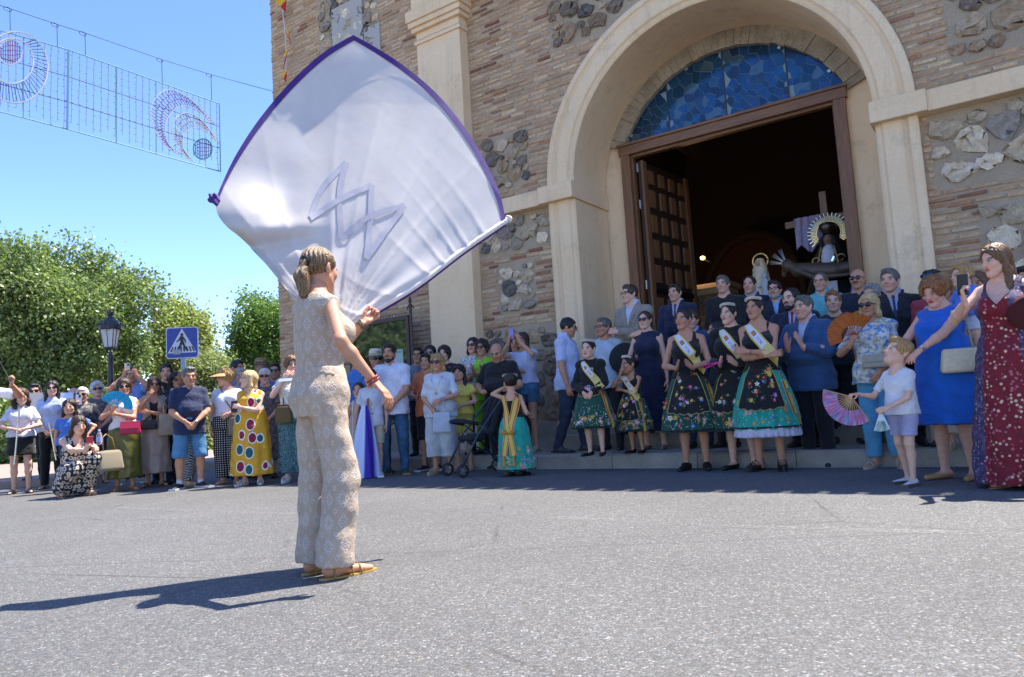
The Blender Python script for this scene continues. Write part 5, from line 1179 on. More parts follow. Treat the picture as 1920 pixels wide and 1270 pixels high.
def costume(f, skirt_col, jacket_on, apron=True, pouch=False, petticoat=False, back=False, sh=1, hemz=.19):
    K = f.H; top = tank(f, '#0c0b0d', name='bodice', hem=.56, zt=.78, xs=.056, ws=.010) if not jacket_on else cloth(f, 'velvet_jacket', garment(f, (.565, 1), .022, 1.96, .024, .010, ('r', .034, .0), fitw=.008), FABRIC, '#0b090b')
    if jacket_on:
        for s in (-1, 1):
            g = G(f.sh[s]-.08*K, f.sh[s]+.08*K, .012); g.ell(f.sh[s]+(0, 0, .004*K), (.052*K, .056*K, .048*K), .01); cloth(f, 'puff_sleeve', g.mesh(), FABRIC, '#0b090b')
    A = .188
    sk = cloth(f, 'festive_skirt', garment(f, skirt=[(hemz, A, A*.92), (hemz+.11, A*.92, A*.85), (.45, .148, .134), (.53, .122, .112), (.60, .082, .071)], fold=(13, .012), wra=.002), FABRIC, skirt_col)
    hm = MB(); b = bvh([sk]); ring = []
    for a in np.linspace(0, 2*pi, 49)[:-1]:
        p, _ = cast(b, (cos(a)*.6*K, sin(a)*.6*K, (hemz+.012)*K), (-cos(a), -sin(a), 0)); ring.append(p if p is not None else np.array((cos(a)*A*K, sin(a)*A*K, hemz*K)))
    hm.tube(ring+[ring[0]], .009, 5, cap=False); hm.build('hem', FABRIC, sk, color=srgb('#0a0a0c'))
    rg = np.random.default_rng(f.seed); m = MB()
    for i in range(84):
        a = rg.uniform(0, 2*pi); z = rg.choice((rg.uniform(hemz+.03, hemz+.11), rg.uniform(hemz+.03, hemz+.24))); p, n = cast(b, (cos(a)*.6*K, sin(a)*.6*K, z*K), (-cos(a), -sin(a), 0))
        if p is not None: flower(m, p, n, rg.choice((rg.uniform(.014, .022), rg.uniform(.024, .040)))*(.8+.2*(K > 1.5)), rg)
    for i in range(300):
        a = rg.uniform(0, 2*pi); z = hemz+.02+.22*rg.beta(1.2, 2.2); p, n = cast(b, (cos(a)*.6*K, sin(a)*.6*K, z*K), (-cos(a), -sin(a), 0))
        if p is not None:
            R = basis(n); d = R[:, 0]*cos(i)+R[:, 1]*sin(i); e = np.cross(n, d); p = p+n*.003; m.add([p-d*.009, p+e*.003, p+d*.009, p-e*.003], [(0, 1, 2, 3)], srgb(['#d8cf9a', '#9ec48a', '#e8e4da'][i % 3]))
    tag(m.build('embroidery', VPAINT, sk), kind='stuff')
    if petticoat:
        cloth(f, 'petticoat', garment(f, skirt=[(hemz-.045, A*.97, A*.9), (hemz+.02, A*.95, A*.88), (hemz+.03, A*.9, A*.85)], fold=(30, .012), wra=.001), FABRIC, '#c9c4d4')
    obs = [f.ob, top, sk]
    if apron and not back:
        AH, AW = (.29, .78); V = []; nx, nz = 23, 15; wv = []
        for i in range(nx):
            for j in range(nz):
                u = -1+2*i/(nx-1); v_ = j/(nz-1); a = -pi/2+u*AW*(.82+.25*v_); zb = (hemz+.405)*K-v_*(AH if not pouch else .13)*K-(.010*K*abs(sin(u*9)))*(j == nz-1)*1.0
                zb += .02*K*(abs(u)**3)*v_
                p, n = cast(b, (cos(a)*.6*K, sin(a)*.6*K, min(zb, .597*K)), (-cos(a), -sin(a), 0)); p = p if p is not None else np.array((cos(a)*.1, sin(a)*.1, zb)); V.append(p+np.array((cos(a), sin(a), 0))*.012)
        o = pm('apron', V, [(i*nz+j, i*nz+j+1, (i+1)*nz+j+1, (i+1)*nz+j) for i in range(nx-1) for j in range(nz-1)], FABRIC, f.ob, True, color=srgb('#0b0a0c'))
        edge = [V[i*nz+nz-1] for i in range(nx)]; e2 = [V[j] for j in range(nz)]+edge+[V[(nx-1)*nz+j] for j in range(nz-1, -1, -1)]
        mm = MB(); mm.tube([p+np.array((0, -.004, 0)) for p in e2], .0038, 4); mm.build('gold_edging', FABRIC, o, color=srgb('#b9a765'))
        b2 = bvh([o]); m = MB()
        for i in range(20):
            u = rg.choice((-1, 1))*rg.uniform(.25, .9) if i > 5 else rg.uniform(-.4, .4); a = -pi/2+u*AW*.85; z = (hemz+.405-(.3 if not pouch else .13)*rg.uniform(.12, .88))*K; p, n = cast(b2, (cos(a)*.6*K, sin(a)*.6*K, z), (-cos(a), -sin(a), 0))
            if p is not None: flower(m, p, n if n[1]*sin(a)+n[0]*cos(a) > 0 else -n, rg.uniform(.013, .032), rg)
        tag(m.build('apron_embroidery', VPAINT, o), kind='stuff'); obs.append(o)
    b = bvh(obs); s = sh
    if not back:
        path = [((-s*(.056-.175*t_)*K, -.6*K, (f.zs/K-.004-.24*t_)*K), (0, 1, 0), np.array((s*.75, 0, .66*min(1, .25+3*t_)))) for t_ in np.linspace(0, 1, 22)]
        sa = ribbon(f, b, path, .030*K, 'sash', SASH)
        path = [((s*(.118+.06*t_)*K, -.6*K+.0, (.555-.24*t_)*K), (.0, 1, 0), np.array((s*1., 0, .3*(1-t_)))) for t_ in np.linspace(0, 1, 9)]
        o = ribbon(f, b, path, .020*K, 'sash_end', RIBBON); P = np.array(o.data.vertices[-3].co); tassel(f, P+(0, -.005, 0))
    return top, sk
def tiara(f, col='#d8cfc4'):
    m = MB(); rg = np.random.default_rng(f.seed)
    for a in np.linspace(-1.25, 1.25, 13):
        p = np.array((.088*sin(a), -.075*cos(a)+.012+.0, .085+.022*cos(a))); R = roty(0)
        for k in range(5):
            an = k*2*pi/5; d = np.array((cos(an), -.5, sin(an))); q_ = p+d*.011; m.add([q_+np.array(x)*.008 for x in ((1, 0, 0), (0, -1, 0), (-1, 0, 0), (0, 1, 0), (0, 0, 1), (0, 0, -1))], [(0, 1, 4), (1, 2, 4), (2, 3, 4), (3, 0, 4), (1, 0, 5), (2, 1, 5), (3, 2, 5), (0, 3, 5)], np.array(srgb(col))*rg.uniform(.8, 1.15))
    m.tube([(.088*sin(a), -.070*cos(a)+.012, .083+.020*cos(a)) for a in np.linspace(-1.5, 1.5, 15)], .004, 5, srgb('#a8925a')); on_head(f, m, 'flower_tiara', VPAINT)
def crest(f, x=.045, z=.73):
    K = f.H; p = torso_pt(f, x*K, z*K, .024*K); m = MB(); m.add([p+np.array((a, -.022, c_))*1.0 for a, c_ in ((-.018, .018), (.018, .018), (.018, -.008), (0, -.03), (-.018, -.008))], [(0, 1, 2, 3, 4)], srgb('#c9b7b0')); m.add([p+np.array((a, -.024, c_)) for a, c_ in ((-.011, .010), (.011, .010), (.011, -.006), (0, -.02), (-.011, -.006))], [(0, 1, 2, 3, 4)], srgb('#a03a3a')); m.build('crest_badge', VPAINT, f.ob)
PV = .172
# ================================================================== the crowd, left to right
SP = 'spectators at the left of the street'; MP = 'spectators before the brick wall'; CH = 'people on the church steps and pavement'
# conductor cut by the left edge
f = person('conductor in white short sleeved shirt and grey trousers raising a thin baton', (-6.92, 9.50, 0), 1.76, 60, 'm', 'tan', ('short', 'grey'), (((-.30, -.02, 1.10), (0, 1, -.5), (0, -.5, -1), (1, 0, 0), 'relax'), ((.22, -.34, 1.47), (1, .3, -.6), (.2, -.2, .9), (-.8, .5, 0), 'hold')), (20, 0, 0), toe=.3)
shirt(f, '#e6e4ea', hem=.52, sleeve=.8); trousers(f, '#5a5c64', i1=.022); shoes(f, '#15141a')
e = empty('baton', hand_pt(f, 1, .06, .02), 0, 'thin dark baton held up by the white shirted conductor', 'baton'); m = MB(); m.tube([(0, 0, -.03), (-.22, .05, .32)], [.006, .003], 6); m.build('stick', PAINT, e, color=srgb('#22222a')); m = MB(); m.tube([(.012, -.003, -.045), (0, 0, 0)], [.011, .008], 7); m.build('handle', WOOD, e)
# flute player
at, H = stand(40, 727, 10.55); f = person('flute player with curly brown hair, glasses, white shirt and black skirt', at, H, 28, 'f', 'fair', ('longcurly', 'brown'), ('clasph', 'clasph'), (8, 4, 0), w=.98)
glasses(f, False, '#33261e'); shirt(f, '#d9d8e6', hem=.53, sleeve=.7); skirt(f, '#101015', end=.36, a=(.085, .112, .122), N=4, amp=.004); shoes(f, '#15121a', 'sandal')
fl = f
def flute(f, label, p0, p1):
    a, b = f.w2(p0), f.w2(p1); e = empty('flute', (a+b)/2, 0, label, 'flute'); c_ = (a+b)/2; m = MB(); m.tube([a-c_, b-c_], .0105, 8); m.build('tube', METAL, e, color=(.78, .74, .66)); d = (b-a)/np.linalg.norm(b-a); m = MB(); nn = f.Rw@np.array((0, -1, 0))
    for k_ in range(14): q_ = a-c_+(b-a)*(.30+.045*k_)+nn*.012; m.tube([q_, q_+nn*.006], .0085, 7)
    tag(m.build('keys', METAL, e, color=(.8, .78, .72)), kind='stuff'); m = MB(); q_ = a-c_+(b-a)*.1+nn*.008; m.tube([q_-d*.02, q_+d*.02], .014, 8); m.build('mouthpiece', METAL, e, color=(.8, .77, .7))
K = H; flute(fl, 'silver flute held upright by the girl with curly hair', (.01, -.20*K, .80*K), (-.04, -.22*K, .28*K))
at, H = stand(66, 719, 11.9, .11); f = person('dark haired man in sunglasses half hidden behind the flute player and a grey music folder', at, H, 25, 'm', 'tan', ('short', 'black'), ('clapl', 'clapl')); glasses(f); shirt(f, '#c8ccdd'); trousers(f, '#17171d'); shoes(f)
def sheet_obj(name, label, c_, sx_, sz_, col, rz_=25, tilt=-15, cat='music sheet'):
    e = empty(name, c_, R_(rz_), label, cat); m = MB(); m.box((0, 0, 0), (sx_, .004, sz_), rotx(R_(tilt))); m.build('cover', PAINT, e, color=srgb(col)); m = MB(); m.box((0, -.006, 0), (sx_*.94, .002, sz_*.94), rotx(R_(tilt))); m.build('page', PAINT, e, color=np.array(srgb(col))*1.06); return e
sheet_obj('music_folder', 'grey music folder held up before the man in sunglasses', atY(66, 752, 11.45), .10, .13, '#8f9096')
at, H = stand(98, 713, 11.2); f = person('tall woman musician with long dark hair, sunglasses, pale blue shirt and black trousers', at, H, 22, 'f', 'fair', ('longfront', 'dark'), ('clasp', 'clasp'), (5, 0, 0)); glasses(f)
shirt(f, '#b9c2e0', hem=.52, sleeve=.8); trousers(f, '#0e0d12', i1=.03); shoes(f, '#15131a', 'sandal'); K = H
flute(f, 'silver flute hanging in the hands of the pale blue shirted woman', (.005, -.15*K, .60*K), (.10, -.17*K, .26*K))
at, H = stand(138, 726, 12.2, .11); f = person('bald man in glasses looking over a sheet of white music', at, H, 25, 'm', 'rosy', ('bald', 'grey')); glasses(f, False); shirt(f, '#aeb6d2'); trousers(f, '#22222a'); shoes(f)
sheet_obj('music_sheet', 'pale blue music sheet standing behind the tall woman musician', atY(121, 748, 11.7), .12, .10, '#a9b8da')
at, H = stand(155, 725, 11.0); f = person('older woman with cropped white hair and dark printed dress filming with a phone', at, H, 25, 'f', 'tan', ('crop', 'white'), ('phone', 'down'), (-5, 0, 0), w=1.12, belly=.02); glasses(f)
cloth(f, 'dress', garment(f, (.50, 1), .022, .8, .030, .02, ('r', .046, .02), skirt=[(.14, .15, .125), (.4, .145, .12), (.52, .14, .115), (.64, .12, .10)], fold=(7, .008)), P_DARKFL); shoes(f, '#6a5a4a', 'sandal'); phone(f, -1, 'pale phone held up by the older woman with cropped white hair', '#b9bcc0')
at, H = stand(183, 715, 11.7); f = person('older woman with fluffy white hair and sunglasses behind the turquoise fan', at, H, 22, 'f', 'rosy', ('fluffy', 'white'), ('down', 'clasp'), (10, 0, -6), w=1.08); glasses(f); tee(f, '#7d88a8', P_MAUVE); skirt(f, '#3a3a48', end=.2); shoes(f, '#554', 'sandal') if False else shoes(f, '#555544', 'sandal')
at, H = stand(131, 747, 10.3); f = person('girl in blue off shoulder top with a hand on her hip', at, H, 25, 'g', 'med', ('long', 'dark'), ('down', 'hip'), (-5, 0, 0)); cloth(f, 'blouse', garment(f, (.50, 1), .018, .6, .030, .015, ('off', .80*f.zs/(.82*f.H)+.0), fitw=.02), FABRIC, '#4a78c8'); shorts(f, '#2c3a60', end=.36); shoes(f, '#806040', 'sandal')
# crouching photographer
f = person('crouching young woman in navy and cream patterned dress photographing with a phone', (-5.72, 9.55, 0), 1.62, 48, 'f', 'fair', ('long', 'brown'), (((-.03, -.46, 1.16), (-1, 0, -1), (.1, -.5, .8), (.6, .6, 0), 'grip'), ((.07, -.46, 1.14), (1, 0, -1), (-.3, -.4, .8), (-.8, .4, 0), 'grip')), (0, 16, 0), crouch=True, w=1.08)
K = f.H; g = G((-.30, -.62, 0), (.30, .34, .55), .014); g.ell((0, -.02, .20*K), (.19, .17, .17), .05)
for s in (-1, 1): g.cap(f.hip[s], f.kn[s], .125, .095, .06); g.cap(f.kn[s], f.an[s]+(0, .02, .02), .095, .10, .05)
g.cap((0, .02, .16), (0, .08, .10), .17, .15, .08); g.cut(lambda X, Y, Z: .015-Z+0*X+0*Y); g.disp(wr(.006, 4)); cloth(f, 'skirt', g.mesh(), P_LAT)
cloth(f, 'bodice', garment(f, (.47, 1), .014, 0, neck=('strap', .765, .055, .022, .03), capx=.075, fitw=.01), P_LAT); shoes(f, '#b08a5a', 'sandal'); phone(f, -1, 'pink and red phone in the hands of the crouching woman', '#c8404a', face=(.1, .9, .3))
e = empty('water_bottle', f.w2((.13, -.50, .72)), 0, 'small clear water bottle with blue label held by the crouching woman', 'bottle'); m = MB(); m.lathe([(0, -.09), (.03, -.088), (.033, -.07), (.033, .03), (.028, .05), (.012, .075), (.012, .09), (0, .09)], k=14)
t = NT('clear_plastic'); CLEAR = t.fin((.75, .8, .85), .08, None, None, Transmission_Weight=.8, IOR=1.3, Alpha=.7); m.build('body', CLEAR, e, True); m = MB(); m.lathe([(.0338, -.05), (.0338, .01)], k=14); m.build('label', PAINT, e, True, color=srgb('#8fa6d8')); m = MB(); m.lathe([(0, .105), (.014, .105), (.014, .085)], k=12); m.build('cap', PAINT, e, color=srgb('#d8dde8'))
def knit(name, col, sc=60):
    if name in MATS: return MATS[name]
    t = NT(name); v = t.obj(); w1 = t.N('TexWave', Scale=sc, Vector=v); w1.bands_direction = 'Z'; w1.inputs['Distortion'].default_value = 1.5; w2 = t.N('TexWave', Scale=sc, Vector=v); w2.bands_direction = 'X'; h = t.math('MULTIPLY', w1.outputs['Fac'], w2.outputs['Fac'])
    return t.fin(t.mix(t.ramp(h, [(0, .0), (.5, 1)]), tuple(x*.45 for x in col), col), .85, None, t.bump(h, .9, .01))
STRAW = knit('straw_weave', (.50, .36, .19)); STRAWL = knit('pale_straw_weave', (.62, .52, .36), 45)
bag('straw_bag', 'wide straw beach bag on the arm of the crouching woman', f.w2((.30, -.36, .42)), (.34, .16, .27), R_(55), '#b09468', STRAWL, [f.w2((.22, -.38, .54)), f.w2((.20, -.40, .72)), f.w2((.26, -.36, .76)), f.w2((.34, -.33, .70)), f.w2((.38, -.33, .54))], '#9a7a4a', flap=False, r=.05)
# olive skirt
at, H = stand(232, 709, 9.94); f = person('woman in white waistcoat and olive satin skirt cooling herself with a turquoise fan', at, H, 25, 'f', 'tan', ('bob', 'brown'), ('fan', 'cross2'), (5, 0, 0), w=1.08); glasses(f)
sleeveless(f, '#e4e0e2', hem=.53, name='waistcoat', neck=('v', .036, .09)); skirt(f, '#5c5a22', SATIN, end=.11, a=(.09, .128, .145), N=6, amp=.014); shoes(f, '#a06a4a', 'sandal')
fan(f, -1, 'turquoise folding fan before the woman in olive skirt', ['#1f9ec4', '#2aa8cc', '#1b8fb8'], '#2a98b8', (.35, -.1, .8), (.1, -1, .2), .20, 160)
K = H; c0 = f.w2((.085, -.21, .55*K)); bag('shoulder_bag', 'crimson shoulder bag at the hip of the woman in olive skirt', c0, (.26, .09, .17), f.rz, '#a8123f', LEATHER, [f.w2((.05, -.16, .62*K)), f.w2((-.02, -.15, .70*K)), f.w2((-.07, -.05, .82*K)), f.w2((-.04, .08, .78*K))], '#a8123f')
at, H = stand(248, 687, 11.2); f = person('man in pale blue shirt filming with a cream phone held before his face', at, H, 22, 'm', 'tan', ('short', 'black'), ('phoneup', 'phoneup'), (4, 0, 0)); shirt(f, '#7f9bd8', hem=.5); trousers(f, '#1b1c26'); shoes(f, '#888078', 'trainer', '#cccccc'); phone(f, -1, 'cream phone before the face of the man in pale blue shirt', '#c9bfa8')
at, H = stand(288, 706, 10.35); f = person('woman with long brown hair, beige waistcoat, black top and taupe satin skirt', at, H, 25, 'f', 'tan', ('long', 'brown'), ('mouth', 'cross2'), (3, -4, 4), w=1.05); glasses(f)
tank(f, '#17161a', hem=.52); cloth(f, 'waistcoat', garment(f, (.49, 1), .022, 0, capx=.080, neck=('v', .05, .36), fitw=.016), FABRIC, '#a3927c'); skirt(f, '#a8958a', SATIN, end=.12, a=(.09, .128, .14), N=6, amp=.010); shoes(f, '#5a3c2a', 'sandal')
fan(f, -1, 'dark red folded fan held near the face of the woman in taupe skirt', ['#3a1418', '#2a1014', '#5a2a24'], '#2a1210', (-.2, -.1, 1), (1, -.2, .0), .20, 24); K = H
bag('belt_bag', 'black belt bag across the hips of the woman in taupe skirt', f.w2((-.07, -.19, .56*K)), (.24, .07, .13), f.rz-.15, '#121216', LEATHER, [f.w2((-.12, -.12, .60*K)), f.w2((0, -.15, .66*K)), f.w2((.08, -.08, .80*K))]); bag('canvas_tote', 'cream canvas tote on the arm of the woman in taupe skirt', f.w2((.16, -.15, .55*K)), (.22, .07, .30), f.rz+.3, '#b5a68c', FABRIC, [f.w2((.13, -.16, .63*K)), f.w2((.12, -.17, .72*K)), f.w2((.18, -.12, .72*K)), f.w2((.2, -.12, .64*K))], flap=False)
at, H = stand(312, 682, 10.95); f = person('young man with thick dark fringe behind the woman in taupe', at, H, 20, 'm', 'med', ('quiff', 'black')); tee(f, '#23262e'); trousers(f, '#1c1d24'); shoes(f)
at, H = stand(303, 716, 10.9); f = person('dark haired girl with only her face showing beside the long brown haired woman', at, H, 20, 'g', 'med', ('long', 'black')); tee(f, '#3a3c44'); trousers(f, '#1c1d24'); shoes(f)
at, H = stand(329, 697, 10.55); f = person('woman with wavy dark hair and sunglasses looking over a striped shoulder', at, H, 20, 'f', 'tan', ('longcurly', 'dark'), head=(20, 0, 0)); glasses(f); tee(f, '#2a3a4a'); trousers(f, '#1c1d24'); shoes(f)
at, H = stand(350, 697, 10.1); f = person('ginger haired woman in black and white maze print jumpsuit seen from behind', at, H, 110, 'f', 'fair', ('curly', 'ginger'), ('clasph', 'clasph'), (20, 0, 0), w=1.06); tee(f, '#fff', P_GEO, .7, .52, 'jumpsuit_top') if False else tee(f, '#ffffff', P_GEO, .7, .52, 'jumpsuit_top'); trousers(f, '#ffffff', P_GEO, .05, .028, .06, name='jumpsuit_legs'); shoes(f, '#a08a60', 'sandal')
# navy polo
f = person('grey haired man in navy polo shirt and denim shorts with hands clasped', (-4.25, 9.60, 0), 1.58, 30, 'm', 'tan', ('short', 'salt'), ('clasp', 'clasp'), (6, 6, 0), w=1.10, belly=.035, stance=.022, toe=.45)
shirt(f, '#152347', sleeve=.85, hem=.44, name='polo_shirt', col2='#24345c'); shorts(f, '#335f8c', P_SHORT, end=.25, i=.035); shoes(f, '#18181c', 'trainer', '#b9b9bd')
m = MB(); K = f.H
for s in (-1, 1): b_ = f.an[s]; m.tube([b_+(0, 0, -.005*K), b_+(0, 0, .035*K)], .0235*K, 10)
tag(m.build('socks', FABRIC, f.ob, color=srgb('#c9c9d2')), kind='stuff')
m = MB(); w_ = f.wrp[1]; d_ = (f.wrp[1]-f.el[1]); d_ /= np.linalg.norm(d_); m.tube([w_-d_*.022, w_+d_*.004], .031, 12); m.build('wristwatch', METAL, f.ob, color=(.6, .6, .62))
at, H = stand(425, 691, 9.97); f = person('woman with curly fair hair, straw sun visor, white top and polka dot trousers', at, H, 10, 'f', 'rosy', ('curly', 'blond'), ('down', 'clasph'), (-62, 0, 0), w=1.12, belly=.02); hat(f, 'visor', '#b98d5a')
tee(f, '#dcdce8', sleeve=.45, hem=.53, neck=('r', .06, .02), name='blouse'); trousers(f, '#0d0d12', P_DOTS, .06, .03, .065); shoes(f, '#b09072', 'sandal'); K = H
bag('straw_bag', 'striped straw bucket bag beside the polka dot trousers', f.w2((.13, -.19, .50*K)), (.19, .10, .26), 0, '#c0ae90', STRAWL, [f.w2((.12, -.16, .60*K)), f.w2((.02, -.15, .7*K)), f.w2((-.08, -.04, .84*K))], '#8a6238', flap=False, r=.045)
f2at, H = stand(468, 694, 9.62); f = person('blonde woman in long yellow dress with large maroon and teal spots', f2at, H, 5, 'f', 'fair', ('long', 'pale'), ('cross', 'cross2'), (-55, -6, 0), w=1.12, belly=.015)
sleeveless(f, '#ffffff', P_IKAT, .50, 'dress', ('r', .05, .015), .086, [(.085, .182, .155), (.30, .165, .14), (.5, .150, .13), (.62, .132, .115), (.68, .11, .10)], (7, .013)); shoes(f, '#cfcfd6', 'sandal', '#c8c4c0', .02); phone(f, 1, 'dark phone in the hand of the woman in yellow dress', '#1c1d22', d=.10)
at, H = stand(442, 675, 11.3); f = person('dark haired man peering over the straw visor', at, H, 30, 'm', 'tan', ('short', 'black'), head=(35, 0, 0)); tee(f, '#8a8a90'); trousers(f, '#22232a'); shoes(f)
at, H = stand(452, 690, 10.9); f = person('woman in a pale cap hidden between the visor and the blonde hair', at, H, 20, 'f', 'med', ('crop', 'grey')); tee(f, '#a0a8b4'); trousers(f, '#30323a'); shoes(f)
at, H = stand(496, 690, 10.55); f = person('white haired woman in sunglasses and mauve brown patterned dress', at, H, 15, 'f', 'rosy', ('crop', 'white'), ('clasp', 'clasp'), w=1.12, belly=.03); glasses(f)
cloth(f, 'dress', garment(f, (.50, 1), .024, .8, .028, .02, ('r', .046, .02), skirt=[(.17, .16, .135), (.4, .15, .125), (.52, .14, .12), (.64, .125, .105)], fold=(7, .008)), P_MAUVE); shoes(f, '#2a2420', 'shoe')
at, H = stand(489, 674, 11.4); f = person('man in brown straw hat behind the white haired woman', at, H, 15, 'm', 'tan', ('short', 'grey')); hat(f, 'panama', '#8f6a42', '#4a3524'); tee(f, '#4a4c54'); trousers(f, '#2a2a30'); shoes(f)
at, H = stand(515, 680, 11.2); f = person('dark haired man with sunglasses and trimmed beard behind the curly haired woman', at, H, 10, 'm', 'tan', ('short', 'black'), stub=.5); glasses(f); tee(f, '#4a6ab0'); trousers(f, '#2a2a30'); shoes(f)
at, H = stand(547, 668, 9.75); f = person('woman with curly brown hair, white top and teal bandana trousers raising papers to her mouth', at, H, 10, 'f', 'fair', ('curly', 'lbrown'), ('mouth', 'mouth'), (12, 0, 0), w=1.15, belly=.02); glasses(f, False, '#5a4030')
tee(f, '#d2cec8', sleeve=.6, hem=.50, neck=('r', .05, .02), name='blouse'); trousers(f, '#ffffff', P_BAND, .07, .035, .085); shoes(f, '#d0ccc8', 'sandal', '#c9c4be', .035); K = H
bag('straw_bag', 'round ochre woven bag on the hip of the curly haired woman', f.w2((-.10, -.20, .535*K)), (.22, .09, .24), .0, '#96692c', knit('ochre_weave', (.36, .22, .08)), [f.w2((-.10, -.18, .61*K)), f.w2((-.11, -.10, .72*K)), f.w2((-.07, -.02, .84*K))], '#6a4a24', flap=False, r=.06)
sheet_obj('paper_folder', 'pale folded papers held at her mouth by the curly haired woman', f.w2((-.05, -.27, .80*K)), .11, .025, '#a9b6bc', -20, -40, 'papers')
# ---------------------------------------------------------------- behind and beside the dancer
at, H = stand(668, 661, 10.3); f = person('man with close cropped dark hair and blue shirt turned away behind the dancer', at, H, 150, 'm', 'tan', ('crop', 'black')); tee(f, '#3f78c0'); trousers(f, '#2a2a30'); shoes(f)
at, H = stand(672, 716, 9.9); f = person('girl in striped crochet dress half hidden by the dancer', at, H, 5, 'g', 'med', ('updo', 'brown'), head=(-5, 0, 0)); sleeveless(f, '#ffffff', P_VST, .5, 'dress', ('strap', .79*f.zs/(.82*f.H), .05, .02, .02), .08, [(.32, .15, .13), (.55, .12, .10), (.68, .09, .08)], (8, .01)); shoes(f, '#a06a5a', 'sandal')
f = person('boy in white printed t shirt and beige shorts', (-1.90, 9.74, 0), 1.42, 0, 'c', 'med', ('boy', 'dark'), ('down2', 'down'), (-8, 4, 0), toe=.15); tee(f, '#c9c6d0', sleeve=.7, hem=.46); shorts(f, '#b3a58f', end=.30, i=.02); shoes(f, '#c9c7c8', 'trainer', '#dddddd')
K = f.H; m = MB()
for dx, dz, a, b_, c_ in ((-.005, .0, .035, .03, '#d89a86'), (.035, -.03, .03, .022, '#b9c4d2'), (-.03, .035, .03, .02, '#c8a0a0')):
    P = [torso_pt(f, dx+a*cos(x), .66*K+dz+b_*sin(x), .020)+np.array((0, -.006, 0)) for x in np.linspace(0, 2*pi, 9)[:-1]]; m.add(P, [tuple(range(8))], srgb(c_))
for i in range(11): P = [torso_pt(f, -.055+.01*i+dx, .575*K+dz, .022)+np.array((0, -.008, 0)) for dx, dz in ((0, 0), (.007, 0), (.007, .009*(1+(i % 3)*.3)), (0, .009))]; m.add(P, [(0, 1, 2, 3)], srgb('#55555c'))
tag(m.build('printed_motif', VPAINT, f.ob), kind='stuff'); boy = f
at, H = stand(703, 657, 10.25); f = person('man in cream panama hat, sunglasses and red shirt', at, H, 10, 'm', 'tan', ('short', 'grey'), head=(15, 0, 0), w=1.05); hat(f, 'panama', '#cfc4ae', '#b09c7a'); glasses(f); shirt(f, '#8f1a24'); trousers(f, '#2a2a30'); shoes(f)
f = person('bearded man in white linen shirt and blue jeans', (-1.66, 9.96, 0), 1.76, -4, 'm', 'tan', ('short', 'black'), ('behind', 'clasp'), (-10, 2, 0), w=1.10, belly=.01, stance=.02); beard(f, 'black'); shirt(f, '#d3d6e6', sleeve=.85, hem=.45); trousers(f, '#ffffff', P_JEAN, .03, .014, .018, name='jeans'); shoes(f, '#1d5444', 'trainer', '#9a6a3a')
f = person('boy with black hair in orange shirt and navy shorts clapping', (-1.22, 10.25, 0), 1.62, -8, 'c', 'olive', ('boy', 'black'), ('clapl', 'clapl'), (0, 0, 0), hs=.222); shirt(f, '#d97a4c', sleeve=.7, hem=.46); shorts(f, '#15172a', end=.26, i=.02); shoes(f, '#15162a', 'trainer', '#c9c9cc')
at, H = stand(783, 650, 10.95, PV); f = person('dark haired man in glasses behind the boy in orange', at, H, -5, 'm', 'tan', ('short', 'black')); glasses(f, False); tee(f, '#6a7a80'); trousers(f, '#2a2a30'); shoes(f)
at, H = stand(806, 647, 10.85, PV); f = person('smiling woman with dark hair and blue framed sunglasses', at, H, -5, 'f', 'tan', ('bob', 'black'), ('clapl', 'clapl')); glasses(f, True, '#2f8ab8'); tee(f, '#6a5a68'); trousers(f, '#2a2a30'); shoes(f)
at, H = stand(833, 648, 10.75, PV); f = person('woman with short dark hair and dark flowered top clapping', at, H, -8, 'f', 'fair', ('fluffy', 'dark'), ('clap', 'clap'), (-8, 0, 0)); tee(f, '#33262e', pmat('dark_bloom_print', pr_floral((.02, .02, .025), (.05, .02, .03), (.35, .05, .08), (.3, .25, .2), 18))); trousers(f, '#2a2a30'); shoes(f)
f = person('blonde woman in loose white linen outfit and sunglasses with a pendant', (-.98, 9.57, 0), 1.56, -10, 'f', 'tan', ('shoulder', 'blond'), ('clasp', 'clasph'), (-4, 2, 0), w=1.14, belly=.02); glasses(f)
tee(f, '#c6cad4', sleeve=.95, hem=.46, neck=('r', .05, .02), name='linen_blouse', infl=.024); trousers(f, '#b9bcc0', None, .14, .04, .085, name='linen_trousers'); shoes(f, '#b3a18a', 'sandal', '#b09a7a', .03); K = f.H
m = MB(); pts = [torso_pt(f, .05*K*cos(a), (.80-.13*(1-abs(cos(a)))**1.0)*K, .028)+np.array((0, -.006, 0)) for a in np.linspace(pi, 2*pi, 15)]; m.tube(pts, .003, 4); m.tube([pts[7]+(.014*cos(a), -.004, -.02+.016*sin(a)) for a in np.linspace(0, 2*pi, 11)], .004, 4); m.build('pendant', METAL, f.ob, color=(.6, .45, .2))
bag('canvas_tote', 'white canvas tote bag in the hands of the blonde woman in linen', f.w2((.08, -.24, .42*K)), (.24, .08, .26), f.rz+.2, '#b4bac6', FABRIC, [f.w2((.02, -.24, .50*K)), f.w2((.03, -.22, .58*K)), f.w2((.10, -.22, .62*K)), f.w2((.13, -.24, .50*K))], flap=False)
f = person('girl with long dark hair and fringe in a frilled yellow top and shorts', (-.74, 9.98, 0), 1.43, -12, 'g', 'med', ('fringe', 'black'), ('clasph', 'clasph'), (0, 0, 0)); cloth(f, 'blouse', garment(f, (.52, 1), .014, .55, .024, .02, ('off', .80*f.zs/(.82*f.H)), fitw=.02), FABRIC, '#d6c35a')
K = f.H; z_ = .755*f.zs/.82; V = []
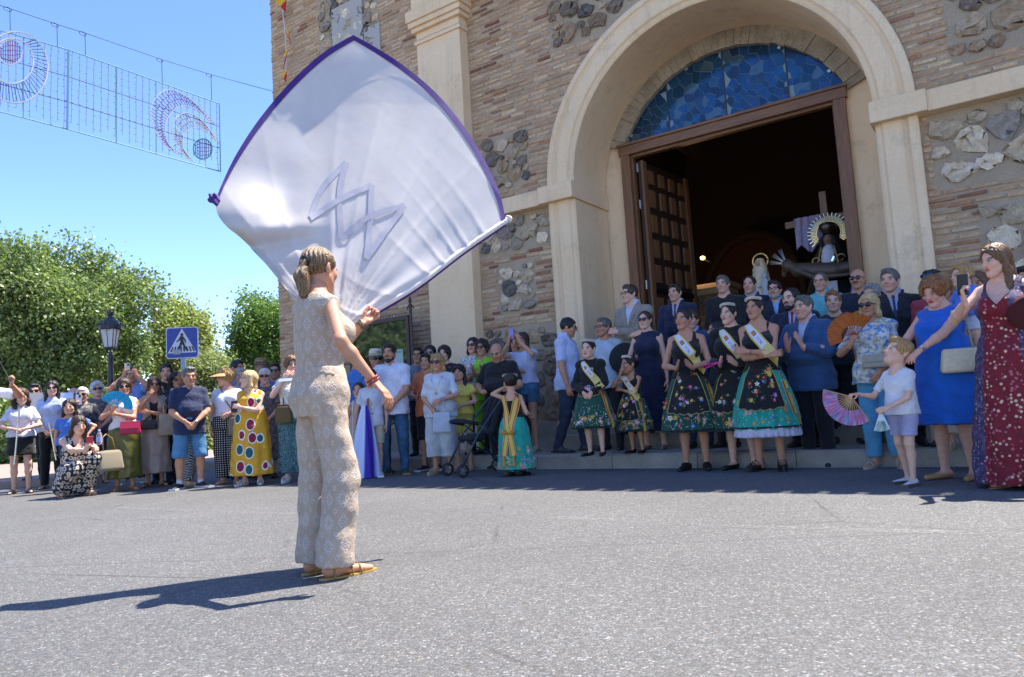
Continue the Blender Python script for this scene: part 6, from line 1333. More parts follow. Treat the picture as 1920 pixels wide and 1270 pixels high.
for i in range(49):
    a = i/48*2*pi
    for r_, dz in ((.0, .0), (.02, -.03), (.036+.010*sin(14*a), -.075)): V.append(((.108*K+r_)*cos(a), (.066*K+r_)*sin(a), z_+dz))
pm('frill', V, [(3*i+j, 3*i+j+1, 3*i+4+j, 3*i+3+j) for i in range(48) for j in (0, 1)], FABRIC, f.ob, True, color=srgb('#d9c860')); shorts(f, '#c9bc5c', end=.34, i=.04); shoes(f, '#b09a78', 'sandal')
at, H = stand(887, 632, 10.55, PV); f = person('woman with long dark hair, sunglasses and blue printed top at the pilaster', at, H, -15, 'f', 'rosy', ('longback', 'black'), ('clap', 'clap'), (-5, 0, 0), lip='#a8232f'); glasses(f); tee(f, '#5a7ab0', P_TROP); trousers(f, '#2a2a30'); shoes(f)
at, H = stand(904, 636, 10.45, PV); f = person('smiling woman with short dark hair and sleeveless lime green top', at, H, -15, 'f', 'tan', ('fluffy', 'dark'), ('clap', 'clap'), (-5, 0, 0)); glasses(f); sleeveless(f, '#8fd028', hem=.46, neck=('v', .034, .08)); trousers(f, '#7fc024', name='trousers'); shoes(f)
at, H = stand(933, 640, 9.95); f = person('bald heavy man in black t shirt looking down at a pushchair', at, H, -20, 'm', 'tan', ('bald', 'black'), ('waistheld', 'waistheld'), (0, 26, 0), w=1.28, belly=.05, fat=.7, stub=.35); tee(f, '#0e0e11', sleeve=.8, hem=.42); trousers(f, '#13131a'); shoes(f)
at, H = stand(966, 628, 10.45, PV); f = person('woman with dark wavy hair and white top behind the bald man', at, H, -15, 'f', 'tan', ('long', 'black'), ('clapl', 'clap'), (5, 5, 0)); sleeveless(f, '#aab6d0'); trousers(f, '#33353d'); shoes(f)
f = person('girl in white frilled top and denim shorts taking a picture with a phone', (.16, 10.35, PV), 1.68, -28, 'g', 'olive', ('long', 'brown'), ('phoneup', 'phoneup'), (-10, 0, 0), w=.95, hs=.212); tee(f, '#c4cce6', sleeve=.4, hem=.56, neck=('r', .06, .02), name='top', infl=.026); shorts(f, '#ffffff', P_SHORT, .405, .012); shoes(f, '#b3a590', 'trainer', '#a08a6a'); phone(f, -1, 'lilac phone held up by the girl in denim shorts', '#8a86c8', face=(.1, .95, 0))
f = person('man in white short sleeved shirt and dark jeans walking along the pavement', (.72, 9.75, PV), 1.78, 62, 'm', 'tan', ('crop', 'black'), ('down2', 'down'), (15, 14, 0), w=1.06, step=.06, stance=.015); glasses(f, False); shirt(f, '#b9c4e4', sleeve=.85, hem=.45); trousers(f, '#ffffff', pmat('dark_denim', lambda t, v: t.mix(t.ramp(t.noise(5, 4, .6, v), [(.35, 0), (.7, 1)]), (.018, .026, .05), (.035, .05, .085))), .03, .014, .02, name='jeans'); shoes(f, '#33363c', 'shoe', '#1c1c20')
at, H = stand(1133, 595, 9.6, PV); f = person('grey haired man with glasses and pale t shirt behind the girl in velvet', at, H, -25, 'm', 'tan', ('short', 'salt'), head=(-30, 0, 0), stub=.3); glasses(f, False, '#16161c'); tee(f, '#aebccb', hem=.46); trousers(f, '#17181f'); shoes(f)
# ---------------------------------------------------------------- festive girls and women
f = person('girl in black velvet jacket, green embroidered skirt and flower crown', (.90, 8.66, PV), 1.37, -24, 'g', 'fair', ('updo', 'dark'), ('clasp', 'clasp'), (-8, 0, 0), lip='#a8525a'); costume(f, '#0b4a3a', True, pouch=True, hemz=.235); tiara(f); crest(f); shoes(f, '#121216', 'mary')
f = person('small girl in black strap bodice and green embroidered skirt with a hand at her chin', (1.38, 8.72, PV), 1.16, -40, 'g', 'tan', ('updo', 'dark'), ('mouth', 'cross'), (-28, 0, 0)); costume(f, '#0b4a3a', False, pouch=False, hemz=.22); tiara(f); shoes(f, '#121216', 'mary')
f = person('young woman in black strap top and dark green embroidered skirt clapping', (1.90, 8.02, 0), 1.76, -22, 'f', 'tan', ('bun', 'dark'), ('clapl', 'clapl'), (-24, 0, 3), lip='#a8505a'); costume(f, '#0a4436', False, hemz=.235); shoes(f, '#121216')
f = person('young woman in black velvet jacket and dark green skirt holding a pink fan', (2.36, 7.88, 0), 1.77, -30, 'f', 'fair', ('bun', 'dark'), ('clapl', 'clapl'), (-22, -3, 0), lip='#a8525a'); costume(f, '#0a4436', True, hemz=.23); tiara(f); crest(f); shoes(f, '#121216', 'pump'); fan(f, -1, 'closed magenta fan in the hands of the woman in velvet', ['#e0289a', '#d83a98'], '#d02a8a', (-.9, -.3, -.25), (0, -1, 0), .20, 10)
f = person('tall young woman with crossed arms in turquoise embroidered skirt and flower crown', (2.54, 7.56, 0), 1.78, -28, 'f', 'tan', ('bun', 'dark'), ('cross', 'cross2'), (-22, 0, 0), lip='#98505a'); costume(f, '#18a08c', False, petticoat=True, hemz=.235); tiara(f, '#e0d6c2'); shoes(f, '#15131a', 'sandal', '#121216', .05)
f = person('little girl in turquoise embroidered skirt and gold red ribbons seen from behind', (-.04, 8.66, 0), 1.20, 158, 'g', 'med', ('bun', 'dark'), (((-.15, -.15, .70), (-.5, .5, -1), (0, -1, -.2), (0, 0, -1), 'grip'), ((.12, -.09, 1.04), (1, .3, -.8), (-.3, -.1, 1), (-.8, .4, 0), 'relax')), (30, 0, 0)); top, sk = costume(f, '#18a08c', False, back=True, hemz=.05); tiara(f, '#cdb98a'); shoes(f, '#121216'); K = f.H
b = bvh([f.ob, top, sk])
for s in (-1, 1):
    path = [((s*(.085-.085*t_**.8)*K, .7*K, (f.zs/K-.01-.40*t_)*K), (0, -1, 0), (1., 0, s*.35)) for t_ in np.linspace(0, 1, 16)]; ribbon(f, b, path, .036*K, 'back_ribbon', RIBBON)
    path = [((s*(.015+.035*t_)*K, .7*K, (.40-.20*t_)*K), (0, -1, 0), (1., 0, s*.2)) for t_ in np.linspace(0, 1, 8)]; o = ribbon(f, b, path, .030*K, 'ribbon_end', RIBBON, off=.02); tassel(f, np.array(o.data.vertices[-3].co)+(0, .01, 0))
    g = G((min(0, s*.11), .05, .40*K-.06), (max(0, s*.11), .30, .40*K+.08), .010); p, _n = cast(b, (0, .7*K, .41*K), (0, -1, 0)); g.cap(p+(s*.01, .015, 0), p+(s*.06, .02, .02), .014, .030, .01); cloth(f, 'bow', g.mesh(), FABRIC, '#b8862a')
# ---------------------------------------------------------------- steps and doorway
f = person('woman in long navy dress and large sunglasses applauding', (1.70, 9.25, PV), 1.74, -28, 'f', 'fair', ('bun', 'brown'), ('clapl', 'down'), (-5, 0, 0)); glasses(f); sleeveless(f, '#121a3a', None, .5, 'dress', ('r', .044, .01), .084, [(.13, .115, .10), (.35, .115, .10), (.52, .112, .098), (.62, .082, .07), (.68, .085, .075)], (5, .006)); shoes(f, '#7a6a60', 'pump')
e = empty('embroidered_disc', f.w2((-.30, -.06, 1.16)), f.rz, 'round black hat disc with a yellow embroidered flower beside the woman in navy', 'hat'); m = MB(); m.lathe([(0, -.012), (.19, -.012), (.205, 0), (.19, .012), (0, .016)], k=28, rot=rotx(R_(78))); m.build('brim', FABRIC, e, True, color=srgb('#0d0c0f')); m = MB(); rg = np.random.default_rng(3)
flower(m, np.array((.03, -.022, -.03)), np.array((0, -1, .15)), .045, rg); m.build('flower', VPAINT, e)
ST1, ST2 = .36, .55
at, H = stand(1182, 533, 9.55, ST1); f = person('man in light grey suit with crossed arms at the left of the doorway', at, H, -38, 'm', 'fair', ('short', 'brown'), ('cross', 'cross2'), (-25, 0, 0)); glasses(f, False); jacket(f, '#8f877a', '#b9c0dc', None, .040); trousers(f, '#857d70'); shoes(f, '#2a2018')
at, H = stand(1266, 532, 9.95, ST2); f = person('man in navy suit and maroon tie standing alone in the left of the doorway', at, H, -30, 'm', 'rosy', ('short', 'dark'), ('clasp', 'clasp'), (-12, 0, 0), w=1.12, belly=.03); jacket(f, '#151f40', '#b9c0d4', '#5a1428'); trousers(f, '#0f1a3c'); shoes(f)
at, H = stand(1295, 580, 8.95, PV); f = person('man in blue suit hidden behind the clapping young woman', at, H, -25, 'm', 'rosy', ('short', 'brown')); jacket(f, '#21406e', '#b9c4e4'); trousers(f, '#16284a'); shoes(f)
at, H = stand(1345, 600, 8.75, PV); f = person('dark haired woman in profile behind the young woman in velvet', at, H, -60, 'f', 'tan', ('updo', 'black'), head=(-25, 0, 0)); tee(f, '#1a161a'); trousers(f, '#15151a'); shoes(f)
at, H = stand(1355, 516, 9.75, ST2); f = person('priest in black shirt with white clerical collar', at, H, -28, 'm', 'rosy', ('short', 'salt'), ('clasp', 'clasp'), (-8, 0, 0), w=1.05); tee(f, '#101014', sleeve=1.95, hem=.48, name='clerical_shirt', neck=None); trousers(f, '#0f0f14'); shoes(f)
m = MB(); n_ = f.neck; m.box(n_+(0, -.072, .004), (.021, .004, .017)); m.build('clerical_collar', PAINT, f.ob, color=srgb('#c9cdd8'))
at, H = stand(1405, 517, 9.8, ST2); f = person('tall man with receding hair, navy suit and burgundy tie beside the priest', at, H, -25, 'm', 'rosy', ('receding', 'brown'), ('clasp', 'clasp'), (-10, 0, 0)); jacket(f, '#172246', '#b3bcdc', '#4a1830'); trousers(f, '#101c40'); shoes(f)
at, H = stand(1452, 525, 9.5, ST2); f = person('man with grey beard, dark glasses and navy jacket', at, H, -25, 'm', 'rosy', ('short', 'dark'), head=(-10, 0, 0)); glasses(f, False); beard(f, 'grey', .8); jacket(f, '#141a30', '#7fa8d8'); trousers(f, '#14161e'); shoes(f)
at, H = stand(1484, 538, 8.15, PV); f = person('man with black beard, navy suit and bright red tie', at, H, -35, 'm', 'fair', ('receding', 'black'), ('clasp', 'clasp'), (-20, 2, 0), w=1.16, belly=.03); beard(f, 'black', 1.1); jacket(f, '#131a38', '#b9c4e8', '#b01424'); trousers(f, '#0f1226'); shoes(f)
e = empty('fan_box', hand_pt(f, 1, .05, -.02)+np.array((.12, -.1, .12)), 0, 'small green booklet held beside the man with red tie', 'booklet'); m = MB(); m.box((0, 0, 0), (.055, .006, .035), roty(-.6)); m.build('cover', PAINT, e, color=srgb('#4a9a80')); m = MB(); m.box((0, .007, 0), (.052, .002, .032), roty(-.6)); m.build('pages', PAINT, e, color=srgb('#cccccc'))
f = person('stout grey haired man in blue jacket and dark trousers applauding', (3.12, 7.75, 0), 1.79, -48, 'm', 'rosy', ('short', 'salt'), ('clap', 'clap'), (-12, 0, 0), w=1.20, belly=.05, fat=.7); jacket(f, '#2c4f7c', '#b9bcd4', None, .038, .43); trousers(f, '#0d0f1c', i1=.022); shoes(f, '#121216')
at, H = stand(1538, 510, 9.2, ST2-.02); f = person('balding man in aqua polo shirt and glasses in the doorway', at, H, -30, 'm', 'rosy', ('receding', 'salt'), ('clasp', 'clasp'), (-10, 0, 0), w=1.1); glasses(f, False, '#8a7a60'); shirt(f, '#62b0b8', sleeve=.8, name='polo_shirt'); trousers(f, '#22242c'); shoes(f)
at, H = stand(1560, 545, 8.3, PV); f = person('ginger haired person showing only a forehead behind the blue jacket', at, H, -25, 'm', 'fair', ('short', 'ginger')); tee(f, '#33363e'); trousers(f, '#22242c'); shoes(f)
at, H = stand(1607, 503, 8.5, ST1); f = person('bald man with moustache, sunglasses and navy polo with crossed arms', at, H, -30, 'm', 'tan', ('bald', 'grey'), ('cross', 'cross2'), (-10, 0, 0), w=1.12); glasses(f); shirt(f, '#141b2e', sleeve=.8, name='polo_shirt', col2='#2a78b8'); trousers(f, '#17181f'); shoes(f)
m = MB(); m.tube([(-.03, -.095, -.044), (0, -.108, -.036), (.03, -.095, -.044)], [.006, .009, .006], 6); on_head(f, m, 'moustache', HAIR, '#4a443e')
at, H = stand(1637, 531, 7.85, PV); f = person('grey haired man in mustard shirt behind the woman with the orange fan', at, H, -20, 'm', 'rosy', ('short', 'grey'), head=(-35, 0, 0)); tee(f, '#a8841a'); trousers(f, '#2a2a30'); shoes(f)
at, H = stand(1668, 503, 7.45, PV); f = person('dark haired man in dark suit and blue tie before the right pier', at, H, -25, 'm', 'rosy', ('short', 'salt'), head=(-20, 0, 0)); jacket(f, '#161821', '#aab2cc', '#22304e'); trousers(f, '#14151c'); shoes(f)
f = person('blonde woman in sunglasses, blue flowered blouse and aqua trousers', (3.50, 7.12, 0), 1.69, -38, 'f', 'tan', ('shoulder', 'pale'), ('fan', 'clasp'), (-10, 2, 0), w=1.10, belly=.015); glasses(f); tee(f, '#ffffff', P_TROP, .95, .48, 'blouse', ('r', .05, .02), .024); trousers(f, '#4f94b8', None, .06, .022, .04); shoes(f, '#a8a09a', 'sandal', '#a09484', .02); K = f.H
fan(f, -1, 'orange wooden fan spread by the blonde woman in flowered blouse', ['#b5622a', '#a85822', '#c06c30'], '#9a4e1e', (-.30, -.2, .45), (.1, -.75, -.65), .25, 150)
bag('clutch_bag', 'beige reptile clutch bag under the orange fan', f.w2((.05, -.23, .60*K)), (.26, .06, .13), f.rz, '#a09684', LEATHER)
f = person('smiling woman with curled fair hair in sleeveless royal blue dress', (3.50, 5.98, 0), 1.655, -58, 'f', 'rosy', ('curly', 'ginger'), (((-.10, -.34, 1.03), (-1, .2, -.5), (.1, -.8, -.4), (0, .2, -.9), 'relax'), ((.03, -.44, 1.02), (1, .4, -.3), (-.3, -.75, -.55), (-.1, .5, -.85), 'relax')), (-2, 22, 0), w=1.16, belly=.03, lip='#b01848', hs=.226)
sleeveless(f, '#0f5fc0', None, .5, 'dress', ('r', .052, .02), .088, [(.265, .165, .145), (.42, .152, .138), (.53, .142, .13), (.62, .128, .115), (.69, .115, .10)], (6, .010)); shoes(f, '#b5875a', 'pump'); K = f.H
bag('handbag', 'ivory handbag with short handles on the hip of the woman in blue', f.w2((.20, -.15, .565*K)), (.31, .10, .19), f.rz+.75, '#d6c7aa', LEATHER, [f.w2((.27, -.10, .62*K)), f.w2((.20, .0, .75*K)), f.w2((.0, .05, .83*K)), f.w2((-.07, -.03, .83*K)), f.w2((-.10, -.10, .75*K))], '#a8987c', flap=False, r=.03)
m = MB(); w_ = f.wrp[1]; d_ = (f.wrp[1]-f.el[1]); d_ /= np.linalg.norm(d_); m.tube([w_-d_*.028, w_-d_*.006], .029, 12); m.build('wristwatch', METAL, f.ob, color=(.7, .7, .72))
f = person('small boy with short blond hair, white t shirt and lilac shorts looking up', (3.02, 5.82, 0), 1.15, -62, 'c', 'fair', ('boy', 'blond'), (((-.20, -.24, .72), (-.4, .5, -1), (-.2, -1, .0), (0, 0, -1), 'grip'), ((.02, -.20, .60), (1, .5, -.3), (-.5, -.8, -.2), (-.3, .7, -.3), 'grip')), (-18, -24, 0), toe=.2, step=.05, hs=.236); tee(f, '#dcd9de', sleeve=.75, hem=.47); shorts(f, '#a9a6c4', end=.33, i=.022); shoes(f, '#d6d6de', 'mary', '#5a5048')
fan(f, -1, 'pink and blue paper fan held open by the small boy', ['#c45a9a', '#5a8ab8', '#b0607a', '#7fa0b8', '#8a5a8a', '#d08ab0'], '#a8845a', (-.55, -.25, -.75), (.35, -.9, .1), .225, 140)
fan(f, 1, 'white and green paper fan dangling from the small boy', ['#d8dcd8', '#2a9a6a', '#dfe4e0'], '#d0d4d0', (.15, -.25, -1), (.3, -.9, 0), .16, 40)
at, H = stand(1750, 505, 7.2, PV); f = person('dark haired man with blue mirrored sunglasses pushed up on his head', at, H, -30, 'm', 'tan', ('short', 'black'), head=(-30, 0, 0)); glasses(f, True, '#2a6aa8', .055); tee(f, '#a03a48'); trousers(f, '#2a2a30'); shoes(f)
at, H = stand(1768, 511, 6.55, PV); f = person('blonde woman carrying a toddler behind the woman in blue', at, H, -35, 'f', 'rosy', ('bob', 'blond'), ('down', 'clasph'), (-15, 8, 0)); tee(f, '#b8a898'); cloth(f, 'skirt', garment(f, skirt=[(.1, .13, .12), (.4, .13, .12), (.53, .12, .105), (.6, .09, .08)], fold=(5, .006)), FABRIC, '#c3a98c'); shoes(f, '#c9b89a', 'sandal', '#b09a78', .06)
f = person('blond toddler in blue t shirt carried on an arm', (3.93, 6.30, .93), .86, -65, 'c', 'fair', ('boy', 'blond'), ('clasp', 'clasp'), (-25, 0, 0), hs=.195); tee(f, '#4f7fd8', sleeve=.7, hem=.46, infl=.02); shorts(f, '#c9ccd8', end=.32, i=.03); shoes(f, '#6a6a50', 'sandal')
at, H = stand(1832, 508, 6.55, PV); f = person('person in leopard print dress mostly hidden by the tall young woman', at, H, -30, 'f', 'tan', ('long', 'lbrown'), head=(-20, 0, 0)); sleeveless(f, '#ffffff', P_LEO, .5, 'dress', ('r', .044, .01), .086, [(.16, .15, .13), (.45, .14, .12), (.62, .1, .09)], (6, .01)); shoes(f, '#c9c9cf', 'sandal', '#bbbbbb', .03)
at, H = stand(1914, 500, 6.4, PV); f = person('dark haired person cut by the right edge behind the tall young woman', at, H, -30, 'm', 'tan', ('short', 'black')); tee(f, '#3a3438'); trousers(f, '#22242c'); shoes(f)
f = person('tall young woman with long straight hair in red and purple flowered maxi dress filming', (3.58, 5.30, 0), 1.765, -52, 'f', 'fair', ('long', 'lbrown'), (((-.13, -.36, 1.33), (-1, .2, -1), (-.1, -.3, .95), (.8, .6, 0), 'grip'), ((.26, -.08, .86), (1, .5, 0), (0, -.2, -1), (-1, .2, 0), 'relax')), (-26, 10, 0), w=.94, bust=.042, lip='#b05a5a')
cloth(f, 'maxi_dress', garment(f, (.5, 1), .012, 0, neck=('strap', .785*f.zs/(.82*f.H), .062, .010, .07), capx=.075, skirt=[(.02, .185, .16), (.25, .16, .14), (.45, .135, .12), (.55, .12, .108), (.64, .098, .085), (.69, .096, .084)], fold=(9, .014), vox=.010), P_RED); shoes(f, '#a8805a', 'sandal'); K = f.H
e = phone(f, -1, 'black and white marbled phone held up by the tall young woman', '#1a1a1e', face=(-.75, .6, .1))
e = empty('clutch_bag', f.w2((.19, -.16, 1.22)), f.rz, 'dark red crocheted round clutch under the arm of the tall young woman', 'bag'); m = MB(); m.lathe([(0, -.03), (.10, -.028), (.125, 0), (.10, .028), (0, .03)], k=22, rot=roty(1.2)@rotx(1.35), sy=1.1); m.build('pouch', knit('crimson_weave', (.20, .02, .02), 70), e, True); m = MB(); m.tube([(0, -.02, .10), (.02, -.01, .125)], .006, 6); m.build('clasp', METAL, e, color=(.5, .35, .15))
# ---------------------------------------------------------------- the flag dancer
DY = R_(136); base = np.array((-.985, 3.735, 0)); RwT = rotz(-DY)
def dl(P): return RwT@(np.array(P)-base)
lh = atD(684, 604, 3.93); rh_ = atD(702, 716, 3.50)
f = person('flag dancer with brown ponytail in beige eyelet lace top and wide trousers', base, 1.665, math.degrees(DY), 'f', 'tan', ('pony', 'lbrown'),
           ((dl(rh_), (-.75, .75, -.4), dl(atD(735, 750, 3.46))-dl(rh_), dl(base+np.array((0, .0, -1)))*0+np.array((.45, .25, -.85)), 'relax'), (dl(lh), (.9, .7, -1), dl(atD(700, 594, 3.98))-dl(lh), np.array((-.3, .2, .9)), 'hold')), (16, 4, 0), hero=True, w=.85, stance=.004, hs=.224, toe=.12)
K = f.H
def wrapattr(o, legs):
    n = len(o.data.vertices); co = np.zeros(n*3); o.data.vertices.foreach_get('co', co); co = co.reshape(-1, 3); P = np.array(f.prof); wv = np.zeros((n, 3))
    if legs:
        s = np.where(co[:, 0] >= 0, 1, -1); up = co[:, 2] > .47*K; cx = np.where(up, 0, s*(.052*K)); r = np.where(up, .17, .115); th = np.arctan2(co[:, 0]-cx, -(co[:, 1]))
        wv[:, 0] = th*r+np.where(up, 0, s*.02); wv[:, 1] = co[:, 2]
    else: wv[:, 0] = np.arctan2(co[:, 0], -co[:, 1])*.15; wv[:, 1] = co[:, 2]
    at = o.data.attributes.new('wrap', 'FLOAT_VECTOR', 'POINT'); at.data.foreach_set('vector', wv.astype(np.float32).ravel())
g_top = garment(f, (.592, 1), .014, 0, neck=('r', .044, .0), capx=.086, fitw=.0, wra=.003, vox=.0095); o = cloth(f, 'lace_top', g_top, LACE); wrapattr(o, False)
o = cloth(f, 'lace_trousers', garment(f, legs=(.035, .012, .066, .615), wra=.004, vox=.0095), LACE); wrapattr(o, True)
shoes(f, '#8a6a34', 'sandal', '#b08f4a')
m = MB(); m.tube([f.to((.026*cos(a), .112+.004*sin(a), .020+.026*sin(a))) for a in np.linspace(0, 2*pi, 13)], .006, 6); m.build('hair_tie', FABRIC, f.hair, color=srgb('#141216'))
for s, col, k_ in ((-1, '#8a1f1f', 2), (1, '#8f8a84', 3)):
    d_ = f.wrp[s]-f.el[s]; d_ /= np.linalg.norm(d_); R = basis(d_)
    for q_ in range(k_):
        c_ = f.wrp[s]-d_*(.004+.014*q_); m = MB(); m.tube([c_+R[:, 0]*.0305*cos(a)+R[:, 1]*.0305*sin(a) for a in np.linspace(0, 2*pi, 15)], .0042, 6); m.build('bracelet', LEATHER if s < 0 else METAL, f.ob, color=srgb(col))
m = MB(); m.tube([f.to((-.079, .004, -.020+.008*cos(a))) + f.hR@np.array((0, .009*sin(a), 0)) for a in np.linspace(0, 2*pi, 9)], .0025, 5); m.build('earring', METAL, f.ob, color=(.8, .75, .6))
dancer = f
# ================================================================== the dancer's flag
def curve_pts(pts, n):
    P = np.array(pts, float); d = np.r_[0, np.cumsum(np.linalg.norm(np.diff(P, axis=0), axis=1))]; d /= d[-1]; u = np.linspace(0, 1, n)
    # smooth (Catmull-Rom) interpolation
    out = []
    for x in u:
        i = min(max(np.searchsorted(d, x)-1, 0), len(P)-2); tt = (x-d[i])/(d[i+1]-d[i]+1e-9); p0, p1, p2, p3 = P[max(i-1, 0)], P[i], P[i+1], P[min(i+2, len(P)-1)]
        out.append(.5*((2*p1)+(-p0+p2)*tt+(2*p0-5*p1+4*p2-p3)*tt**2+(-p0+3*p1-3*p2+p3)*tt**3))
    return np.array(out)
NS = 121
cb = curve_pts([(634, 622), (700, 583), (780, 535), (870, 467), (948, 414)], NS)                          # along the pole
ct = curve_pts([(404, 378), (420, 338), (446, 286), (489, 221), (545, 155), (603, 102), (662, 66)], NS)       # upper left hem
cl = curve_pts([(634, 622), (600, 614), (572, 590), (528, 532), (485, 480), (452, 447), (425, 425), (408, 402), (404, 378)], NS)   # lower left edge
cr_ = curve_pts([(948, 414), (936, 362), (908, 300), (868, 236), (818, 176), (762, 128), (708, 92), (662, 66)], NS)
S, T = np.meshgrid(np.linspace(0, 1, NS), np.linspace(0, 1, NS), indexing='ij'); S3, T3 = S[..., None], T[..., None]
PX = (1-T3)*cb[:, None]+T3*ct[:, None]+(1-S3)*cl[None]+S3*cr_[None]-((1-S3)*(1-T3)*cb[0]+S3*(1-T3)*cb[-1]+(1-S3)*T3*ct[0]+S3*T3*ct[-1])
hgt = np.clip((600-PX[..., 1])/540, 0, 1)
ph = np.arctan2(622-PX[..., 1], PX[..., 0]-634); rr = np.hypot(PX[..., 0]-634, PX[..., 1]-622)
D = 3.96+.34*np.clip((PX[..., 0]-660)/290, -1, 1.1)+.52*np.sin(.5*pi*hgt)**1.05-.10*np.sin(pi*S)*np.sin(pi*T)-.10*np.clip(hgt-.75, 0, 1)
D += .011*np.sin(25*ph+.006*rr+1.0)*np.clip(1-T, 0, 1)**1.2*np.clip(rr/120, 0, 1)*np.exp(-rr/300)*.7-.013*(1-np.abs(np.sin(14*ph+1.5*np.sin(5*ph)+.004*rr)))**3*np.exp(-rr/230)*np.clip(rr/60, 0, 1)
D -= .010*(1-np.abs(np.sin(27*S+5*T+2*np.sin(9*S))))**3*np.exp(-T*6.5)+.004*np.sin(16*S-11*T+3*np.sin(7*T))
gl = np.exp(-(((PX[..., 0]-462)/58)**2+((PX[..., 1]-400)/46)**2)); D -= .115*gl
cr2 = (PX[..., 1]-452)-.14*(PX[..., 0]-480)*np.where(PX[..., 0] > 480, -1.0, 1.0); D += .055*np.exp(-((cr2-10)/15)**2)*np.clip(1-np.abs(PX[..., 0]-500)/120, 0, 1)-.035*np.exp(-((cr2+16)/20)**2)*np.clip(1-np.abs(PX[..., 0]-500)/120, 0, 1)
D += .030*np.exp(-(((PX[..., 0]-560)*.5+(PX[..., 1]-500)*.86)/22)**2)*np.clip(1-rr/260, 0, 1)
FP = cC+cF*D[..., None]+cR*(((PX[..., 0]-960)/FPX)*D)[..., None]+cU*(((635-PX[..., 1])/FPX)*D)[..., None]
hand_w = np.array(FP[4, 2])
flag = empty('flag', hand_w, 0, 'large white satin flag with purple hem and grey zigzag emblem waved by the dancer', 'flag')
t = NT('flag_satin'); v = t.obj(); c = t.mix(t.ramp(t.noise(3.5, 5, .65, v), [(.35, 0), (.75, .5)]), (.67, .63, .61), (.52, .455, .40))
TR = t.N('BsdfTranslucent'); t.t.links.new(c, TR.inputs[0]); mx = t.N('MixShader'); mx.inputs[0].default_value = .30; t.put(t.b, 'Base_Color', c); t.b.inputs['Roughness'].default_value = .40; t.put(t.b, 'Normal', t.bump(t.noise(6, 4, .55, v), .12, .02)); t.b.inputs['Sheen Weight'].default_value = .2
t.t.links.new(t.b.outputs[0], mx.inputs[1]); t.t.links.new(TR.outputs[0], mx.inputs[2]); t.t.links.new(mx.outputs[0], t.o.inputs[0]); FLAGM = t.m
PURP = simple('purple_hem', (.045, .010, .16), .7)
def gridmesh(name, i0, i1, j0, j1, mat, parent, off=0., sub=1):
    A = FP[i0:i1+1, j0:j1+1]
    gi, gj = np.gradient(FP, axis=0)[i0:i1+1, j0:j1+1], np.gradient(FP, axis=1)[i0:i1+1, j0:j1+1]; n = np.cross(gi, gj); n /= np.linalg.norm(n, axis=-1)[..., None]+1e-9
    s_ = np.sign(((cC-A)*n).sum(-1))[..., None]; n = n*s_
    V = (A+n*off-hand_w).reshape(-1, 3); a, b = A.shape[:2]; I = np.arange(a*b).reshape(a, b)
    F = np.stack([I[:-1, :-1], I[1:, :-1], I[1:, 1:], I[:-1, 1:]], -1).reshape(-1, 4); return pm(name, V, F, mat, parent, True)
hw = 5
gridmesh('cloth', 0, NS-1, 0, NS-1, FLAGM, flag)
for (a, b, c_, d_) in ((0, NS-1, NS-1-hw+1, NS-1), (NS-1-hw+1, NS-1, 0, NS-hw)):
    for of in (.004, -.004): gridmesh('hem', a, b, c_, d_, PURP, flag, of)
gridmesh('hem', 0, 4, 0, NS-1, PURP, flag, -.006)
# zigzag emblem sewn on the surface
inv = PX.reshape(-1, 2)
def on_flag(x, y):
    k = np.argmin(((inv-(x, y))**2).sum(1)); i, j = divmod(k, NS); i = min(max(i, 1), NS-2); j = min(max(j, 1), NS-2); ds, dt_ = (PX[i+1, j]-PX[i-1, j])/2, (PX[i, j+1]-PX[i, j-1])/2
    sol = np.linalg.solve(np.stack([ds, dt_], 1), np.array((x, y))-PX[i, j]); a, b = np.clip(i+sol[0], 0, NS-1.001), np.clip(j+sol[1], 0, NS-1.001); i0, j0 = int(a), int(b); fa, fb = a-i0, b-j0
    p = FP[i0, j0]*(1-fa)*(1-fb)+FP[i0+1, j0]*fa*(1-fb)+FP[i0, j0+1]*(1-fa)*fb+FP[i0+1, j0+1]*fa*fb; d = cC-p; return p+d/np.linalg.norm(d)*.0035-hand_w
EMBL = simple('grey_ribbon', (.37, .355, .41), .5); zz = [((582, 409), (604, 354), (649, 305)), ((649, 305), (637, 362), (640, 450)), ((582, 409), (640, 373), (697, 348)), ((697, 348), (694, 420), (687, 486)), ((640, 450), (690, 408), (759, 386)), ((759, 386), (722, 436), (687, 486))]
for k_, st in enumerate(zz):
    P = curve_pts(st, 15); tg = np.gradient(P, axis=0); tg /= np.linalg.norm(tg, axis=1)[:, None]; nn = np.stack([-tg[:, 1], tg[:, 0]], 1)*5.4; V = []
    for p, n in zip(P, nn): V += [on_flag(*(p+n)), on_flag(*p), on_flag(*(p-n))]
    V = np.array(V)*(1-.0*k_); d = -cF*.0012*k_; pm('emblem_stroke', V+d, [(3*i+j, 3*i+j+1, 3*i+4+j, 3*i+3+j) for i in range(14) for j in (0, 1)], EMBL, flag, True)
pole_pts = [FP[i, 0]-hand_w+cF*.012 for i in range(0, NS, 6)]
e1 = pole_pts[-1]+(pole_pts[-1]-pole_pts[-2])*.35; m = MB(); m.tube(pole_pts+[e1], [.017]*len(pole_pts)+[.017], 10); m.build('pole_sleeve', simple('sleeve_cloth', (.72, .66, .62), .7, bump=.4), flag, True)
m = MB(); m.tube([e1, e1+(pole_pts[-1]-pole_pts[-2])*.25, e1+(pole_pts[-1]-pole_pts[-2])*.6], [.018, .026, .012], 10); m.build('pole_tip', MATS['sleeve_cloth'], flag, True)
m = MB(); dn = -cU*.030+cR*.004
V = []
for p in pole_pts: V += [p-cU*.012+cF*.01, p+dn+cF*.012]
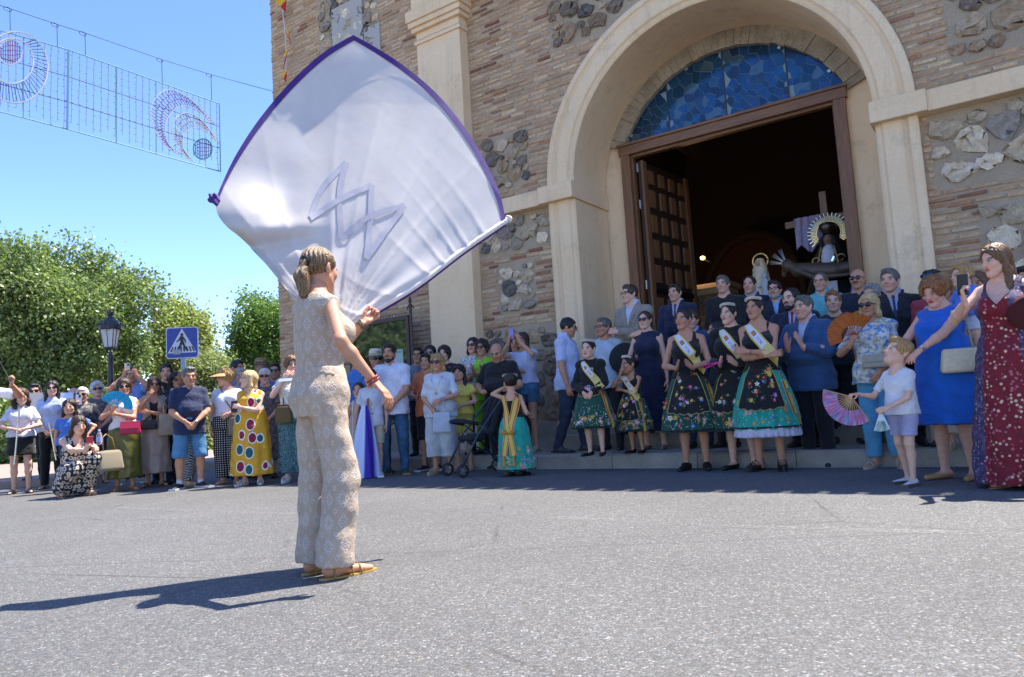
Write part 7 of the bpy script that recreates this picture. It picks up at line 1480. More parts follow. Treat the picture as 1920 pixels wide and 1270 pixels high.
m.add(V, [(2*i, 2*i+1, 2*i+3, 2*i+2) for i in range(len(pole_pts)-1)]); m.build('purple_edging', PURP, flag)
tip = FP[0, NS-1]-hand_w; g = G(tip-.07, tip+.07, .006); g.cap(tip+cR*.01-cU*.015, tip-cR*.012+cU*.018, .018, .026, .01); g.cap(tip-cR*.012+cU*.018, tip-cR*.006+cU*.0+cF*.02, .02, .016, .01); g.disp(lambda X, Y, Z: .004*np.sin(190*X+120*Z)+.003*np.sin(170*Y-90*Z)); V, F = g.mesh(); pm('curled_corner', V, F, PURP, flag, True)
# ================================================================== trees
def leafmat(name, c0, c1):
    t = NT(name); rn = t.N('NewGeometry').outputs['Random Per Island']; v = t.obj(); c = t.mix(rn, c0, c1); c = t.mix(1, c, t.ramp(t.noise(.9, 3, .6, v), [(.3, .75), (.7, 1.2)]), 'MULTIPLY')
    TR = t.N('BsdfTranslucent'); t.t.links.new(t.mix(1, c, (1.3, 1.35, .7), 'MULTIPLY'), TR.inputs[0]); mx = t.N('MixShader'); mx.inputs[0].default_value = .32; t.put(t.b, 'Base_Color', c); t.b.inputs['Roughness'].default_value = .42; t.t.links.new(t.b.outputs[0], mx.inputs[1]); t.t.links.new(TR.outputs[0], mx.inputs[2]); t.t.links.new(mx.outputs[0], t.o.inputs[0]); return t.m
LEAFA, LEAFB, LEAFC, LEAFD = leafmat('dark_leaves', (.085, .13, .04), (.30, .39, .15)), leafmat('pale_leaves', (.22, .29, .08), (.43, .47, .17)), leafmat('grey_leaves', (.17, .22, .085), (.40, .44, .20)), leafmat('fresh_leaves', (.07, .15, .026), (.20, .31, .075))
BARK = simple('bark', (.10, .075, .055), .95, noise=.4, scale=20, bump=.8)
def tree(name, label, base, blobs, ncl, nleaf, size, mat, seed, spread=.33, trunk=(.22, 2.2), cat='tree', droop=0., limbs=9):
    rg = np.random.default_rng(seed); e = empty(name, base, 0, label, cat); B = np.array(blobs, float)
    wts = B[:, 3]*B[:, 4]*B[:, 5]; wts = (wts**.67); wts /= wts.sum(); ids = rg.choice(len(B), ncl, p=wts); d = rg.normal(size=(ncl, 3)); d /= np.linalg.norm(d, axis=1)[:, None]
    rad = np.clip(rg.normal(.86, .19, ncl), .15, 1.22); bump = 1+.20*np.sin(5*d[:, 0]+seed)*np.sin(6*d[:, 2]+2*d[:, 1]+seed)
    cl = B[ids, :3]+d*B[ids, 3:6]*(rad*bump)[:, None]; cl[:, 2] = np.maximum(cl[:, 2], .25)
    n = ncl*nleaf; ci = np.repeat(np.arange(ncl), nleaf); p = cl[ci]+rg.normal(size=(n, 3))*spread*np.array((1, 1, .75))*rg.uniform(.5, 1.25, ncl)[ci][:, None]
    if droop: p[:, 2] -= droop*np.abs(rg.normal(size=n))
    p[:, 2] = np.maximum(p[:, 2], .12)
    a = rg.normal(size=(n, 3))+d[ci]*.9+np.array((0, 0, -.35)); a /= np.linalg.norm(a, axis=1)[:, None]; b = rg.normal(size=(n, 3)); b -= a*(a*b).sum(1)[:, None]; b /= np.linalg.norm(b, axis=1)[:, None]; nn = np.cross(a, b)
    s = size*rg.uniform(.6, 1.35, n)[:, None]; w_ = s*.36
    V = np.stack([p, p+a*s*.5+b*w_+nn*s*.10, p+a*s, p+a*s*.5-b*w_+nn*s*.10], 1).reshape(-1, 3); F = np.arange(4*n).reshape(n, 4); o = pm('crown', V, F, mat, e); tag(o, kind='stuff')
    m = MB(); th_, r0 = trunk[1], trunk[0]; m.tube([(0, 0, 0), (.05, .02, th_*.5), (0, .05, th_)], [r0*1.25, r0, r0*.85], 9)
    for i in range(limbs):
        q_ = cl[rg.integers(ncl)]*.9; mid = np.array((0, .05, th_))*.5+q_*.5+rg.normal(0, .2, 3)+np.array((0, 0, -.3)); m.tube([(0, .05, th_*.95), mid, q_], [r0*.55, r0*.32, r0*.10], 6)
    m.build('trunk', BARK, e, True); return e
def lump(cx, cz, w, h, dp, n, seed, cy=0.):
    n = int(n*1.5)
    """clumps filling an ellipsoid crown"""
    rg = np.random.default_rng(seed); out = [(cx, cy, cz, w*.62, dp*.62, h*.62)]
    for i in range(n):
        d = rg.normal(size=3); d /= np.linalg.norm(d); s = rg.uniform(.16, .34); k_ = rg.uniform(.62, .92); out.append((cx+d[0]*w*k_, cy+d[1]*dp*k_, cz+d[2]*h*k_, w*s, dp*s, h*s))
    return out
def atb(x, Y): p = atY(x, 700, Y); return (p[0], p[1], 0)
tree('broadleaf_tree', 'big rounded dark green tree behind the street lamp at the left', atb(110, 26), lump(0, 4.6, 3.35, 3.1, 3.0, 34, 3), 3300, 34, .125, LEAFA, 5, .30, (.26, 2.2))
tree('broadleaf_tree', 'dark green tree cut by the left edge of the view', atb(-95, 28), lump(0, 4.3, 3.4, 3.2, 3.0, 18, 9), 1500, 30, .13, LEAFA, 15, .30, (.24, 2.0))
tree('pale_tree', 'pale yellow green tree with loose twigs behind the crossing sign', atb(338, 31), lump(0, 4.6, 1.25, 2.0, 1.3, 14, 4), 620, 28, .13, LEAFB, 6, .26, (.13, 2.2), droop=.16)
tree('acacia_tree', 'bright green feathery tree beside the church corner', atb(514, 33), lump(0, 4.4, 1.85, 2.8, 1.8, 22, 5), 1000, 34, .13, LEAFD, 7, .28, (.2, 2.2))
tree('grey_shrub', 'tall grey green shrub between the crossing sign and the church', atb(395, 27), lump(0, 1.8, 1.35, 1.75, 1.1, 14, 6), 1100, 30, .10, LEAFC, 8, .22, (.08, .8), 'shrub')
HL = ('behind the flute player', 'behind the tall woman musician', 'at the foot of the street lamp', 'behind the man filming with a cream phone', 'under the crossing sign', 'behind the straw sun visor', 'beside the church corner')
for i, (x, Y, w_, h_) in enumerate(((15, 22, 2.0, 1.5), (90, 21.5, 2.0, 1.45), (180, 21.5, 1.9, 1.6), (262, 22, 1.8, 1.6), (330, 22.5, 1.6, 1.5), (455, 24, 1.5, 1.6), (520, 25, 1.6, 1.5))):
    tree('hedge_bush', 'low hedge bush '+HL[i], atb(x, Y), lump(0, h_*.62, w_, h_*.72, 1.0, 9, 20+i), 520, 22, .12, LEAFC if i in (4, 5) else LEAFA, 30+i, .2, (.06, .5), 'bush', limbs=4)
for o in [o for o in bpy.data.objects if o.name.startswith('hedge_bush')]: o['group'] = 'hedge bushes behind the spectators'
for i, (x, l_) in enumerate(((385, 'distant dark park tree seen through the gap under the crossing sign'), (470, 'distant dark park tree seen above the straw sun visor'))):
    tree('park_tree', l_, atb(x, 46+3*i), lump(0, 3.0, 4.2, 2.6+.4*i, 2.5, 8, 50+i), 700, 20, .22, LEAFA, 60+i, .4, (.25, 1.5), limbs=5)['group'] = 'distant park trees'
# the tree mirrored in the glass of the notice board
tree('street_tree', 'leafy street tree standing beyond the left edge of the view', (-17.5, 9.4, 0), lump(0, 4.6, 3.2, 3.0, 3.0, 12, 71), 900, 22, .2, LEAFA, 72, .32, (.25, 2.0))
# ================================================================== street lamp and sign
IRON = MATS['iron']; p = atY(207, 650, 13.5); lamp = empty('street_lamp', (p[0], 13.5, .11), 0, 'black street lamp with a white glass lantern before the big tree', 'street lamp'); lamp.scale = (.68, .68, .92)
m = MB(); m.lathe([(.16, 0), (.16, .12), (.12, .16), (.10, .45), (.075, .5), (.072, 1.75), (.085, 1.78), (.072, 1.81), (.066, 2.22), (.085, 2.25), (.05, 2.28), (.05, 2.34)], k=14); m.build('post', simple('lamp_black', (.035, .034, .045), .45), lamp, True)
m = MB()
m.lathe([(.165, 2.44), (.175, 2.42), (.165, 2.40)], k=4, a0=pi/4, a1=pi/4+2*pi)
for a in range(4): aa = pi/4+a*pi/2; m.tube([(.165*cos(aa), .165*sin(aa), 2.42), (.262*cos(aa), .262*sin(aa), 2.80)], .012, 5)
for a in range(4): aa = a*pi/2; m.tube([(.118*cos(aa), .118*sin(aa), 2.42), (.187*cos(aa), .187*sin(aa), 2.80)], .008, 4)
m.tube([(0, 0, 2.30), (0, 0, 2.43)], .03, 6); m.build('lantern_frame', MATS['lamp_black'], lamp)
t = NT('milk_glass'); MILK = t.fin((.62, .60, .60), .25, None, None, Transmission_Weight=.1)
for a in range(4):
    aa = pi/4+a*pi/2; bb = aa+pi/2; V = [(.160*cos(aa), .160*sin(aa), 2.43), (.160*cos(bb), .160*sin(bb), 2.43), (.255*cos(bb), .255*sin(bb), 2.79), (.255*cos(aa), .255*sin(aa), 2.79)]; m = MB(); m.add(V+[tuple(np.array(x)*(.97, .97, 1)) for x in V], [(0, 1, 2, 3), (4, 7, 6, 5)]); m.build('glass_pane', MILK, lamp)
m = MB(); m.lathe([(.285, 2.79), (.295, 2.83), (.285, 2.88), (.24, 2.90), (.20, 2.96), (.12, 3.02), (.06, 3.04), (.05, 3.07), (.09, 3.10), (.10, 3.15)], k=16); 
for a in range(16): m.box((.292*cos(a*pi/8), .292*sin(a*pi/8), 2.90), (.018, .018, .022))
for a in range(6): m.box((.085*cos(a*pi/3), .085*sin(a*pi/3), 3.17), (.014, .014, .025))
m.build('lantern_roof', MATS['lamp_black'], lamp)
p = atY(342, 643, 14.0); sg = empty('crossing_sign', (p[0], 14.0, 0), R_(4), 'square blue pedestrian crossing sign on a grey post', 'road sign'); zc = p[2]
SB, SW, SK = simple('sign_blue', (.008, .035, .30), .35, noise=.05), simple('sign_white', (.62, .62, .66), .4, noise=.05), simple('sign_black', (.012, .012, .016), .5)
def rsq(h, r=.05): return [(sx_*(h-r)+r*cos(a), sy_*(h-r)+r*sin(a)) for sx_, sy_, a0 in ((1, 1, 0), (-1, 1, pi/2), (-1, -1, pi), (1, -1, 1.5*pi)) for a in np.linspace(a0, a0+pi/2, 5)]
m = MB(); m.prism([(x, z+zc) for x, z in rsq(.30)], 1, -.012, .012); m.build('sign_edge', SW, sg); m = MB(); m.prism([(x, z+zc) for x, z in rsq(.283, .045)], 1, -.016, -.0125); m.build('sign_plate', SB, sg)
m = MB(); m.prism([(-.268, zc-.195), (.268, zc-.195), (0, zc+.272)], 1, -.020, -.0165); m.build('white_triangle', SW, sg)
m = MB()
for i in range(8):
    x0 = -.222+.062*i; m.prism([(x0*1.0, zc-.170), (x0+.030, zc-.170), ((x0+.030)*.80, zc-.075), (x0*.80, zc-.075)], 1, -.024, -.0205)
tag(m.build('zebra_stripes', SK, sg), kind='stuff')
m = MB(); m.prism([(.0+.028*cos(a), zc+.155+.028*sin(a)) for a in np.linspace(0, 2*pi, 13)[:-1]], 1, -.026, -.0245)
def limb2(a, b, w0, w1):
    a, b = np.array(a), np.array(b); d = (b-a)/np.linalg.norm(b-a); n = np.array((-d[1], d[0])); m.prism([tuple(a-n*w0+(0, zc)), tuple(b-n*w1+(0, zc)), tuple(b+n*w1+(0, zc)), tuple(a+n*w0+(0, zc))], 1, -.027-len(m.v)*.0003, -.0248)
limb2((-.004, .125), (.002, -.005), .030, .026); limb2((-.02, .11), (-.06, .045), .016, .012); limb2((-.06, .05), (-.098, .02), .012, .010); limb2((.01, .11), (.055, .06), .015, .012); limb2((.055, .065), (.066, .0), .012, .009); limb2((.0, .02), (-.035, -.06), .024, .018); limb2((-.035, -.055), (-.075, -.150), .018, .012); limb2((.006, .02), (.035, -.05), .024, .018); limb2((.035, -.045), (.085, -.145), .018, .012)
tag(m.build('walking_figure', SK, sg), kind='stuff')
m = MB(); m.box((-.09, -.030, zc-.175), (.07, .001, .045)); m.build('tape_patch', simple('tape', (.38, .36, .42), .6), sg)
m = MB(); m.box((.0, .035, (zc+.1)/2), (.045, .022, (zc+.1)/2)); m.build('post', simple('galvanised', (.24, .27, .32), .4, .6), sg)
# ================================================================== festoon of wire lights over the street
A0, A1 = atD(127.5, 94, 11.1), atD(411, 192, 12.8); hd = (A1-A0)[:2]; hd /= np.linalg.norm(hd); hn = np.array((-hd[1], hd[0]))
def onp(x, y):
    r = ray(x, y); tt = ((A0-cC)[:2]@hn)/(r[:2]@hn); return cC+r*tt
f0 = np.array((A0[0], A0[1], 0)); deco = empty('light_festoon', tuple(A0), 0, 'wire frame of unlit festive lights with crescents hung across the street', 'street decoration')
WIRE = simple('frame_wire', (.16, .30, .36), .4, .3); WDK = simple('dark_wire', (.03, .04, .06), .5); WMA = simple('maroon_wire', (.22, .02, .07), .5); WGO = simple('gold_wire', (.36, .27, .10), .5); WWH = simple('pale_wire', (.62, .62, .66), .4); WGR = simple('green_wire', (.02, .22, .20), .4); WLI = simple('light_string', (.20, .18, .30), .5)
def wires(name, lines, r, mat, parent=deco, k=4, stuff=False):
    m = MB()
    for l in lines: m.tube([np.array(q_)-A0 for q_ in l], r, k)
    o = m.build(name, mat, parent)
    if stuff: tag(o, kind='stuff')
    return o
q4 = lambda x, y: onp(x/3.5556, y/3.5556)
TL, BL = q4(-330, 110), q4(-330, 660); TJ, BJ, TR_, BR = q4(456, 333), q4(448, 862), q4(1462, 692), q4(1470, 1145)
for nm, a, b in (('frame_rail', TL, TJ), ('frame_rail', BL, BJ), ('frame_rail', TJ, TR_), ('frame_rail', BJ, BR)): wires(nm, [[a, b]], .0085, WIRE)
for a, b, r in ((TJ, BJ, .018), (TR_, BR, .010), (TJ+(TR_-TJ)*.29, BJ+(BR-BJ)*.29, .009), (TJ+(TR_-TJ)*.545, BJ+(BR-BJ)*.545, .009), (TL+(TJ-TL)*.60, BL+(BJ-BL)*.60, .008)): wires('frame_post', [[a, b]], r, WIRE)
for fz in (.34, .66): wires('cross_cable', [[TL+(BL-TL)*fz, TJ+(BJ-TJ)*fz], [TJ+(BJ-TJ)*fz, TR_+(BR-TR_)*fz]], .006, WDK)
rg = np.random.default_rng(2); L1 = []; L2 = []
for (ta, ba, tb, bb, n) in ((TL, BL, TJ, BJ, 16), (TJ, BJ, TR_, BR, 23)):
    for i in range(n):
        f_ = (i+.5)/n; a, b = ta+(tb-ta)*f_, ba+(bb-ba)*f_; e_ = rg.uniform(.86, 1.0); pts = [a+(b-a)*e_*s_+np.array((hd[0], hd[1], 0))*rg.normal(0, .004) for s_ in np.linspace(0, 1, 6)]; L1.append(pts)
        for s_ in np.arange(.05, e_, .085): q_ = a+(b-a)*s_; L2.append([q_, q_+np.array((hd[0], hd[1], 0))*rg.choice((-1, 1))*.028+(0, 0, -.008)])
wires('light_string', L1, .0042, WLI, stuff=True); wires('light_bulbs', L2, .0050, WLI, stuff=True)
def crescent(outer, inner, mat, n):
    O, I = curve_pts(outer, 40), curve_pts(inner, 40); ol = [q4(*x) for x in O]; il = [q4(*x) for x in I]
    wires('crescent_frame', [ol, il], .009, WWH, k=5, stuff=True)
    L_ = []
    for k_ in range(1, n):
        f_ = k_/n; a, b = ol[int(f_*39)], il[::-1][int(f_*39)]; L_.append([a, b])
        for s_ in (.3, .6): q_ = a+(b-a)*s_; L_.append([q_, q_+np.array((hd[0], hd[1], 0))*.03+(0, 0, .02)])
    wires('crescent_lights', L_, .0058, mat, stuff=True)
crescent([(1420, 830), (1300, 690), (1200, 622), (1120, 600), (1050, 640), (1006, 720), (1015, 820), (1060, 920), (1120, 985), (1195, 1032)], [(1195, 1032), (1125, 965), (1100, 880), (1112, 800), (1160, 735), (1230, 706), (1320, 740), (1420, 830)], WMA, 40)
crescent([(1455, 962), (1380, 842), (1300, 772), (1230, 756), (1172, 790), (1146, 860), (1160, 940), (1210, 1020), (1285, 1076)], [(1285, 1076), (1228, 1000), (1218, 930), (1245, 880), (1300, 852), (1360, 870), (1420, 920), (1455, 962)], WGO, 34)
def disc(cx, cy, rx, ry, matr, matl, nm):
    ring = [q4(cx+rx*cos(a), cy+ry*sin(a)) for a in np.linspace(0, 2*pi, 29)]; wires('disc_ring', [ring], .010, matr, k=5); L_ = []
    for i in range(-4, 5):
        h_ = math.sqrt(1-(i/5)**2); L_.append([q4(cx+rx*i/5, cy-ry*h_), q4(cx+rx*i/5, cy+ry*h_)])
        for j in np.linspace(-h_, h_, 6)[1:-1]: L_.append([q4(cx+rx*i/5, cy+ry*j), q4(cx+rx*(i+.7)/5, cy+ry*j+3)])
    wires('disc_lights', L_, .0062, matl, stuff=True)
disc(1352, 994, 62, 68, WGR, WDK, 'g'); disc(68, 350, 78, 82, WWH, WMA, 'm')
for cx, cy, rx, ry in ((105, 450, 214, 238), (82, 408, 142, 152)): wires('ring_frame', [[q4(cx+rx*cos(a), cy+ry*sin(a)) for a in np.linspace(0, 2*pi, 41)]], .012, WWH, k=5)
L_ = []
for a in np.linspace(-.9, 2.6, 30): L_.append([q4(82+142*cos(a), 408+152*sin(a)), q4(105+214*cos(a), 450+238*sin(a))]); 
wires('ring_lights', L_, .0052, WDK, stuff=True)
cw = W(-12.22, 9.66, 0); wend = atD(509, 171, float((cw-cC)@cF)+.2); pts = [onp(x/3.5556, y/3.5556) for x, y in ((-300, -35), (0, 36), (380, 163), (570, 222), (1080, 398), (1406, 498))]+[wend]
wires('support_cable', [pts], .0055, WDK)
for x, y0, y1 in ((65, 58, 203), (379, 163, 310), (566, 221, 368), (1078, 398, 556), (1407, 499, 674)):
    wires('hanger', [[q4(x, y0), q4(x+4, y1)]], .0055, WDK); c_ = q4(x-14, y0+4); wires('cable_tie', [[c_+np.array((hd[0], hd[1], 0))*.05*cos(a)+np.array((0, 0, .03*sin(a))) for a in np.linspace(0, 2*pi, 11)]], .0045, WDK)
# bunting down the corner of the church
bt = empty('bunting', W(-11.95, 9.45, 7.9), 0, 'string of red and yellow pennants hanging down the church corner', 'bunting'); bo = np.array(bt.location)
pts = [atY(x, y, bo[1]-.1) for x, y in ((524, -40), (531, 30), (536, 75), (537, 110), (535, 142), (536, 156))]; m = MB(); m.tube([p-bo for p in pts], .012, 5); m.build('cord', simple('cord_white', (.6, .58, .55), .7), bt)
for i, (a, b, c_) in enumerate((((516, 2), (537, 0), (536, 24)), ((536, 52), (541, 58), (547, 92)), ((537, 92), (540, 96), (531, 131)), ((526, 139), (538, 134), (537, 157)))):
    P = [atY(*q_, bo[1]-.12)-bo for q_ in (a, b, c_)]; m = MB(); mid = (P[0]+P[2])/2; m.add([P[0], P[1], mid, P[0]+(0, -.012, 0), P[1]+(0, -.012, 0), mid+(0, -.012, 0)], [(0, 1, 2), (3, 5, 4), (0, 3, 4, 1), (1, 4, 5, 2), (2, 5, 3, 0)], srgb('#e0b020')); m.add([mid, P[1], P[2], mid+(0, -.012, 0), P[1]+(0, -.012, 0), P[2]+(0, -.012, 0)], [(0, 1, 2), (3, 5, 4), (0, 3, 4, 1), (1, 4, 5, 2), (2, 5, 3, 0)], srgb('#c01828')); m.build('pennant', VPAINT, bt)
# ================================================================== notice board
nb = empty('notice_board', W(-9.0, 9.2, PV), FA, 'dark iron framed glass notice board with finials before the brick wall', 'notice board'); BRN = simple('board_iron', (.06, .035, .028), .5)
m = MB(); m.box((0, 0, 2.42-PV), (.69, .03, .035)); m.box((0, 0, 1.55-PV), (.69, .03, .035)); m.box((-.66, 0, 1.985-PV), (.035, .03, .40)); m.box((.66, 0, 1.985-PV), (.035, .03, .40)); m.build('frame', BRN, nb)
m = MB(); m.box((0, .02, 1.985-PV), (.63, .012, .40)); m.build('board', simple('board_green', (.02, .03, .025), .6), nb); t = NT('board_glass'); BG = t.fin((.02, .03, .025), .04, None, None, IOR=1.9, Specular_IOR_Level=.8); m = MB(); m.box((0, .002, 1.985-PV), (.625, .003, .395), rotx(0)); m.build('glass_pane', BG, nb)
for s in (-1, 1):
    m = MB(); m.tube([(s*.73, 0, 0), (s*.73, 0, 2.60-PV)], .028, 8); m.lathe([(0, 2.78-PV), (.022, 2.73-PV), (.03, 2.69-PV), (.018, 2.65-PV), (.036, 2.62-PV), (.028, 2.58-PV)], (s*.73, 0, 0), 10)
    m.tube([(s*.73-.075, 0, 2.55-PV), (s*.73-.05, 0, 2.60-PV), (s*.73, 0, 2.56-PV), (s*.73+.05, 0, 2.60-PV), (s*.73+.075, 0, 2.55-PV)], .012, 6); m.build('post', BRN, nb)
m = MB()
for i in range(19): m.tube([(-.63+.07*i+.032*cos(a), 0, 2.475-PV+.028*sin(a)) for a in np.linspace(-.3, pi+.3, 7)], .007, 4)
tag(m.build('scrollwork', BRN, nb), kind='stuff')
m = MB(); m.box((.44, -.006, 1.77-PV), (.085, .003, .125)); o = m.build('poster', simple('pale_green_paper', (.38, .52, .46), .8, noise=.04), nb)
def text(name, body, size, mat, parent, loc, rot, ext=.0008):
    cv = bpy.data.curves.new(name, 'FONT'); cv.body = body; cv.size = size; cv.extrude = ext; cv.align_x = 'CENTER'; o = bpy.data.objects.new(name, cv); C.objects.link(o); dg = bpy.context.evaluated_depsgraph_get(); me = bpy.data.meshes.new_from_object(o.evaluated_get(dg)); C.objects.unlink(o); bpy.data.objects.remove(o)
    o = link(name, me, mat, parent); o.location = loc; o.rotation_euler = rot; return o
tag(text('lettering', 'HOLY', .055, simple('ink_green', (.05, .16, .13), .8), o, (.44, -.0105, 1.835-PV), (pi/2, 0, 0)), kind='stuff')
# ================================================================== pushchair
pc = empty('pushchair', (-.46, 9.15, 0), R_(-62), 'dark folding pushchair with black seat pushed by the bald man', 'pushchair'); FRM = simple('pushchair_frame', (.035, .06, .085), .35, .4); BLK = simple('black_cloth', (.016, .016, .02), .9, bump=.3); RUB = simple('rubber', (.018, .018, .02), .7)
for s in (-1, 1):
    m = MB(); m.tube([(s*.22, -.36, .12), (s*.22, -.14, .48), (s*.21, .20, .88), (s*.20, .36, 1.02)], .014, 7); m.build('side_tube', FRM, pc, True); m = MB(); m.tube([(s*.22, .32, .12), (s*.22, .0, .52), (s*.22, -.1, .60)], .013, 7); m.build('rear_tube', FRM, pc, True)
    for y in (-.36, .32):
        wv = empty('wheel'); wv.parent = pc; wv.location = (s*.235, y, .08); R = roty(pi/2)
        m = MB(); m.lathe([(.056, -.016), (.077, -.014), (.080, 0), (.077, .014), (.056, .016)], k=20, rot=R); m.build('tyre', RUB, wv, True); m = MB(); [m.tube([(0, 0, 0), (0, .057*cos(a), .057*sin(a))], .008, 5) for a in np.linspace(0, 2*pi, 6)[:-1]]; m.lathe([(0, -.018), (.018, -.018), (.018, .018), (0, .018)], k=8, rot=R); m.build('rim', simple('grey_rim', (.14, .15, .16), .5), wv)
m = MB(); m.tube([(-.22, -.18, .40), (.22, -.18, .40)], .012, 6); m.tube([(-.22, .25, .17), (.22, .25, .17)], .012, 6); m.tube([(0, -.18, .40), (0, .25, .17)], .010, 6); m.build('cross_bar', FRM, pc)
m = MB(); m.tube([(-.20, .36, 1.02), (-.19, .42, 1.05), (0, .44, 1.06), (.19, .42, 1.05), (.20, .36, 1.02)], .02, 8); m.build('handle', BLK, pc, True)
g = G((-.24, -.30, .35), (.24, .40, 1.0), .012); g.cap((-.15, -.12, .45), (.15, -.12, .45), .05, .05, .02, sc=(1, 2.4, 1)); g.cap((-.16, .08, .50), (.16, .08, .50), .04, .04, .03); 
for x in (-.15, 0, .15): g.cap((x, .08, .50), (x*.9, .26, .92), .045, .035, .03)
V, F = g.mesh(); pm('seat', V, F, BLK, pc, True); m = MB(); m.tube([(-.21, -.12, .62), (-.20, -.30, .66), (0, -.34, .67), (.20, -.30, .66), (.21, -.12, .62)], .026, 8); m.build('bumper_bar', BLK, pc, True)
m = MB(); m.box((0, -.20, .43), (.035, .005, .09)); m.box((0, -.10, .505), (.035, .10, .004)); m.build('harness_strap', simple('grey_webbing', (.16, .16, .17), .8), pc)
# ================================================================== furled flag held beside the boy
ff = empty('furled_flag', (-2.02, 9.58, 0), 0, 'furled white and purple flag resting on the ground beside the boy in printed t shirt', 'flag'); n_, k_ = 15, 40; V = []; cc = []; th = np.linspace(0, 2*pi, k_+1)[:-1]
for i in range(n_):
    z = .01+i/(n_-1)*.92; r = .16*(1-i/(n_-1))**.8+.03
    for j, a in enumerate(th): rr_ = r*(1+.22*sin(5*a+2.2*i/n_)+.10*sin(11*a)); V.append((rr_*cos(a)+.07*i/n_, rr_*.8*sin(a), z)); cc.append(srgb('#c4cbe8') if (j*5//k_) % 5 not in (1, 4) else srgb('#3a1f9a'))
cc = np.array(cc); pm('cloth', V, [(i*k_+j, i*k_+(j+1) % k_, (i+1)*k_+(j+1) % k_, (i+1)*k_+j) for i in range(n_-1) for j in range(k_)], VPAINT, ff, True, cols=cc); m = MB(); m.tube([(.02, .03, 0), (.10, .03, 1.02)], .012, 7); m.build('pole', WOOD, ff)
# ================================================================== inside the church door
def atn(x, y, nc):
    r = ray(x, y); d = np.array(r)[:2]@cn[:2]; return cC+r*(nc/d)
GOLD = simple('gilt', (.62, .42, .13), .3, .85); SILV = simple('silver_rays', (.80, .62, .34), .25, .9); CLK = simple('black_mantle', (.012, .010, .012), .8); WHT = simple('white_cloth', (.50, .49, .56), .8, bump=.4)
def frame_at(P): return rotz(FA).T, np.array(P)
hd_ = atn(1553, 452, 11.5); base = np.array((hd_[0], hd_[1], .55)); pieta = empty('mourning_statue', base, FA, 'dark robed mourning statue with crown and rayed halo inside the right of the doorway', 'statue'); hz = hd_[2]-.55
def sd(name, build, lo, hi, vox, mat, par, color=None):
    g = G(lo, hi, vox); build(g); V, F = g.mesh(); return pm(name, V, F, mat, par, True, color=color)
def bm_(g):
    g.cap((0, .05, hz-.02), (0, .05, hz-.30), .135, .19, .03); g.cap((0, .08, hz-.3), (0, .12, hz-.95), .24, .46, .05); g.ell((0, -.10, hz-.02), (.085, .11, .135), .01, 's'); g.ell((0, -.27, hz-.40), (.12, .13, .33), .02, 's'); g.disp(wr(.006, 3))
sd('mantle', bm_, (-.52, -.42, 0), (.52, .6, hz+.2), .018, CLK, pieta)
def bf(g):
    g.ell((0, .0, hz), (.066, .08, .105), .01); g.cap((0, -.075, hz+.01), (0, -.092, hz-.025), .010, .013, .01); g.cap((0, .02, hz-.08), (0, .03, hz-.2), .05, .05, .02)
    for s in (-1, 1): g.ell((s*.028, -.085, hz+.018), (.016, .014, .010), .01, 's')
sd('face', bf, (-.1, -.13, hz-.2), (.1, .1, hz+.13), .007, simple('carved_face', (.20, .115, .07), .5), pieta)
def bb_(g): g.ell((0, -.06, hz-.33), (.13, .13, .26), .02); g.ell((0, -.02, hz-.11), (.09, .07, .05), .02); g.disp(wr(.004, 8))
sd('bodice', bb_, (-.2, -.25, hz-.62), (.2, .12, hz-.02), .012, WHT, pieta); m = MB(); m.box((0, -.36, hz-.95), (.13, .02, .30)); m.build('apron', WHT, pieta)
m = MB(); m.tube([(.09*cos(a), -.385, hz-.85+.10*sin(2*a)) for a in np.linspace(0, 2*pi, 25)], .008, 5); m.tube([(-.08, -.385, hz-1.1), (0, -.385, hz-1.0), (.08, -.385, hz-1.1)], .008, 5); m.build('gold_monogram', GOLD, pieta)
m = MB()
for s in (-1, 1):
    for c0, r0 in (((s*.17, -.12, hz-.30), .06), ((s*.24, -.18, hz-.48), .05)): m.tube([np.array(c0)+np.array((r0*cos(a)*(1-a/12), -.03, r0*sin(a)*(1-a/12))) for a in np.linspace(0, 6, 16)], .008, 5)
    m.tube([(s*.09, -.10, hz-.1), (s*.14, -.20, hz-.35), (s*.17, -.25, hz-.6)], .010, 5)
tag(m.build('gold_embroidery', GOLD, pieta), kind='stuff')
m = MB(); m.lathe([(.075, hz+.11), (.085, hz+.14), (.13, hz+.20), (.11, hz+.26), (.03, hz+.29), (0, hz+.30)], (0, .03, 0), 14); m.build('crown', simple('dark_silver', (.10, .08, .06), .3, .8), pieta, True)
m = MB()
for i in range(44):
    a = -.6+i*(pi+1.2)/43; d = np.array((cos(a), 0, sin(a))); n_ = np.array((-sin(a), 0, cos(a))); r1 = .30 if i % 2 else .25; c_ = np.array((0, .09, hz+.14)); m.add([c_+d*.17-n_*.010, c_+d*.17+n_*.010, c_+d*r1+n_*.006, c_+d*r1-n_*.006, c_+d*.17+(0, -.012, 0)], [(0, 4, 3), (4, 2, 3), (4, 1, 2), (0, 3, 2, 1)])
tag(m.build('halo_rays', SILV, pieta), kind='stuff'); m = MB(); m.tube([(.17*cos(a), .09, hz+.14+.17*sin(a)) for a in np.linspace(-.6, pi+.6, 30)], .012, 6); m.build('halo_ring', SILV, pieta, True)
m = MB(); m.box((.07, -.17, hz-.30), (.012, .01, .035), roty(.5)); m.build('silver_heart', simple('bright_silver', (.85, .85, .88), .2, 1.), pieta)
cp = atn(1545, 508, 11.2); ch = empty('carved_figure', (cp[0], cp[1], cp[2]), FA, 'dark carved figure lying across the lap of the mourning statue', 'statue')
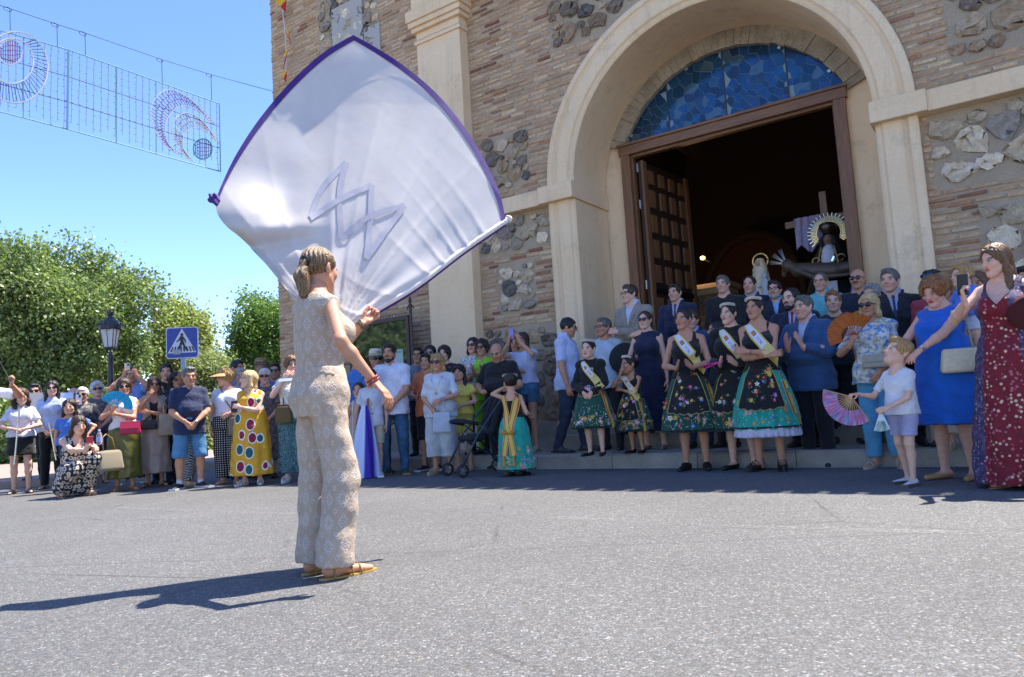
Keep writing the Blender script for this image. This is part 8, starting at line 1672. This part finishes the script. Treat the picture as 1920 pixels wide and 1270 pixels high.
def bc(g):
    g.cap((-.34, 0, .06), (.12, -.02, -.02), .11, .12, .05); g.cap((.12, -.02, -.02), (.6, .0, .02), .10, .09, .05); g.ell((-.47, -.02, .14), (.09, .085, .11), .03, rot=roty(-.9)); g.cap((-.36, -.06, .06), (-.10, -.17, -.10), .045, .04, .03); g.cap((-.10, -.17, -.10), (.32, -.20, -.13), .038, .026, .02); g.cap((.32, -.20, -.13), (.42, -.2, -.12), .028, .02, .01)
    g.cap((-.5, .02, .2), (-.56, .05, .03), .06, .04, .03)
sd('body', bc, (-.66, -.30, -.22), (.75, .2, .32), .013, simple('dark_carving', (.085, .055, .035), .45), ch); m = MB()
for a in (1.9, 2.4, 2.9):
    for k2 in (-1, 0, 1): m.tube([(-.50, -.02, .18), (-.50+.24*cos(a+.1*k2), -.03, .18+.24*sin(a+.1*k2))], [.01, .003], 5)
tag(m.build('ray_crown', simple('dull_silver', (.22, .2, .18), .3, .9), ch), kind='stuff')
cx_ = atn(1547, 410, 12.05); cro = empty('wooden_cross', (cx_[0], cx_[1], .55), FA, 'plain wooden cross draped with lilac cloth behind the statues', 'cross'); hz2 = cx_[2]-.55
m = MB(); m.box((0, 0, (hz2+.42)/2), (.05, .04, (hz2+.42)/2)); m.build('upright', WOOD, cro); m = MB(); m.box((.04, -.045, hz2-.02), (.62, .04, .05)); m.build('crossbeam', WOODH, cro)
V = []; n_ = 40
for j in range(12):
    for i in range(n_): u = i/(n_-1); V.append((-.44+u*.40, -.10+.016*sin(26*u)+.01*sin(47*u+j*.2), hz2+.06-.50*(j/11)*(1-.12*sin(9*u))))
pm('lilac_drape', V, [(j*n_+i, j*n_+i+1, (j+1)*n_+i+1, (j+1)*n_+i) for j in range(11) for i in range(n_-1)], simple('lilac_lace', (.30, .25, .36), .8, noise=.35, scale=60), cro, True)
sp_ = atn(1425, 500, 11.35); sa = empty('saint_statue', (sp_[0], sp_[1], .55), FA, 'small pale robed statue with child and gold ring halo in the doorway', 'statue'); hz = sp_[2]-.55; CRM = simple('cream_robe', (.62, .50, .33), .6, bump=.4)
def bs(g):
    g.cap((0, 0, hz+.06), (0, .01, hz-.02), .075, .09, .03); g.cap((0, .0, hz-.06), (0, 0, hz-.45), .11, .17, .04); g.cap((0, 0, hz-.45), (0, 0, .6), .19, .24, .05); g.ell((-.015, -.085, hz+.045), (.042, .05, .062), .01, 's'); g.disp(wr(.006, 5, 1.6))
sd('robe', bs, (-.3, -.3, .55), (.3, .3, hz+.2), .012, CRM, sa)
def bs2(g): g.ell((-.012, -.03, hz+.045), (.045, .055, .065), .01); g.cap((-.012, -.08, hz+.045), (-.012, -.09, hz+.025), .007, .009, .006)
sd('face', bs2, (-.1, -.12, hz-.05), (.1, .08, hz+.13), .007, simple('painted_face', (.45, .27, .17), .5), sa); m = MB(); m.tube([(.115*cos(a), .05, hz+.09+.115*sin(a)) for a in np.linspace(0, 2*pi, 29)], .016, 7); m.build('halo', GOLD, sa, True)
def bs3(g): g.cap((.10, -.16, hz-.28), (.11, -.15, hz-.62), .06, .09, .03); g.ell((.10, -.17, hz-.18), (.042, .045, .055), .015); g.cap((.06, -.18, hz-.3), (.02, -.22, hz-.34), .022, .018, .01)
sd('child', bs3, (-.05, -.3, hz-.75), (.25, .0, hz-.08), .011, simple('child_robe', (.42, .44, .46), .6), sa); m = MB(); m.lathe([(.34, .35), (.34, .55), (.28, .6), (0, .6)], k=4, a0=pi/4, a1=pi/4+2*pi); m.lathe([(.3, 0), (.34, .35)], k=4, a0=pi/4, a1=pi/4+2*pi); m.build('plinth', WOOD, sa)
fl = empty('flower_arrangement', (sp_[0]-.05, sp_[1]-.35, 1.45), FA, 'pink and yellow flowers at the foot of the small pale statue', 'flowers'); m = MB(); rg = np.random.default_rng(9)
for i in range(26): flower(m, np.array((rg.uniform(-.32, .32), rg.uniform(-.08, .08), rg.uniform(-.05, .22))), np.array((rg.normal(0, .4), -1, rg.normal(.3, .3))), rg.uniform(.03, .055), rg)
tag(m.build('blossoms', VPAINT, fl), kind='stuff'); m = MB(); m.lathe([(.10, -.9), (.12, -.88), (.12, -.2), (.16, -.05), (.13, -.03), (0, -.03)], k=14); m.build('vase', MATS['gilt'], fl, True)
# lit wall lamp and brick column deep in the nave
lp = atn(1318, 484, 15.0); wl_ = empty('wall_lamp', tuple(lp), FA, 'small warm lit lamp beside a brick column inside the church', 'lamp'); t = NT('lamp_glow'); t.b.inputs['Emission Color'].default_value = (1, .55, .18, 1); t.b.inputs['Emission Strength'].default_value = .7; GLOW = t.fin((.5, .3, .12), .5)
m = MB(); m.lathe([(0, -.05), (.05, -.03), (.055, .02), (0, .05)], k=12); m.build('bulb', GLOW, wl_, True); m = MB(); m.tube([(0, .02, 0), (.05, .12, -.06), (.08, .18, -.06)], .015, 6); m.build('bracket', GOLD, wl_)
pl = bpy.data.lights.new('lamp_light', 'POINT'); pl.energy = 9; pl.color = (1, .6, .28); pl.shadow_soft_size = .08; po = bpy.data.objects.new('lamp_light', pl); C.objects.link(po); po.parent = wl_; po.location = (-.05, -.12, .02)
col_ = empty('brick_column', W(float(np.array(lp)@cu)+.08, 15.4, .55), FA, 'rough brick column lit by the wall lamp inside the church', 'column'); rg = np.random.default_rng(4)
m = MB(); m.box((0, 0, 1.2), (.30, .24, 1.2)); m.build('core', MORTAR, col_)
V0, F0 = brick_geo(.25, rg); o0 = None
for r_ in range(28):
    for k2 in range(3):
        if o0 is None: o0 = pm('brick', V0, F0, BRICK1, col_); o = o0
        else: o = bpy.data.objects.new('brick', o0.data); C.objects.link(o); o.parent = col_
        o.location = (-.2+.2*k2+(.04 if r_ % 2 else -.04), -.245, .12+r_*.082); o.scale = (.74, 1, 1.1); o.color = (*(np.array(BPAL[rg.integers(8)])*.9), 1)
m = MB(); m.box((0, 0, 2.45), (.38, .32, .06)); m.box((0, 0, 2.56), (.44, .38, .05)); m.build('capital', PLASTER, col_)
